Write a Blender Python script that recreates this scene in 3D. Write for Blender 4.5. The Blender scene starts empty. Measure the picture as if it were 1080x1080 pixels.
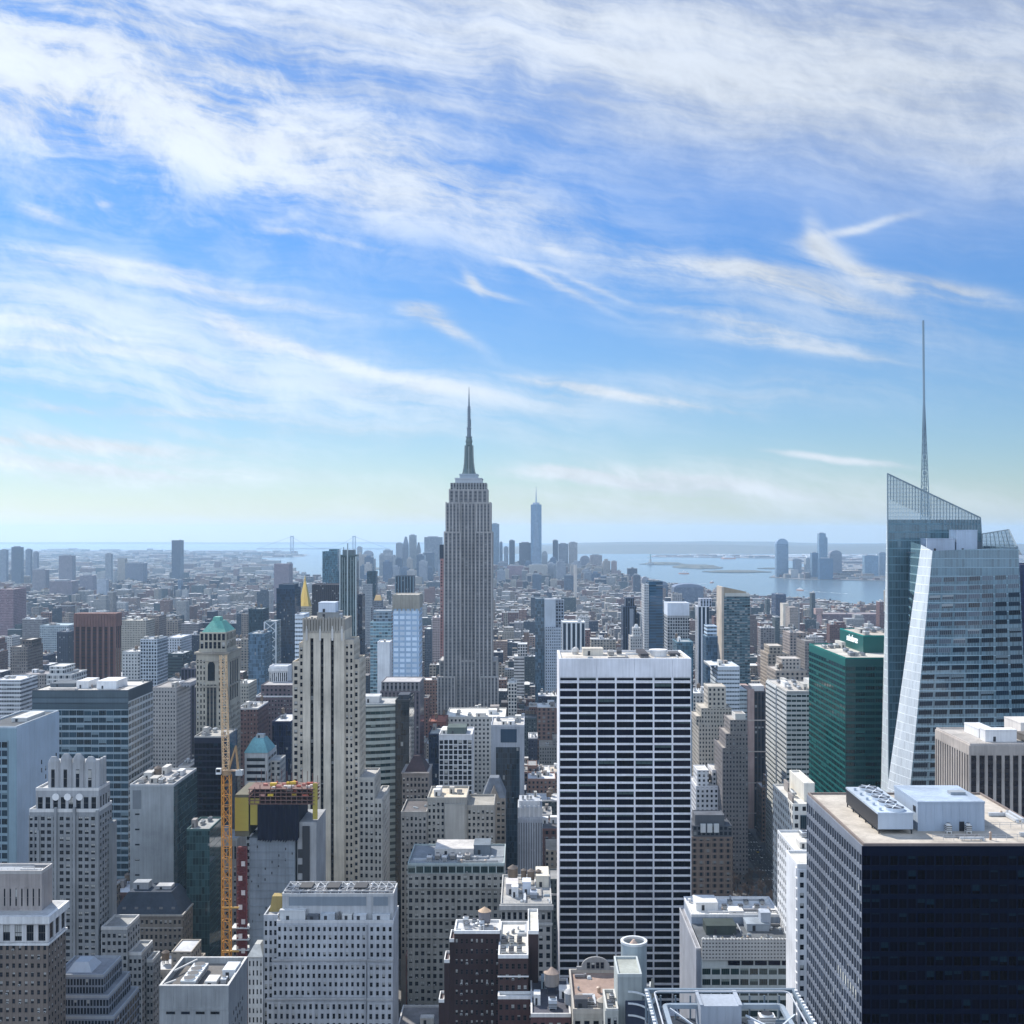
import bpy, bmesh, math, random
from mathutils import Vector, noise as mnoise
R = math.radians
scn = bpy.context.scene
COL = scn.collection
# ---------------------------------------------------------------- camera
F, EX, EY, H = 1200.0, 555.0, 562.0, 260.0      # focal length in photo pixels, vanishing point of the avenues, deck height
cd = bpy.data.cameras.new("camera")
cam = bpy.data.objects.new("camera", cd); COL.objects.link(cam)
cam.location = (0, 0, H); cam.rotation_euler = (R(90), 0, 0)
cd.sensor_width = 36.0; cd.lens = 36.0 * F / 1080.0
cd.shift_x = -(EX - 540.0) / 1080.0
cd.shift_y = (EY - 540.0) / 1080.0
cd.clip_start = 1.0; cd.clip_end = 120000.0
scn.camera = cam
# ---------------------------------------------------------------- exposure / renderer
vs = scn.view_settings
vs.view_transform = 'Standard'; vs.look = 'None'; vs.gamma = 1.0; vs.use_curve_mapping = False
vs.exposure = 0.72
scn.render.engine = 'CYCLES'
cy = scn.cycles
cy.use_denoising = True
try: cy.denoiser = 'OPENIMAGEDENOISE'; cy.denoising_input_passes = 'RGB_ALBEDO_NORMAL'
except Exception: pass
cy.max_bounces = 5; cy.diffuse_bounces = 2; cy.glossy_bounces = 2; cy.transmission_bounces = 2
cy.transparent_max_bounces = 6; cy.volume_bounces = 1
cy.caustics_reflective = False; cy.caustics_refractive = False
cy.sample_clamp_indirect = 6.0
# ---------------------------------------------------------------- sun + sky
SUN_EL, SUN_AZ = 43.0, -36.0       # degrees: elevation, and azimuth from straight ahead (+Y), negative = left
sd = Vector((math.sin(R(SUN_AZ)) * math.cos(R(SUN_EL)), math.cos(R(SUN_AZ)) * math.cos(R(SUN_EL)), math.sin(R(SUN_EL))))
sl = bpy.data.lights.new("sun", 'SUN'); sl.energy = 4.0; sl.angle = R(0.5); sl.color = (1.0, 0.95, 0.87)
sun = bpy.data.objects.new("sun", sl); COL.objects.link(sun)
sun.rotation_euler = (-sd).to_track_quat('-Z', 'Y').to_euler(); sun.location = (-300, 0, 900)

class NT:
    """small node-tree writer"""
    def __init__(s, nt): s.nt = nt
    def n(s, t, **kw):
        nd = s.nt.nodes.new(t)
        for k, v in kw.items(): setattr(nd, k, v)
        return nd
    def link(s, a, b): s.nt.links.new(a, b)
    def _in(s, sock, v):
        if v is None: return
        if isinstance(v, (int, float)): sock.default_value = v
        elif isinstance(v, (tuple, list)): sock.default_value = tuple(v) if len(v) == len(sock.default_value) else tuple(v) + (1.0,)
        else: s.link(v, sock)
    def m(s, op, a, b=None, c=None, clamp=False):
        nd = s.n('ShaderNodeMath', operation=op, use_clamp=clamp)
        for i, v in enumerate((a, b, c)): s._in(nd.inputs[i], v)
        return nd.outputs[0]
    def mixc(s, f, a, b, blend='MIX'):
        nd = s.n('ShaderNodeMix', data_type='RGBA', blend_type=blend)
        s._in(nd.inputs[0], f); s._in(nd.inputs[6], a); s._in(nd.inputs[7], b)
        return nd.outputs[2]
    def ramp(s, v, lo, hi, a=0.0, b=1.0, smooth=True):
        nd = s.n('ShaderNodeMapRange', interpolation_type='SMOOTHSTEP' if smooth else 'LINEAR')
        s._in(nd.inputs[0], v)
        for i, q in enumerate((lo, hi, a, b)): s._in(nd.inputs[1 + i], q)
        return nd.outputs[0]
    def comb(s, x, y, z=0.0):
        nd = s.n('ShaderNodeCombineXYZ')
        for i, v in enumerate((x, y, z)): s._in(nd.inputs[i], v)
        return nd.outputs[0]
    def sep(s, v):
        nd = s.n('ShaderNodeSeparateXYZ'); s.link(v, nd.inputs[0]); return nd.outputs
    def noise(s, vec, scale, detail=4.0, rough=0.5, dist=0.0):
        nd = s.n('ShaderNodeTexNoise'); nd.noise_dimensions = '3D'
        s._in(nd.inputs['Vector'], vec); nd.inputs['Scale'].default_value = scale; nd.inputs['Detail'].default_value = detail
        nd.inputs['Roughness'].default_value = rough; nd.inputs['Distortion'].default_value = dist
        return nd.outputs[0]

w = bpy.data.worlds.new("World"); scn.world = w; w.use_nodes = True
w.node_tree.nodes.clear()
try: w.cycles.sampling_method = 'MANUAL'; w.cycles.sample_map_resolution = 512
except Exception: pass
T = NT(w.node_tree)
out = T.n('ShaderNodeOutputWorld'); bg = T.n('ShaderNodeBackground'); T.link(bg.outputs[0], out.inputs[0])
bg.inputs[1].default_value = 0.068
sky = T.n('ShaderNodeTexSky'); sky.sky_type = 'NISHITA'; sky.sun_disc = False
sky.sun_elevation = R(SUN_EL); sky.sun_rotation = R(SUN_AZ); sky.altitude = 260
sky.air_density = 1.0; sky.dust_density = 0.35; sky.ozone_density = 3.0
tc = T.n('ShaderNodeTexCoord')
dx, dy, dz = T.sep(tc.outputs['Generated'])
ay = T.m('MAXIMUM', T.m('ABSOLUTE', dy), 0.05)
A = T.m('DIVIDE', dx, ay)                     # tangent of bearing
E = T.m('DIVIDE', T.m('MAXIMUM', dz, 0.0), ay)   # tangent of elevation
def ax(px): return (px - EX) / F
def ee(py): return (EY - py) / F
# wandering coordinates shared by all cloud layers
wob = T.noise(T.comb(A, E), 3.0, 3.0, 0.55)
wob2 = T.noise(T.comb(A, E, 7.3), 9.0, 3.0, 0.6)
def warped(k1, k2): return T.m('ADD', E, T.m('ADD', T.m('MULTIPLY', T.m('SUBTRACT', wob, 0.5), k1), T.m('MULTIPLY', T.m('SUBTRACT', wob2, 0.5), k2)))
Ew, Es = warped(0.07, 0.03), warped(0.014, 0.014)
def rot(ang, su, sv, z):
    c, s_ = math.cos(R(ang)), math.sin(R(ang))
    u = T.m('ADD', T.m('MULTIPLY', A, c * su), T.m('MULTIPLY', Ew, -s_ * su))
    v = T.m('ADD', T.m('MULTIPLY', A, s_ * sv), T.m('MULTIPLY', Ew, c * sv))
    return T.comb(u, v, z)
st1 = T.noise(rot(11, 1.8, 15.0, 1.0), 1.0, 10.0, 0.64, 0.15)      # long streaks going down to the right
st2 = T.noise(rot(9, 4.5, 60.0, 4.0), 1.0, 8.0, 0.66, 0.12)        # fine fibres
puff = T.noise(rot(26, 11.0, 19.0, 9.0), 1.0, 10.0, 0.68, 0.25)    # mottled texture
fib = T.m('ADD', T.m('MULTIPLY', st1, 0.5), T.m('MULTIPLY', st2, 0.5))
def blob(px, py, L, Th, ang=0.0, amp=1.0, bend=0.0, EE=None):
    """a soft elongated cloud: centre, half length and half thickness (1/1200 rad), tilt (down to the right), bend"""
    c, s_ = math.cos(R(ang)), math.sin(R(ang))
    da = T.m('SUBTRACT', A, ax(px)); de = T.m('SUBTRACT', Ew if EE is None else EE, ee(py))
    u = T.m('MULTIPLY', T.m('SUBTRACT', T.m('MULTIPLY', da, c), T.m('MULTIPLY', de, s_)), F / L)
    v = T.m('MULTIPLY', T.m('ADD', T.m('MULTIPLY', da, s_), T.m('MULTIPLY', de, c)), F / Th)
    if bend: v = T.m('ADD', v, T.m('MULTIPLY', T.m('MULTIPLY', u, u), bend))
    r2 = T.m('ADD', T.m('MULTIPLY', u, u), T.m('MULTIPLY', v, v))
    return T.m('MULTIPLY', T.m('POWER', 2.718, T.m('MULTIPLY', r2, -1.0)), amp)
def total(lst):
    o = lst[0]
    for q in lst[1:]: o = T.m('ADD', o, q)
    return o
big = total([                                   # broad veils (coverage)
    blob(40, 30, 330, 130, 8, 0.95), blob(230, 130, 320, 56, 16, 0.85), blob(430, 205, 190, 34, 14, 0.6),
    blob(850, -20, 560, 130, 5, .5), blob(1000, 120, 330, 78, 6, 0.35), blob(520, 40, 300, 80, 8, .6),
    blob(40, 320, 300, 62, 5, 0.62), blob(300, 395, 260, 34, 10, 0.42), blob(60, 405, 260, 26, 3, .4),
    blob(90, 482, 170, 22, 3, 1.2), blob(820, 320, 230, 40, 10, 0.40), blob(640, 545, 700, 26, 0, 0.30),
    blob(240, 445, 320, 26, 2, 0.30), blob(760, 420, 300, 22, 0, 0.30), blob(760, 520, 260, 22, 2, .42)])
def wisp(px, py, L, Th, ang=0.0, amp=1.0, bend=0.0): return blob(px, py, L, Th, ang, amp, bend, Es)
small = total([wisp(*q_) for q_ in [            # single wisps
    (770, 284, 90, 8, 7, 1.3, 0.5), (850, 306, 90, 10, 12, .8, .3), (866, 260, 22, 12, 40, 1.1, -.5), (900, 282, 50, 8, 22, 1.1, .3), (970, 300, 90, 9, 9, .9, .3),
    (905, 240, 45, 4, -14, .7), (800, 346, 90, 6, 12, .8, .4), (820, 362, 90, 7, 9, .7, .3), (446, 330, 20, 8, 10, 1.0), (470, 347, 34, 6, 26, 1.0, .3),
    (610, 410, 60, 4.5, 10, 1.1, .3), (690, 424, 70, 4, 7, 1.0, .3), (640, 505, 80, 6, 6, 1.4, .5), (740, 510, 80, 6, 10, 1.4), (600, 500, 30, 4, 8, 1.2),
    (880, 486, 55, 3, 5, 1.2), (500, 300, 14, 5, 50, .9), (515, 308, 26, 3, 16, .7), (575, 292, 60, 4, 28, .6), (620, 300, 40, 3, 24, .5), (70, 466, 130, 7, 3, 1.5),
    (110, 492, 130, 6, 3, 1.3), (45, 222, 24, 6, 18, 0.7), (110, 212, 8, 3, 0, .5), (350, 252, 50, 3, 12, 0.6), (300, 244, 16, 3, 14, .5), (250, 345, 40, 9, 30, .8), (330, 372, 90, 6, 18, .9), (430, 400, 110, 6, 12, .8),
    (130, 432, 90, 4, 2, .6), (190, 300, 150, 6, 10, .7), (120, 275, 130, 6, 9, .6), (585, 262, 20, 5, 18, .5), (60, 366, 140, 6, 5, .6), (60, 345, 100, 6, 8, .5)]])
tex = T.m('ADD', T.m('MULTIPLY', fib, 0.7), T.m('MULTIPLY', puff, 0.3))
d1 = T.m('MULTIPLY', big, T.ramp(tex, 0.40, 0.60, 0.08, 1.6, True))
veil = T.m('MULTIPLY', T.m('ADD', blob(900, 20, 520, 135, 5, 1.0), blob(1010, 130, 300, 70, 6, .7)), T.ramp(st1, .3, .7, .6, 1.1))     # smooth high veil, upper right
d1 = T.m('ADD', d1, veil)
pf = T.m('MULTIPLY', blob(110, 105, 300, 75, 14, 1.1), T.ramp(puff, 0.42, 0.62, 0.0, 1.0))      # mottled bright patch
d2 = T.m('MULTIPLY', small, T.ramp(T.m('ADD', T.m('MULTIPLY', st2, .55), T.m('MULTIPLY', puff, .45)), 0.36, 0.60, 0.25, 2.0, True))
thin = T.m('MULTIPLY', T.ramp(fib, 0.52, 0.70, 0.0, 0.12, True), T.ramp(E, 0.0, 0.05))
dens = T.m('ADD', T.m('ADD', T.m('ADD', d1, pf), d2), thin)
cover = T.m('SUBTRACT', 1.0, T.m('POWER', 2.718, T.m('MULTIPLY', dens, -1.0)))
cover = T.m('MINIMUM', cover, 0.88)
north = T.ramp(dy, -0.25, 0.05, 1.0, 0.0)         # unseen bright veil added behind the deck as fill for shaded north faces
cover = T.m('MAXIMUM', cover, T.m('MULTIPLY', north, 0.85))
lit = T.ramp(T.m('ADD', T.m('MULTIPLY', puff, 0.5), T.m('MULTIPLY', st1, .5)), 0.34, 0.64, 0.72, 1.05)
side = T.ramp(A, -0.45, 0.45, 1.06, 0.88)       # thinner, brighter cloud on the sun's side
cl = T.n('ShaderNodeVectorMath', operation='SCALE'); T.link(T.mixc(north, (7.8, 8.4, 9.1), (6.4, 7.8, 10.0)), cl.inputs[0])
T.link(T.m('MULTIPLY', T.m('MULTIPLY', lit, side), T.m('ADD', 1.0, T.m('MULTIPLY', north, 0.68))), cl.inputs['Scale'])
blue = T.mixc(T.ramp(E, 0.0, 0.30, 0.0, 1.0, False), (0.76, 0.81, 0.81), (0.38, 0.75, 1.16))     # a clear cold day's deeper blue overhead
skyc = T.mixc(1.0, sky.outputs[0], blue, 'MULTIPLY')
T.link(T.mixc(cover, skyc, cl.outputs[0]), bg.inputs[0])
HAZE_D, HAZE_COL = 4.2e-5, (.52, .75, 1.0)
# ================================================================ helpers
def X(px, Y): return (px - EX) * Y / F
def Z(py, Y): return H - (py - EY) * Y / F
def PX(x, Y): return EX + x * F / Y
def PY(z, Y): return EY + (H - z) * F / Y
MATS = {}
def newmat(name):
    m = bpy.data.materials.new(name); m.use_nodes = True; m.node_tree.nodes.clear()
    t = NT(m.node_tree); o = t.n('ShaderNodeOutputMaterial'); p = t.n('ShaderNodeBsdfPrincipled')
    t.link(p.outputs[0], o.inputs[0]); MATS[name] = m
    return m, t, p
def objcol(t, src):
    if src == 'attr':
        a = t.n('ShaderNodeAttribute'); a.attribute_name = 'Col'; return a.outputs['Color']
    return t.n('ShaderNodeObjectInfo').outputs['Color']
def worn(t, col, amt=0.22, streak=True, scale=0.06):
    """procedural wear: blotches plus rain streaks, in metres"""
    g = t.n('ShaderNodeNewGeometry').outputs['Position']
    n1 = t.noise(g, scale, 5.0, 0.6)
    f = t.ramp(n1, 0.25, 0.75, 1.0 - amt, 1.0 + amt * 0.55, False)
    if streak:
        mp = t.n('ShaderNodeMapping'); t.link(g, mp.inputs[0]); mp.inputs['Scale'].default_value = (1.1, 1.1, 0.05)
        n2 = t.noise(mp.outputs[0], 0.9, 3.0, 0.6)
        f = t.m('MULTIPLY', f, t.ramp(n2, 0.3, 0.7, 1.0 - amt * 0.6, 1.0 + amt * 0.3, False))
    v = t.n('ShaderNodeVectorMath', operation='SCALE'); t._in(v.inputs[0], col); t.link(f, v.inputs['Scale'])
    return v.outputs[0]
def mat_plain(name, rough=0.8, amt=0.22, streak=True, metal=0.0, src='obj', scale=0.06, spec=0.3):
    m, t, p = newmat(name)
    t._in(p.inputs['Base Color'], worn(t, objcol(t, src), amt, streak, scale))
    p.inputs['Roughness'].default_value = rough; p.inputs['Metallic'].default_value = metal
    p.inputs['Specular IOR Level'].default_value = spec
    return m
mat_plain('plain'); mat_plain('plain_dull', 0.7, .15, spec=.06); mat_plain('stone', 0.85, 0.32); mat_plain('metal', 0.45, 0.15, True, 0.0, spec=.5)
mat_plain('copper', 0.6, 0.35, True)
mat_plain('steel', 0.4, 0.12, False, 0.6); mat_plain('gold', 0.35, 0.15, False, 0.75)
def mat_roof(name, src='obj'):
    m, t, p = newmat(name)
    g = t.n('ShaderNodeNewGeometry').outputs['Position']
    c = objcol(t, src)
    n1 = t.noise(g, 0.10, 6.0, 0.62, 0.4); n2 = t.noise(g, 0.9, 4.0, 0.6)
    f = t.m('MULTIPLY', t.ramp(n1, 0.28, 0.72, 0.62, 1.18, False), t.ramp(n2, 0.25, 0.75, 0.84, 1.12, False))
    v = t.n('ShaderNodeVectorMath', operation='SCALE'); t._in(v.inputs[0], c); t.link(f, v.inputs['Scale'])
    t.link(v.outputs[0], p.inputs['Base Color']); p.inputs['Roughness'].default_value = 0.9
    p.inputs['Specular IOR Level'].default_value = 0.2
mat_roof('roof'); mat_roof('roof_attr', 'attr')
def mat_facade(name, pu, pv, wu, wv, glass=(0.010, 0.015, 0.024), blind=0.22, src='obj', sill=0.0, mull=0, gr=0.10, spand=None, tint=False, var=0.5, off=0.0, spec=0.2):
    """a wall with window openings laid out in metres (UV): pitch pu x pv, opening share wu x wv; the wall takes the object's colour"""
    m, t, p = newmat(name)
    uv = t.n('ShaderNodeUVMap').outputs[0]
    s = t.sep(uv); oi = t.n('ShaderNodeObjectInfo')
    u = t.m('DIVIDE', s[0], pu); v = t.m('ADD', t.m('DIVIDE', s[1], pv), off)
    fu, fv = t.m('FRACT', u), t.m('FRACT', v); iu, iv = t.m('FLOOR', u), t.m('FLOOR', v)
    inu = 1.0 if wu >= 1 else t.m('LESS_THAN', t.m('ABSOLUTE', t.m('SUBTRACT', fu, 0.5)), wu / 2)
    inv = 1.0 if wv >= 1 else t.m('LESS_THAN', t.m('ABSOLUTE', t.m('SUBTRACT', fv, 0.5)), wv / 2)
    mask = t.m('MULTIPLY', inu, inv)
    if mull:                                   # mullions splitting the opening
        fm = t.m('FRACT', t.m('MULTIPLY', u, mull)); mask = t.m('MULTIPLY', mask, t.m('GREATER_THAN', t.m('ABSOLUTE', t.m('SUBTRACT', fm, 0.5)), 0.10))
    wn = t.n('ShaderNodeTexWhiteNoise'); wn.noise_dimensions = '3D'
    t.link(t.comb(iu, iv, t.m('MULTIPLY', oi.outputs['Random'], 97.0)), wn.inputs['Vector'])
    r = wn.outputs['Value']
    wn2 = t.n('ShaderNodeTexWhiteNoise'); wn2.noise_dimensions = '3D'
    t.link(t.comb(iu, iv, t.m('ADD', t.m('MULTIPLY', oi.outputs['Random'], 31.0), 5.5)), wn2.inputs['Vector'])
    base = objcol(t, src)
    wall = worn(t, base, 0.20)
    g0 = t.mixc(1.0, base, glass, 'MULTIPLY') if tint else glass
    gv = t.n('ShaderNodeVectorMath', operation='SCALE'); t._in(gv.inputs[0], g0); t.link(t.ramp(r, 0, 1, 1 - var, 1 + var, False), gv.inputs['Scale'])
    # blinds pulled part of the way down in some openings
    hgt = t.m('DIVIDE', t.m('ADD', t.m('SUBTRACT', fv, 0.5), wv / 2), wv)
    bl = t.m('MULTIPLY', t.m('LESS_THAN', wn2.outputs['Value'], blind), t.m('GREATER_THAN', hgt, t.m('MULTIPLY', r, 0.9)))
    gl = t.mixc(t.m('MULTIPLY', bl, 0.75), gv.outputs[0], (0.30, 0.31, 0.31))
    if spand is not None:                      # darker spandrel between windows in a strip
        isw = t.m('LESS_THAN', fv, spand[0]); sc = t.n('ShaderNodeVectorMath', operation='SCALE'); t._in(sc.inputs[0], base); sc.inputs['Scale'].default_value = spand[1]
        gl = t.mixc(isw, sc.outputs[0], gl)
    t.link(t.mixc(mask, wall, gl), p.inputs['Base Color'])
    t.link(t.ramp(mask, 0, 1, 0.8, gr, False), p.inputs['Roughness'])
    t.link(t.ramp(mask, 0, 1, 0.2, spec, False), p.inputs['Specular IOR Level'])
    if not tint:                               # openings sit back from the wall
        b = t.n('ShaderNodeBump'); b.inputs['Strength'].default_value = 0.6; b.inputs['Distance'].default_value = 0.25
        t.link(t.m('SUBTRACT', 1.0, mask), b.inputs['Height']); t.link(b.outputs[0], p.inputs['Normal'])
    return m
for sfx, src in (('', 'obj'), ('_attr', 'attr')):
    mat_facade('punch' + sfx, 3.4, 3.7, 0.46, 0.52, src=src)
    mat_facade('loft' + sfx, 4.6, 4.0, 0.70, 0.60, src=src, mull=2)
    mat_facade('fine' + sfx, 2.4, 3.3, 0.44, 0.50, src=src)
mat_facade('ribbon', 6.0, 3.8, 1.0, 0.50, mull=4); mat_facade('ribbon_thin', 7.0, 3.7, 1.0, 0.38, mull=5, glass=(0.03, 0.05, 0.06))
mat_facade('strip', 3.2, 3.8, 0.52, 1.0, spand=(0.60, 0.42)); mat_facade('strip_dark', 3.0, 3.8, 0.62, 1.0, spand=(0.62, 0.30), blind=0.1)
mat_facade('grid', 3.0, 3.7, 0.66, 0.66); mat_facade('grid_big', 5.2, 4.1, 0.80, 0.62, mull=2)
mat_facade('glass', 1.6, 3.9, 0.90, 0.93, glass=(0.42, 0.46, 0.50), tint=True, blind=0.015, gr=0.06, var=0.6, spec=0.45)
mat_facade('glass_band', 1.6, 3.9, 0.94, 0.66, glass=(0.25, 0.30, 0.36), tint=True, blind=0.12, gr=0.06, var=0.5, spec=0.9)
mat_facade('glass_mix', 3.0, 3.3, 0.92, 0.72, glass=(0.30, 0.33, 0.36), tint=True, blind=0.42, gr=0.12, var=0.8, spec=0.7)
# a single pane with frame, meeting rail and a blind; UV runs 0..1 over the pane
def mat_pane(name, glass=(0.004, 0.007, 0.014), frame=(0.07, 0.07, 0.07), blind=0.30, nx=1, rail=True, gr=0.08, blindc=(0.42, 0.42, 0.40), fw=0.07, spec=0.10, var=.6):
    m, t, p = newmat(name)
    s = t.sep(t.n('ShaderNodeUVMap').outputs[0]); oi = t.n('ShaderNodeObjectInfo'); ge = t.n('ShaderNodeNewGeometry')
    r = t.m('FRACT', t.m('ADD', oi.outputs['Random'], ge.outputs['Random Per Island']))
    r2 = t.m('FRACT', t.m('MULTIPLY', r, 17.31)); r3 = t.m('FRACT', t.m('MULTIPLY', r, 53.7))
    fu = t.m('FRACT', t.m('MULTIPLY', s[0], nx))
    eu = t.m('GREATER_THAN', t.m('ABSOLUTE', t.m('SUBTRACT', fu, 0.5)), 0.5 - fw)
    ev = t.m('GREATER_THAN', t.m('ABSOLUTE', t.m('SUBTRACT', s[1], 0.5)), 0.5 - fw * 0.6)
    fr = t.m('MAXIMUM', eu, ev)
    if rail: fr = t.m('MAXIMUM', fr, t.m('LESS_THAN', t.m('ABSOLUTE', t.m('SUBTRACT', s[1], 0.5)), 0.03))
    gv = t.n('ShaderNodeVectorMath', operation='SCALE'); gv.inputs[0].default_value = glass; t.link(t.ramp(r3, 0, 1, 1 - var, 1 + var, False), gv.inputs['Scale'])
    bl = t.m('MULTIPLY', t.m('LESS_THAN', r2, blind), t.m('GREATER_THAN', s[1], t.m('ADD', t.m('MULTIPLY', r3, 0.7), 0.25)))
    c = t.mixc(bl, gv.outputs[0], blindc); c = t.mixc(fr, c, frame)
    t.link(c, p.inputs['Base Color']); t.link(t.ramp(t.m('MAXIMUM', fr, t.m('MULTIPLY', bl, .6)), 0, 1, gr, 0.6, False), p.inputs['Roughness'])
    p.inputs['Specular IOR Level'].default_value = spec
    return m
mat_pane('pane'); mat_pane('pane_office', (0.002, 0.0025, 0.010), (0.008, 0.009, 0.016), 0.11, 3, False, fw=0.03, blindc=(.045, .07, .07), var=.7, spec=.08)
mat_pane('pane_navy', (0.0008, 0.001, 0.005), (0.002, 0.003, 0.012), 0.20, 2, False, blindc=(0.005, 0.018, 0.03), fw=0.05, spec=.06, gr=.2)
mat_pane('pane_side', (0.006, 0.009, 0.018), (0.03, 0.04, 0.05), 0.06, 2, False, fw=.06)
mat_pane('pane_teal', (0.0, 0.022, 0.024), (0.0, 0.05, 0.047), 0.08, 4, False, blindc=(.01, .09, .085), fw=.06, gr=.06, spec=.35, var=.8)
mat_pane('pane_pair', nx=2, blind=0.45, fw=0.09); mat_pane('pane_blue', (0.012, 0.032, 0.048), (0.05, 0.09, 0.11), 0.14, 4, False, fw=.05, blindc=(.13, .19, .22), spec=.45, var=.7)
mat_pane('pane_green', (0.010, 0.024, 0.025), (0.05, 0.08, 0.075), 0.16, 4, False, fw=.05, blindc=(.15, .19, .18), spec=.4, var=.7)
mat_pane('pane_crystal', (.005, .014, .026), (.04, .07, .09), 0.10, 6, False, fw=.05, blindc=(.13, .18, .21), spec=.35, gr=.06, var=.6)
mat_pane('pane_frit_sheen', (0.055, 0.075, 0.10), (0.20, 0.25, 0.28), 0.15, 6, False, fw=.06, blindc=(.24, .28, .3), spec=1.0, gr=.05, var=.7)

class MB:
    """collects quads with UVs in metres; build() links them as one mesh object"""
    def __init__(s): s.v = []; s.f = []; s.uv = []; s.mi = []; s.col = []
    def quad(s, pts, uv=None, mi=0, col=None):
        i = len(s.v); s.v.extend(pts); k = len(pts); s.f.append(tuple(range(i, i + k)))
        s.uv.extend(uv if uv else [(0, 0)] * k); s.mi.append(mi)
        if col is not None: s.col.append((col, k))
    def box(s, x0, x1, y0, y1, z0, z1, mi=0, mt=None, bottom=False, unit=False, col=None, colt=None, sides='NSLR', u0=0.0):
        mt = mi if mt is None else mt; i = len(s.v)
        s.v.extend([(x0, y0, z0), (x1, y0, z0), (x1, y1, z0), (x0, y1, z0), (x0, y0, z1), (x1, y0, z1), (x1, y1, z1), (x0, y1, z1)])
        def add(q, w, za, zb, m, c):
            s.f.append(q); s.mi.append(m)
            s.uv.extend([(0, 0), (1, 0), (1, 1), (0, 1)] if unit else [(u0, za), (u0 + w, za), (u0 + w, zb), (u0, zb)])
            if c is not None: s.col.append((c, 4))
        if 'N' in sides: add((i, i + 1, i + 5, i + 4), x1 - x0, z0, z1, mi, col)
        if 'R' in sides: add((i + 1, i + 2, i + 6, i + 5), y1 - y0, z0, z1, mi, col)
        if 'S' in sides: add((i + 2, i + 3, i + 7, i + 6), x1 - x0, z0, z1, mi, col)
        if 'L' in sides: add((i + 3, i, i + 4, i + 7), y1 - y0, z0, z1, mi, col)
        add((i + 4, i + 5, i + 6, i + 7), x1 - x0, 0, y1 - y0, mt, colt if colt is not None else col)
        if bottom: add((i + 3, i + 2, i + 1, i), x1 - x0, 0, y1 - y0, mi, col)
    def prism(s, poly, z0, z1, mi=0, mt=None, top=True, scale=1.0, bottom=False):
        """vertical prism over a polygon (counter-clockwise), optionally tapering about its centre"""
        mt = mi if mt is None else mt; n = len(poly)
        cx = sum(p[0] for p in poly) / n; cy_ = sum(p[1] for p in poly) / n
        tp = [(cx + (p[0] - cx) * scale, cy_ + (p[1] - cy_) * scale) for p in poly]
        d = 0.0
        for k in range(n):
            a, b = poly[k], poly[(k + 1) % n]; c, e = tp[k], tp[(k + 1) % n]
            L = math.hypot(b[0] - a[0], b[1] - a[1])
            if scale > 0: s.quad([(a[0], a[1], z0), (b[0], b[1], z0), (e[0], e[1], z1), (c[0], c[1], z1)], [(d, z0), (d + L, z0), (d + L, z1), (d, z1)], mi)
            else: s.quad([(a[0], a[1], z0), (b[0], b[1], z0), (cx, cy_, z1)], [(d, z0), (d + L, z0), (d + L / 2, z1)], mi)
            d += L
        if top and scale > 0: s.quad([(p[0], p[1], z1) for p in tp], [(p[0], p[1]) for p in tp], mt)
        if bottom: s.quad([(p[0], p[1], z0) for p in reversed(poly)], None, mi)
    def cyl(s, cx, cy_, z0, z1, r, n=14, mi=0, mt=None, r2=None, bottom=False):
        s.prism([(cx + r * math.cos(2 * math.pi * k / n), cy_ + r * math.sin(2 * math.pi * k / n)) for k in range(n)], z0, z1, mi, mt, True, 1.0 if r2 is None else r2 / r, bottom)
    def bar(s, p, q, w, mi=0):
        """square bar between two points"""
        p, q = Vector(p), Vector(q); d = (q - p); L = d.length
        if L < 1e-6: return
        d.normalize(); up = Vector((0, 0, 1)) if abs(d.z) < 0.9 else Vector((1, 0, 0))
        a = d.cross(up).normalized() * w / 2; b = d.cross(a).normalized() * w / 2
        i = len(s.v)
        for c in (p, q):
            for sa, sb in ((-1, -1), (1, -1), (1, 1), (-1, 1)): s.v.append(tuple(c + a * sa + b * sb))
        for q4 in ((0, 1, 5, 4), (1, 2, 6, 5), (2, 3, 7, 6), (3, 0, 4, 7), (4, 5, 6, 7), (3, 2, 1, 0)):
            s.f.append(tuple(i + k for k in q4)); s.mi.append(mi); s.uv.extend([(0, 0), (w, 0), (w, L), (0, L)])
    def build(s, name, mats, parent=None, col=None, kind=None, label=None, loc=None, smooth=False):
        me = bpy.data.meshes.new(name)
        o = Vector(parent.location) if parent is not None else Vector(loc or (0, 0, 0))
        if parent is not None and parent.parent is not None: o = o + Vector(parent.parent.location)
        if parent is not None and parent.parent is not None and parent.parent.parent is not None: o = o + Vector(parent.parent.parent.location)
        me.from_pydata([(v[0] - o.x, v[1] - o.y, v[2] - o.z) for v in s.v], [], s.f)
        ul = me.uv_layers.new(name='UVMap')
        flat = [c for p in s.uv for c in p]
        ul.data.foreach_set('uv', flat)
        me.polygons.foreach_set('material_index', s.mi)
        if s.col:
            ca = me.color_attributes.new('Col', 'FLOAT_COLOR', 'CORNER'); buf = []
            for c, k in s.col: buf.extend((c[0], c[1], c[2], 1.0) * k)
            ca.data.foreach_set('color', buf)
        if isinstance(mats, str): mats = [mats]
        for m in mats: me.materials.append(MATS[m])
        if smooth: me.polygons.foreach_set('use_smooth', [True] * len(me.polygons))
        me.update()
        ob = bpy.data.objects.new(name, me); COL.objects.link(ob)
        if parent is not None: ob.parent = parent
        elif loc: ob.location = loc
        if col: ob.color = (col[0], col[1], col[2], 1.0)
        if kind: ob['kind'] = kind
        if label: ob['label'] = label
        return ob
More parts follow.
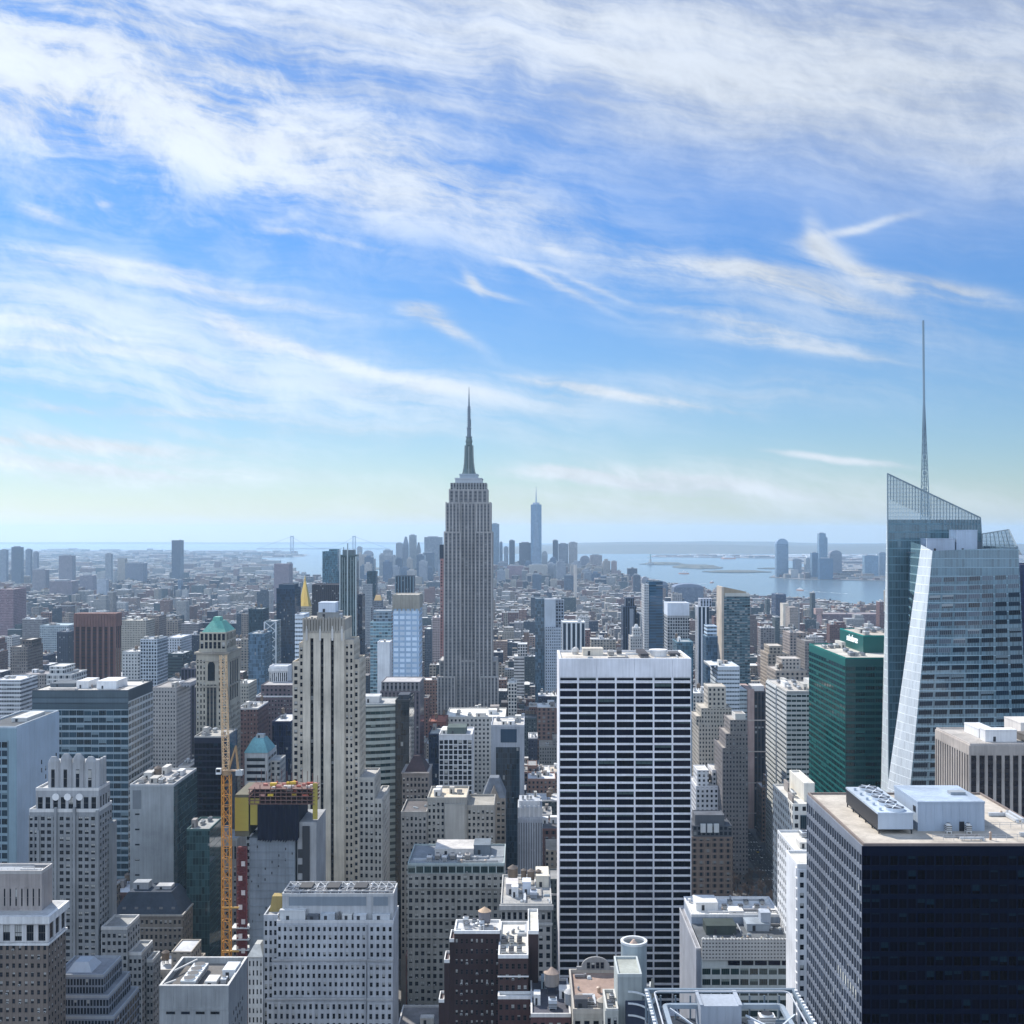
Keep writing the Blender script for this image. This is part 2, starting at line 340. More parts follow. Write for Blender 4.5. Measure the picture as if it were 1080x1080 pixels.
def tag(o, label, cat, group=None, kind=None):
    o['label'] = label; o['category'] = cat
    if group: o['group'] = group
    if kind: o['kind'] = kind
    return o
def empty(name, loc, label, cat, group=None):
    o = bpy.data.objects.new(name, None); COL.objects.link(o); o.location = loc; o.empty_display_size = 1.0
    return tag(o, label, cat, group)
def copy_tree(o, parent=None):
    c = o.copy(); COL.objects.link(c)
    if parent is not None: c.parent = parent
    for ch in o.children: copy_tree(ch, c)
    return c
FOOT = []       # footprints of what is built by hand, so the loose city keeps clear: x0,x1,y0,y1,height
REFS = []       # (short phrase, x, y, z) used when describing neighbours
class B:
    """one building: an Empty at its base and its parts"""
    def __init__(s, name, label, cat, x0, x1, y0, y1, ztop, group=None, ref=None, foot=True):
        s.x0, s.x1, s.y0, s.y1, s.zt = x0, x1, y0, y1, ztop
        s.root = empty(name, ((x0 + x1) / 2, y0, 0), label, cat, group); s.wins = []; s.winmesh = {}
        if foot: FOOT.append((x0, x1, y0, y1, ztop))
        if ref: REFS.append((ref, (x0 + x1) / 2, y0, ztop))
    def part(s, name, mb, mats, col=None, parent=None, **k): return mb.build(name, mats, parent or s.root, col, **k)
    def vol(s, name, x0, x1, y0, y1, z0, z1, style, col, roofc=None, parapet=0.9, pcol=None, rname='roof', fit=None):
        mb = MB(); mb.box(x0, x1, y0, y1, z0, z1)
        if fit:                                 # scale the UVs so that a whole number of bays fits the width
            W = x1 - x0; k = fit / W; mb.uv = [(u * k, v) for u, v in mb.uv]
        o = s.part(name, mb, style, col)
        if roofc: s.roof(x0, x1, y0, y1, z1, roofc, parapet, pcol or col, rname)
        return o
    def roof(s, x0, x1, y0, y1, z, roofc, ph=0.9, pcol=None, rname='roof', pw=0.5, proud=0.06):
        r = MB(); r.box(x0 + .05, x1 - .05, y0 + .05, y1 - .05, z - 0.2, z + 0.05)
        o = s.part(rname, r, 'roof', roofc)
        if ph > 0:
            p = MB(); a, b, c, d = x0 - proud, x1 + proud, y0 - proud, y1 + proud
            p.box(a, b, c, c + pw, z - .25, z + ph, bottom=True); p.box(a, b, d - pw, d, z - .25, z + ph, bottom=True)
            p.box(a, a + pw, c + pw, d - pw, z - .25, z + ph, bottom=True); p.box(b - pw, b, c + pw, d - pw, z - .25, z + ph, bottom=True)
            s.part('parapet', p, 'plain', pcol or (.5, .5, .5))
        return o
    def grid(s, side, a0, a1, z0, z1, plane, cols, rows, pw, sh, dep, wall, pane='pane', gap=None, skip=None, spout=None):
        """piers and spandrels standing proud of the core wall, with one window per opening"""
        pu, pv = (a1 - a0) / cols, (z1 - z0) / rows
        def bx(mb, a, b, o0, o1, zz0, zz1, **k):
            if side == 'N': mb.box(a, b, plane - o1, plane - o0, zz0, zz1, bottom=True, **k)
            elif side == 'R': mb.box(plane + o0, plane + o1, a, b, zz0, zz1, bottom=True, **k)
            else: mb.box(plane - o1, plane - o0, a, b, zz0, zz1, bottom=True, **k)
        if pw > 0:
            for i in range(cols + 1):
                c = a0 + i * pu; lo, hi = c - pw / 2, c + pw / 2
                lo = max(lo, a0); hi = min(hi, a1); bx(wall, lo, hi, 0.0, dep, z0, z1)
        so = dep - 0.06 if spout is None else spout
        for j in range(rows + 1):
            c = z0 + j * pv; lo, hi = max(c - sh / 2, z0), min(c + sh / 2, z1 - 0.02)
            if hi - lo > 0.05: bx(wall, a0 + .02, a1 - .02, 0.0, so, lo, hi)
        for j in range(rows):
            for i in range(cols):
                if skip and skip(i, j): continue
                s.wins.append((side, a0 + (i + .5) * pu, z0 + (j + .5) * pv, pu - pw - .02, pv - sh - .02, plane, pane))
    def finish(s, vis=1090.0, limit=100, xr=(-10, 1090), acs=0):
        """the windows that show largest become parts of their own, the rest one mesh"""
        def area(w_):
            side, a, z, ww, hh, pl, pn = w_
            y = pl if side == 'N' else a; x = a if side == 'N' else pl
            px, py = PX(x, y), PY(z, y)
            if py > min(vis, 1078) or px < xr[0] or px > xr[1]: return -1.0
            k = F / y
            if side == 'N': return ww * hh * k * k
            toward = (x < 0 and side == 'R') or (x > 0 and side == 'L')
            return ww * hh * k * k * abs(x) / y if toward else -1.0
        ar = sorted(s.wins, key=area, reverse=True)
        solo, rest = [q for q in ar[:limit] if area(q) > 0], []
        rest = [q for q in ar if q not in set(solo)]
        for side, a, z, ww, hh, pl, pn in solo:
            key = (side, round(ww, 2), round(hh, 2), pn)
            me = s.winmesh.get(key)
            if me is None:
                mb = MB(); s._win(mb, side, 0, 0, ww, hh, 0)
                ob = mb.build('window', pn, None); me = ob.data; s.winmesh[key] = me; me.name = 'window'
            else:
                ob = bpy.data.objects.new('window', me); COL.objects.link(ob)
            ob.parent = s.root
            L = s.root.location
            ob.location = (a - L.x, pl - L.y, z) if side == 'N' else (pl - L.x, a - L.y, z)
        for side, a, z, ww, hh, pl, pn in random.Random(len(solo) + int(s.zt)).sample([q for q in solo if q[0] == 'N'], min(acs, len([q for q in solo if q[0] == 'N']))):
            mb = MB(); e = random.Random(int(a * 31 + z * 7)).uniform(-.25, .25) * ww; mb.box(a + e - .38, a + e + .38, pl - .85, pl - .1, z - hh / 2 + .05, z - hh / 2 + .55, bottom=True); mb.box(a + e - .3, a + e + .3, pl - .87, pl - .85, z - hh / 2 + .12, z - hh / 2 + .48, 1, bottom=True)
            mb.build('window_air_conditioner', ['plain', 'dark'], s.root, (.5, .5, .48))
        by = {}
        for q in rest: by.setdefault(q[6], []).append(q)
        for pn, qs in by.items():
            mb = MB()
            for side, a, z, ww, hh, pl, _ in qs: s._win(mb, side, a, z, ww, hh, pl)
            mb.build('window', pn, s.root, kind='stuff')
    def _win(s, mb, side, a, z, ww, hh, pl):
        if side == 'N': mb.box(a - ww / 2, a + ww / 2, pl - 0.12, pl - 0.01, z - hh / 2, z + hh / 2, unit=True, bottom=True, sides='NLR')
        elif side == 'R': mb.box(pl + 0.01, pl + 0.12, a - ww / 2, a + ww / 2, z - hh / 2, z + hh / 2, unit=True, bottom=True, sides='NSR')
        else: mb.box(pl - 0.12, pl - 0.01, a - ww / 2, a + ww / 2, z - hh / 2, z + hh / 2, unit=True, bottom=True, sides='NSL')
    # ---- rooftop equipment, each its own part
    def mech(s, x0, x1, y0, y1, z, h, col=(.55, .57, .6), name='bulkhead', roofc=None):
        mb = MB(); mb.box(x0, x1, y0, y1, z, z + h, 0, 1)
        if x1 - x0 > 3: mb.box(x0 - .12, x1 + .12, y0 - .12, y1 + .12, z + h - .5, z + h - .12, bottom=True)
        dw = min(1.2, (x1 - x0) * .3)
        mb.box(x0 + (x1 - x0) * .25, x0 + (x1 - x0) * .25 + dw, y0 - .08, y0 + .05, z + .1, z + min(2.3, h * .8), 2)
        o = s.part(name, mb, ['plain', 'roof', 'dark'], col); return o
    def ac(s, x, y, z, w=3.0, d=5.0, h=2.2, col=(.62, .64, .66), name='ac_unit'):
        mb = MB()
        for dx_ in (-.4, .4):
            for dy_ in (-.4, .4): mb.box(x + dx_ * w - .1, x + dx_ * w + .1, y + dy_ * d - .1, y + dy_ * d + .1, z, z + .5)
        mb.box(x - w / 2, x + w / 2, y - d / 2, y + d / 2, z + .5, z + h, bottom=True)
        n = max(1, int(d / w + .3))
        for i in range(n):
            cyy = y - d / 2 + d * (i + .5) / n; mb.cyl(x, cyy, z + h, z + h + .45, w * .38, 12, 0, 1)
        for i in range(3): mb.box(x - w / 2 - .05, x + w / 2 + .05, y - d / 2 - .05, y + d / 2 + .05, z + .8 + i * .45, z + 1.0 + i * .45, 1, bottom=True)
        return s.part(name, mb, ['metal', 'dark'], col)
    def tank(s, x, y, z, r=2.0, h=3.6, leg=2.6, col=(.20, .15, .11), tc=None):
        mb = MB(); mb.cyl(x, y, z + leg, z + leg + h, r, 14, bottom=True)
        for i in range(3): mb.cyl(x, y, z + leg + .4 + i * h * .33, z + leg + .52 + i * h * .33, r + .05, 14, bottom=True)
        o = s.part('water_tank', mb, 'plain', col)
        c = MB(); c.prism([(x + (r + .25) * math.cos(2 * math.pi * k / 14), y + (r + .25) * math.sin(2 * math.pi * k / 14)) for k in range(14)], z + leg + h, z + leg + h + r * .75, scale=0.0, bottom=True)
        c.build('tank_roof', 'plain', o, tc or (.16, .13, .11))
        g = MB()
        for q in range(4):
            a = math.pi / 4 + q * math.pi / 2; g.bar((x + r * .8 * math.cos(a), y + r * .8 * math.sin(a), z), (x + r * .8 * math.cos(a), y + r * .8 * math.sin(a), z + leg), .28)
        g.box(x - r * .9, x + r * .9, y - r * .9, y + r * .9, z + leg - .3, z + leg - .02, bottom=True)
        g.build('tank_stand', 'plain', o, (.07, .07, .08))
        return o
    def pipes(s, x0, x1, y0, y1, z, n, seed):
        """ducts, pipe runs, vents and a railing across a flat roof"""
        rr = random.Random(seed)
        for k in range(n):
            mb = MB(); x, y = rr.uniform(x0, x1), rr.uniform(y0, y1); q = rr.random()
            if q < .4:
                L = rr.uniform(.15, .45) * (x1 - x0); xe = min(x1, x + L); ye = max(y0, min(y1, y + rr.choice((-1, 1)) * rr.uniform(.1, .4) * (y1 - y0))); h = rr.uniform(.3, .7); w_ = rr.choice((.25, .5, .8))
                mb.bar((x, y, z + h), (xe, y, z + h), w_); mb.bar((xe, y, z + h), (xe, ye, z + h), w_); mb.bar((xe, ye, z), (xe, ye, z + h), w_)
                for t_ in (.1, .5, .9): mb.bar((x + (xe - x) * t_, y, z), (x + (xe - x) * t_, y, z + h), .16)
                s.part('duct', mb, 'metal', rr.choice([(.5, .52, .54), (.36, .38, .4), (.2, .2, .21)]))
            elif q < .75:
                r = rr.uniform(.25, .6); h = rr.uniform(.7, 1.8); mb.cyl(x, y, z, z + h, r, 10); mb.cyl(x, y, z + h, z + h + .3, r * 1.5, 10, r2=r * .5, bottom=True); s.part('vent', mb, 'metal', rr.choice([(.55, .56, .57), (.3, .31, .32), (.42, .3, .22)]))
            else:
                w_, d_ = rr.uniform(1, 3.0), rr.uniform(.8, 2.2); mb.box(x - w_ / 2, x + w_ / 2, y - d_ / 2, y + d_ / 2, z, z + .35); mb.prism([(x - w_ / 2, y - d_ / 2), (x + w_ / 2, y - d_ / 2), (x + w_ / 2, y + d_ / 2), (x - w_ / 2, y + d_ / 2)], z + .351, z + .8, scale=.6); s.part('skylight', mb, 'metal', rr.choice([(.26, .3, .33), (.5, .52, .52)]))
        mb = MB(); m_ = max(3, int((x1 - x0) / 2.4))
        for k in range(m_ + 1): xx = x0 + (x1 - x0) * k / m_; mb.bar((xx, y0 + .3, z), (xx, y0 + .3, z + 1.5), .09)
        for h in (1.0, 1.5): mb.bar((x0, y0 + .3, z + h), (x1, y0 + .3, z + h), .08)
        s.part('railing', mb, 'metal', (.4, .4, .4))
    def clutter(s, x0, x1, y0, y1, z, n, seed, tankp=0.3):
        rr = random.Random(seed); W, D = x1 - x0, y1 - y0
        cells = [(i, j) for i in range(4) for j in range(3)]; rr.shuffle(cells)
        for k in range(min(n, len(cells))):
            i, j = cells[k]; cx = x0 + W * (.1 + .8 * (i + rr.uniform(.3, .7)) / 4); cy_ = y0 + D * (.1 + .8 * (j + rr.uniform(.3, .7)) / 3)
            w_, d_ = W * rr.uniform(.06, .095), D * rr.uniform(.08, .12)
            q = rr.random()
            if q < tankp and w_ > .9: s.tank(cx, cy_, z, min(2.1, w_), 3.4, 2.4)
            elif q < .6: s.ac(cx, cy_, z, max(1.2, min(3.2, w_ * 1.6)), max(1.6, min(6, d_ * 1.8)), rr.uniform(1.6, 2.6), rr.choice([(.6, .62, .64), (.72, .72, .7), (.35, .37, .4)]))
            else: s.mech(cx - w_, cx + w_, cy_ - d_, cy_ + d_, z, rr.uniform(2.5, 5), rr.choice([(.5, .48, .44), (.62, .6, .56), (.3, .27, .25), (.7, .7, .7)]))
m_, t_, p_ = newmat('dark'); p_.inputs['Base Color'].default_value = (.018, .02, .026, 1); p_.inputs['Roughness'].default_value = .5
m_, t_, p_ = newmat('black_glass'); p_.inputs['Base Color'].default_value = (.006, .008, .012, 1); p_.inputs['Roughness'].default_value = .08
mat_plain('mat_net', 0.9, 0.4); mat_plain('paint', 0.4, 0.08, False, spec=.5)
# ================================================================ setting: water, land, streets
m_, t, p = newmat('water'); g = t.n('ShaderNodeNewGeometry').outputs['Position']
p.inputs['Base Color'].default_value = (.09, .13, .155, 1); p.inputs['Roughness'].default_value = .2; p.inputs['IOR'].default_value = 1.33
mp = t.n('ShaderNodeMapping'); t.link(g, mp.inputs[0]); mp.inputs['Scale'].default_value = (1, .35, 1)
bp = t.n('ShaderNodeBump'); bp.inputs['Strength'].default_value = .5; bp.inputs['Distance'].default_value = 6.0
t.link(t.m('ADD', t.noise(mp.outputs[0], .02, 6, .6), t.m('MULTIPLY', t.noise(g, .0012, 4, .6), 1.5)), bp.inputs['Height']); t.link(bp.outputs[0], p.inputs['Normal'])
def mat_ground(name, c1, c2, c3, sc):
    m, t, p = newmat(name); g = t.n('ShaderNodeNewGeometry').outputs['Position']
    n1 = t.noise(g, sc, 8, .65); n2 = t.noise(g, sc * 7, 6, .65)
    c = t.mixc(t.ramp(n1, .4, .6), c1, c2); c = t.mixc(t.ramp(n2, .55, .68), c, c3)
    t.link(c, p.inputs['Base Color']); p.inputs['Roughness'].default_value = .9
mat_ground('asphalt', (.06, .06, .063), (.085, .083, .082), (.12, .115, .11), .05)
mat_ground('paving', (.15, .145, .14), (.11, .108, .105), (.20, .195, .185), .08)
mat_ground('land_far', (.11, .105, .10), (.16, .155, .15), (.32, .32, .32), .004)
mat_ground('wooded', (.055, .065, .045), (.08, .08, .06), (.15, .14, .12), .01)
def sheet(name, poly, z, mat, base=None, kind='structure'):
    m = MB(); m.prism(poly, base if base is not None else z - .02, z); o = m.build(name, mat, None, kind=kind); return o
wm = MB(); wm.quad([(-25000, -7000, -3), (25000, -7000, -3), (25000, 29000, -3), (-25000, 29000, -3)]); wm.build('water', 'water', None, kind='structure')
MANH = [(-1900, -6900), (2200, -6900), (1750, -300), (1650, 2500), (1330, 3700), (930, 4300), (740, 4900), (660, 5700), (560, 6400), (330, 6720), (-250, 6760), (-700, 6250), (-1450, 5300), (-2150, 4700), (-2450, 3800), (-2000, 2500)]
BKLN = [(-24900, -6900), (-2700, -6900), (-2750, 2500), (-3100, 3900), (-2850, 4950), (-2150, 5500), (-1500, 6050), (-1280, 6800), (-1440, 7250), (-1620, 8000), (-1950, 9300), (-2480, 11000), (-3050, 11600), (-2450, 12500), (-2600, 13600), (-3400, 15500), (-5500, 16400), (-24900, 16400)]
JERS = [(1430, 6700), (1560, 6380), (2000, 6220), (6000, 6120), (24900, 6000), (24900, 14200), (4200, 13600), (1500, 13300), (1300, 12300), (2600, 11600), (2300, 9200), (1750, 7700)]
gm = sheet('ground', MANH, 0.0, 'asphalt', -4.0); sheet('ground', BKLN, 0.0, 'land_far', -4.0); sheet('ground', JERS, 0.0, 'land_far', -4.0)
def hills(name, x0, x1, y0, y1, nx, ny, hfun, mat):
    m = MB(); vs_ = [[(x0 + (x1 - x0) * i / nx, y0 + (y1 - y0) * j / ny) for i in range(nx + 1)] for j in range(ny + 1)]
    P = lambda i, j: (vs_[j][i][0], vs_[j][i][1], hfun(*vs_[j][i]))
    for j in range(ny):
        for i in range(nx): m.quad([P(i, j), P(i + 1, j), P(i + 1, j + 1), P(i, j + 1)])
    return m.build(name, mat, None, kind='structure', smooth=True)
def statenh(x, y):
    e = min(1, max(0, (y - 14300) / 1500)) * min(1, max(0, (x + 700) / 1800)); n = mnoise.noise(Vector((x / 2600, y / 2600, 1.7))) * .5 + .5; n2 = mnoise.noise(Vector((x / 700, y / 700, 5.0)))
    return -3.5 + e * (50 + 92 * n + 12 * n2 - max(0, x - 3500) / 250)
hills('hills', -900, 24000, 14200, 20500, 90, 24, lambda x, y: max(-3.6, statenh(x, y)), 'wooded')
hills('hills', -24500, -800, 26000, 28800, 60, 6, lambda x, y: -3.5 + min(1, (y - 26000) / 500) * (30 + 16 * (mnoise.noise(Vector((x / 3000, y / 3000, 9))))), 'wooded')
def island(cx, cyy, rx, ry, h, seed):
    rr = random.Random(seed); pts = [(cx + rx * math.cos(a) * rr.uniform(.82, 1.1), cyy + ry * math.sin(a) * rr.uniform(.8, 1.15)) for a in [6.2832 * k / 22 for k in range(22)]]
    m = MB(); m.prism(pts, -4, .8, top=True); q = [(cx + (x - cx) * .86, cyy + (y - cyy) * .86) for x, y in pts]; m.prism(q, .9, .9 + h, scale=.75); m.build('island', 'wooded', None, kind='structure')
island(1150, 9500, 190, 240, 12, 1); island(1290, 8650, 190, 380, 14, 2); island(1420, 7650, 230, 170, 6, 3); island(-1250, 8300, 230, 220, 9, 4); island(1830, 8350, 130, 90, 3, 5)
# raised blocks between the streets
AVE = [(-1480, 24), (-1260, 24), (-1050, 24), (-830, 24), (-620, 24), (-470, 30), (-310, 24), (-146, 28), (186, 18), (455, 28), (725, 28), (995, 28), (1265, 28), (1480, 24)]
STR = [625 + 80 * k for k in range(-3, 34)]
pv = MB()
for a in range(len(AVE) - 1):
    for s_ in range(len(STR) - 1):
        w_ = 9 if s_ % 8 else 13
        pv.box(AVE[a][0] + AVE[a][1] / 2, AVE[a + 1][0] - AVE[a + 1][1] / 2, STR[s_] + w_, STR[s_ + 1] - 9, -.02, .15)
pv.build('pavement', 'paving', None, kind='structure')
mk = MB()
for ax_ in (186, -146):
    for ln in (-6.5, -2.2, 2.2, 6.5):
        y = 640.0
        while y < 2000: mk.box(ax_ + ln - .09, ax_ + ln + .09, y, y + 3.0, .0, .006); y += 9
    for s_ in STR:
        if 600 < s_ < 2000:
            for k in range(10):
                for yy in (s_ - 13, s_ + 10): mk.box(ax_ - 11 + k * 2.3, ax_ - 10.2 + k * 2.3, yy, yy + 3, .0, .006)
mm, t_, p_ = newmat('marking'); p_.inputs['Base Color'].default_value = (.7, .7, .68, 1); p_.inputs['Roughness'].default_value = .7
mk.build('road_marking', 'marking', None, kind='structure')
# ================================================================ nearest buildings, window by window
WHITE, STONE, BEIGE, CREAM = (.70, .70, .71), (.36, .355, .34), (.42, .385, .33), (.55, .50, .42)
BROWN, REDB, DKBR = (.17, .125, .10), (.15, .065, .055), (.048, .030, .031)
TAR, GRAV, LITE = (.075, .078, .085), (.33, .31, .28), (.62, .62, .61)
def box_building(name, label, cat, pl, pr, pt, Y, dep, ref=None, x0=None, x1=None, group=None):
    return B(name, label, cat, X(pl, Y) if x0 is None else x0, X(pr, Y) if x1 is None else x1, Y, Y + dep, Z(pt, Y), group, ref)

# ---- black slab with tan roof, right foreground
b = B('office_tower', 'black glass office slab with flat tan roof and big bluish roof box', 'office tower', 80, 129, 270, 323, 185.75, ref='the black slab with the tan roof')
core = MB(); core.box(80, 129, 270, 323, 0, 185.75); b.part('core', core, 'plain', (.006, .008, .018))
wl = MB(); b.grid('N', 79.6, 129.4, 0, 184.0, 270, 23, 54, .34, 1.15, .35, wl, 'pane_navy'); wl.box(79.6, 129.4, 269.62, 270, 184.0, 185.7); b.part('front_frame', wl, 'plain_dull', (.002, .005, .019))
wl = MB(); b.grid('L', 270, 323, 0, 184.0, 80, 24, 49, .42, 1.15, .4, wl, 'pane_side')
wl.box(79.6, 80, 270.0, 323, 184.0, 185.7); b.part('side_frame', wl, 'plain', (.19, .215, .26))
b.wins = [q[:6] + ('pane_glint',) if q[0] == 'L' and abs(q[2] - 149.0) < 1.9 and 274 < q[1] < 293 else q for q in b.wins]
mat_pane('pane_glint', (.6, .57, .48), (.2, .2, .2), 1.0, 2, False, blindc=(.75, .71, .6))  # the sun's glint on one row, put into pane and blind colour
b.roof(80, 129, 270, 323, 185.75, (.49, .44, .375), 0.55, (.22, .18, .16))
ct = MB(); x0, x1, y0, y1, zb = 86.6, 95.2, 280, 308, 185.9
for i in range(6):
    yy = y0 + .3 + i * (y1 - y0 - .6) / 5
    for xx in (x0 + .3, x1 - .3): ct.box(xx - .15, xx + .15, yy - .15, yy + .15, zb, zb + 1.1, 2)
for xx in (x0 + .2, x1 - .5): ct.box(xx, xx + .3, y0, y1, zb + .8, zb + 1.15, 2, bottom=True)
ct.prism([(x0, y0), (x1, y0), (x1, y1), (x0, y1)], zb + 1.15, zb + 4.8, 0, 1, bottom=True)
for k in range(9): ct.box(x0 - .06, x0, y0 + .4, y1 - .4, zb + 1.4 + k * .36, zb + 1.55 + k * .36, 2, bottom=True)
ct.box(x0 - .1, x1 + .1, y0 - .1, y1 + .1, zb + 4.8, zb + 5.3, 1, bottom=True)
for k in range(5): ct.box(x0 + .9, x0 + 1.5, y0 + 2.0 + k * 5.4, y0 + 2.6 + k * 5.4, zb + 5.3, zb + 6.0, 1)
ct.box(x0 - .05, x0, y0 + .2, y1 - .2, zb + 1.2, zb + 4.75, 2, bottom=True)
tower = b.part('cooling_tower', ct, ['metal', 'plain', 'dark'], (.40, .46, .53))
for k in range(5):
    f = MB(); cyy = y0 + 2.9 + k * 5.5; cx = (x0 + x1) / 2 + .6; n = 20
    ring = lambda r: [(cx + r * math.cos(6.2832 * q / n), cyy + r * math.sin(6.2832 * q / n)) for q in range(n)]
    f.prism(ring(2.35), zb + 5.3, zb + 6.05, 0, 1)
    f.cyl(cx, cyy, zb + 6.06, zb + 6.25, .45, 8, 0)
    for q in range(6):
        a = q * math.pi / 3; f.bar((cx, cyy, zb + 6.12), (cx + 2.2 * math.cos(a), cyy + 2.2 * math.sin(a), zb + 6.12), .22)
    fo = MB.build(f, 'fan', ['metal', 'dark'], tower, (.62, .66, .70))
pb = MB(); pb.box(97.4, 114.0, 283, 301, 185.8, 193.1, 0, 1)
pb.box(97.3, 114.1, 282.9, 301.1, 192.7, 193.2, 0, 1, bottom=True)
for k in range(1, 8): pb.box(97.4 + k * 2.075 - .04, 97.4 + k * 2.075 + .04, 282.95, 283, 186, 192.6)
ph = b.part('bulkhead', pb, ['metal', 'roof'], (.36, .43, .52))
q = MB(); q.box(107.7, 108.9, 282.86, 283, 185.85, 188.2); q.build('door', 'dark', ph)
q = MB(); q.box(97.28, 97.4, 284.5, 286.2, 190.2, 191.6, bottom=True); q.build('vent', 'dark', ph)
q = MB(); q.box(108.2, 112.0, 290, 292.4, 193.2, 193.9); q.build('skylight', 'plain', ph, (.30, .33, .36))
b.pipes(98, 126, 274, 279, 185.85, 5, 4); b.pipes(116, 127, 285, 320, 185.85, 6, 9)
for xx in (104.3, 109.2): b.ac(xx, 281.2, 185.85, 1.3, 1.5, 2.0, (.72, .72, .70))
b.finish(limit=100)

# ---- white gridded slab, centre
Y = 560.0
b = B('office_tower', 'wide white travertine slab tower with dark windows in seven columns', 'office tower', 17.0, 80.4, 560, 600, 197.0, ref='the white seven-column slab')
core = MB(); core.box(17.0, 80.4, 560, 600, 0, 197); b.part('core', core, 'plain', (.70, .70, .72))
wl = MB(); b.grid('N', 16.2, 81.2, 0.0, 186.6, 560, 7, 49, .80, 1.0, .5, wl, 'pane_office')
for k in range(7):                                  # slot under the attic
    a, c = 16.2 + k * 65 / 7 + .5, 16.2 + (k + 1) * 65 / 7 - .5
    b.wins.append(('N', (a + c) / 2, 188.0, c - a, 1.1, 560, 'pane_office'))
for k in range(8):
    c = 16.2 + k * 65 / 7; wl.box(max(16.2, c - .52), min(81.2, c + .52), 559.5, 560, 186.6, 189.0)
b.part('grid_wall', wl, 'plain', (.76, .76, .79))
at = MB()
for k in range(4):
    e = [16.2, 34.7, 53.3, 71.9, 81.2]; at.box(e[k] + (.05 if k else 0), e[k + 1] - .05, 559.45, 560, 189.0, 198.2, bottom=True)
at.box(16.2, 17.0, 560, 600, 0, 198.2); at.box(80.4, 81.2, 560, 600, 0, 198.2); b.part('attic', at, 'plain', (.76, .76, .79))
b.roof(17, 80.4, 560.3, 600, 197, (.60, .55, .48), 1.2, (.66, .66, .67))
d = MB(); d.cyl(25.5, 590, 197.05, 198.4, 1.6, 12); d.cyl(25.5, 590, 198.4, 200.2, 2.0, 12, r2=1.5); d.cyl(25.5, 590, 200.2, 200.9, 1.5, 12, r2=.4); b.part('radome', d, 'plain', (.55, .53, .5), smooth=False)
b.mech(29, 39.5, 584, 592, 197.05, 3.6, (.60, .55, .47)); b.ac(43.5, 585, 197.05, 3, 5, 2.6, (.5, .48, .45)); b.ac(48, 588, 197.05, 2.5, 3, 3.4, (.16, .16, .17))
b.mech(57.5, 61.5, 572, 596, 197.05, 2.2, (.06, .06, .07))
d = MB(); d.cyl(67.5, 582, 197.05, 199.6, 4.3, 24); d.cyl(67.5, 582, 199.6, 200.4, 4.7, 24, bottom=True); b.part('cooling_tower', d, 'plain', (.68, .68, .68))
b.mech(73.5, 78.5, 580, 590, 197.05, 1.6, (.08, .08, .09)); b.pipes(20, 78, 564, 598, 197.05, 12, 5)
b.finish(limit=100)

# ---- cream tower with three black stripes
mat_facade('strip_black', 1.45, 3.7, 0.9, 0.62, glass=(.006, .007, .012), blind=0.05)
Y = 580.0
b = B('office_tower', 'tall cream stone tower with three black vertical stripes down its front', 'office tower', -119.4, -75.0, Y, Y + 34, 216, ref='the cream tower with three black stripes')
wl = MB(); zt = Z(665, Y)
xs = [X(p, Y) for p in (320, 327.6, 331.0, 338.4, 341.6, 349.2, 352.4, 363.5)]
zs = Z(673, Y)
for i in range(0, 8, 2): wl.box(xs[i], xs[i + 1], Y - 1.1, Y, 0, zs)
wl.box(xs[0], xs[7], Y - 1.1, Y, zs + .01, zt)
wl.box(xs[0], xs[7], Y, Y + 24, 0, zt)
b.part('shaft', wl, 'stone', (.60, .54, .44))
for i in range(1, 7, 2):
    s_ = MB(); s_.box(xs[i] + .05, xs[i + 1] - .05, Y - .16, Y - .02, 4, zs - .1); b.part('window_strip', s_, 'strip_black', (.05, .05, .05))
cr = MB(); n = 15
for i in range(n):
    a = xs[0] - .2 + i * (xs[7] - xs[0] + .4) / n; cr.box(a, a + (xs[7] - xs[0] + .4) / n * .72, Y - 1.35, Y - .6, zt - 1.0, Z(651.5, Y) + (i % 2) * .5)
cr.box(xs[0] - .15, xs[7] + .15, Y - .6, Y + 23.5, zt + .02, Z(653, Y))
b.part('crown', cr, 'stone', (.38, .35, .30))
for p in (324, 338, 351, 361):
    w_ = MB(); xx = X(p, Y); w_.box(xx - .5, xx + .5, Y - 1.5, Y - 1.1, zt - 5, zt + .9); w_.box(xx - .25, xx + .25, Y - 1.45, Y - 1.15, zt + .9, zt + 2.4); b.part('finial', w_, 'stone', (.66, .64, .60))
b.mech(X(333, Y), X(356, Y), Y + 4, Y + 18, Z(653, Y), 3.2, (.30, .30, .29)); b.mech(X(334, Y), X(352, Y), Y + 5, Y + 15, Z(648, Y) + .2, 5.6, (.62, .68, .76))
b.ac(X(343, Y), Y + 20, Z(653, Y), 3, 4, 3.5); b.ac(X(357, Y), Y + 6, Z(653, Y), 2.4, 3, 2.4)
def wing(xa, xb, ya, yb, zt_, cols, rows, col, side_cols=0):
    w2 = MB(); w2.box(xa, xb, ya, yb, 0, zt_)
    b.grid('N', xa, xb, zt_ - rows * 3.62, zt_ - .6, ya, cols, rows, (xb - xa) / cols * .50, 1.6, .3, w2, 'pane')
    if side_cols: b.grid('R', ya, yb, zt_ - rows * 3.62, zt_ - .6, xb, side_cols, rows, (yb - ya) / side_cols * .50, 1.6, .3, w2, 'pane')
    b.part('wing', w2, 'stone', col); b.roof(xa, xb, ya, yb, zt_, (.45, .43, .40), 1.0, col)
WC = (.54, .485, .40)
wing(X(315, Y), xs[0], Y + 1, Y + 18, Z(680, Y), 1, 50, WC); wing(X(308, Y), X(315, Y), Y + 1.5, Y + 16, Z(700, Y), 1, 48, WC)
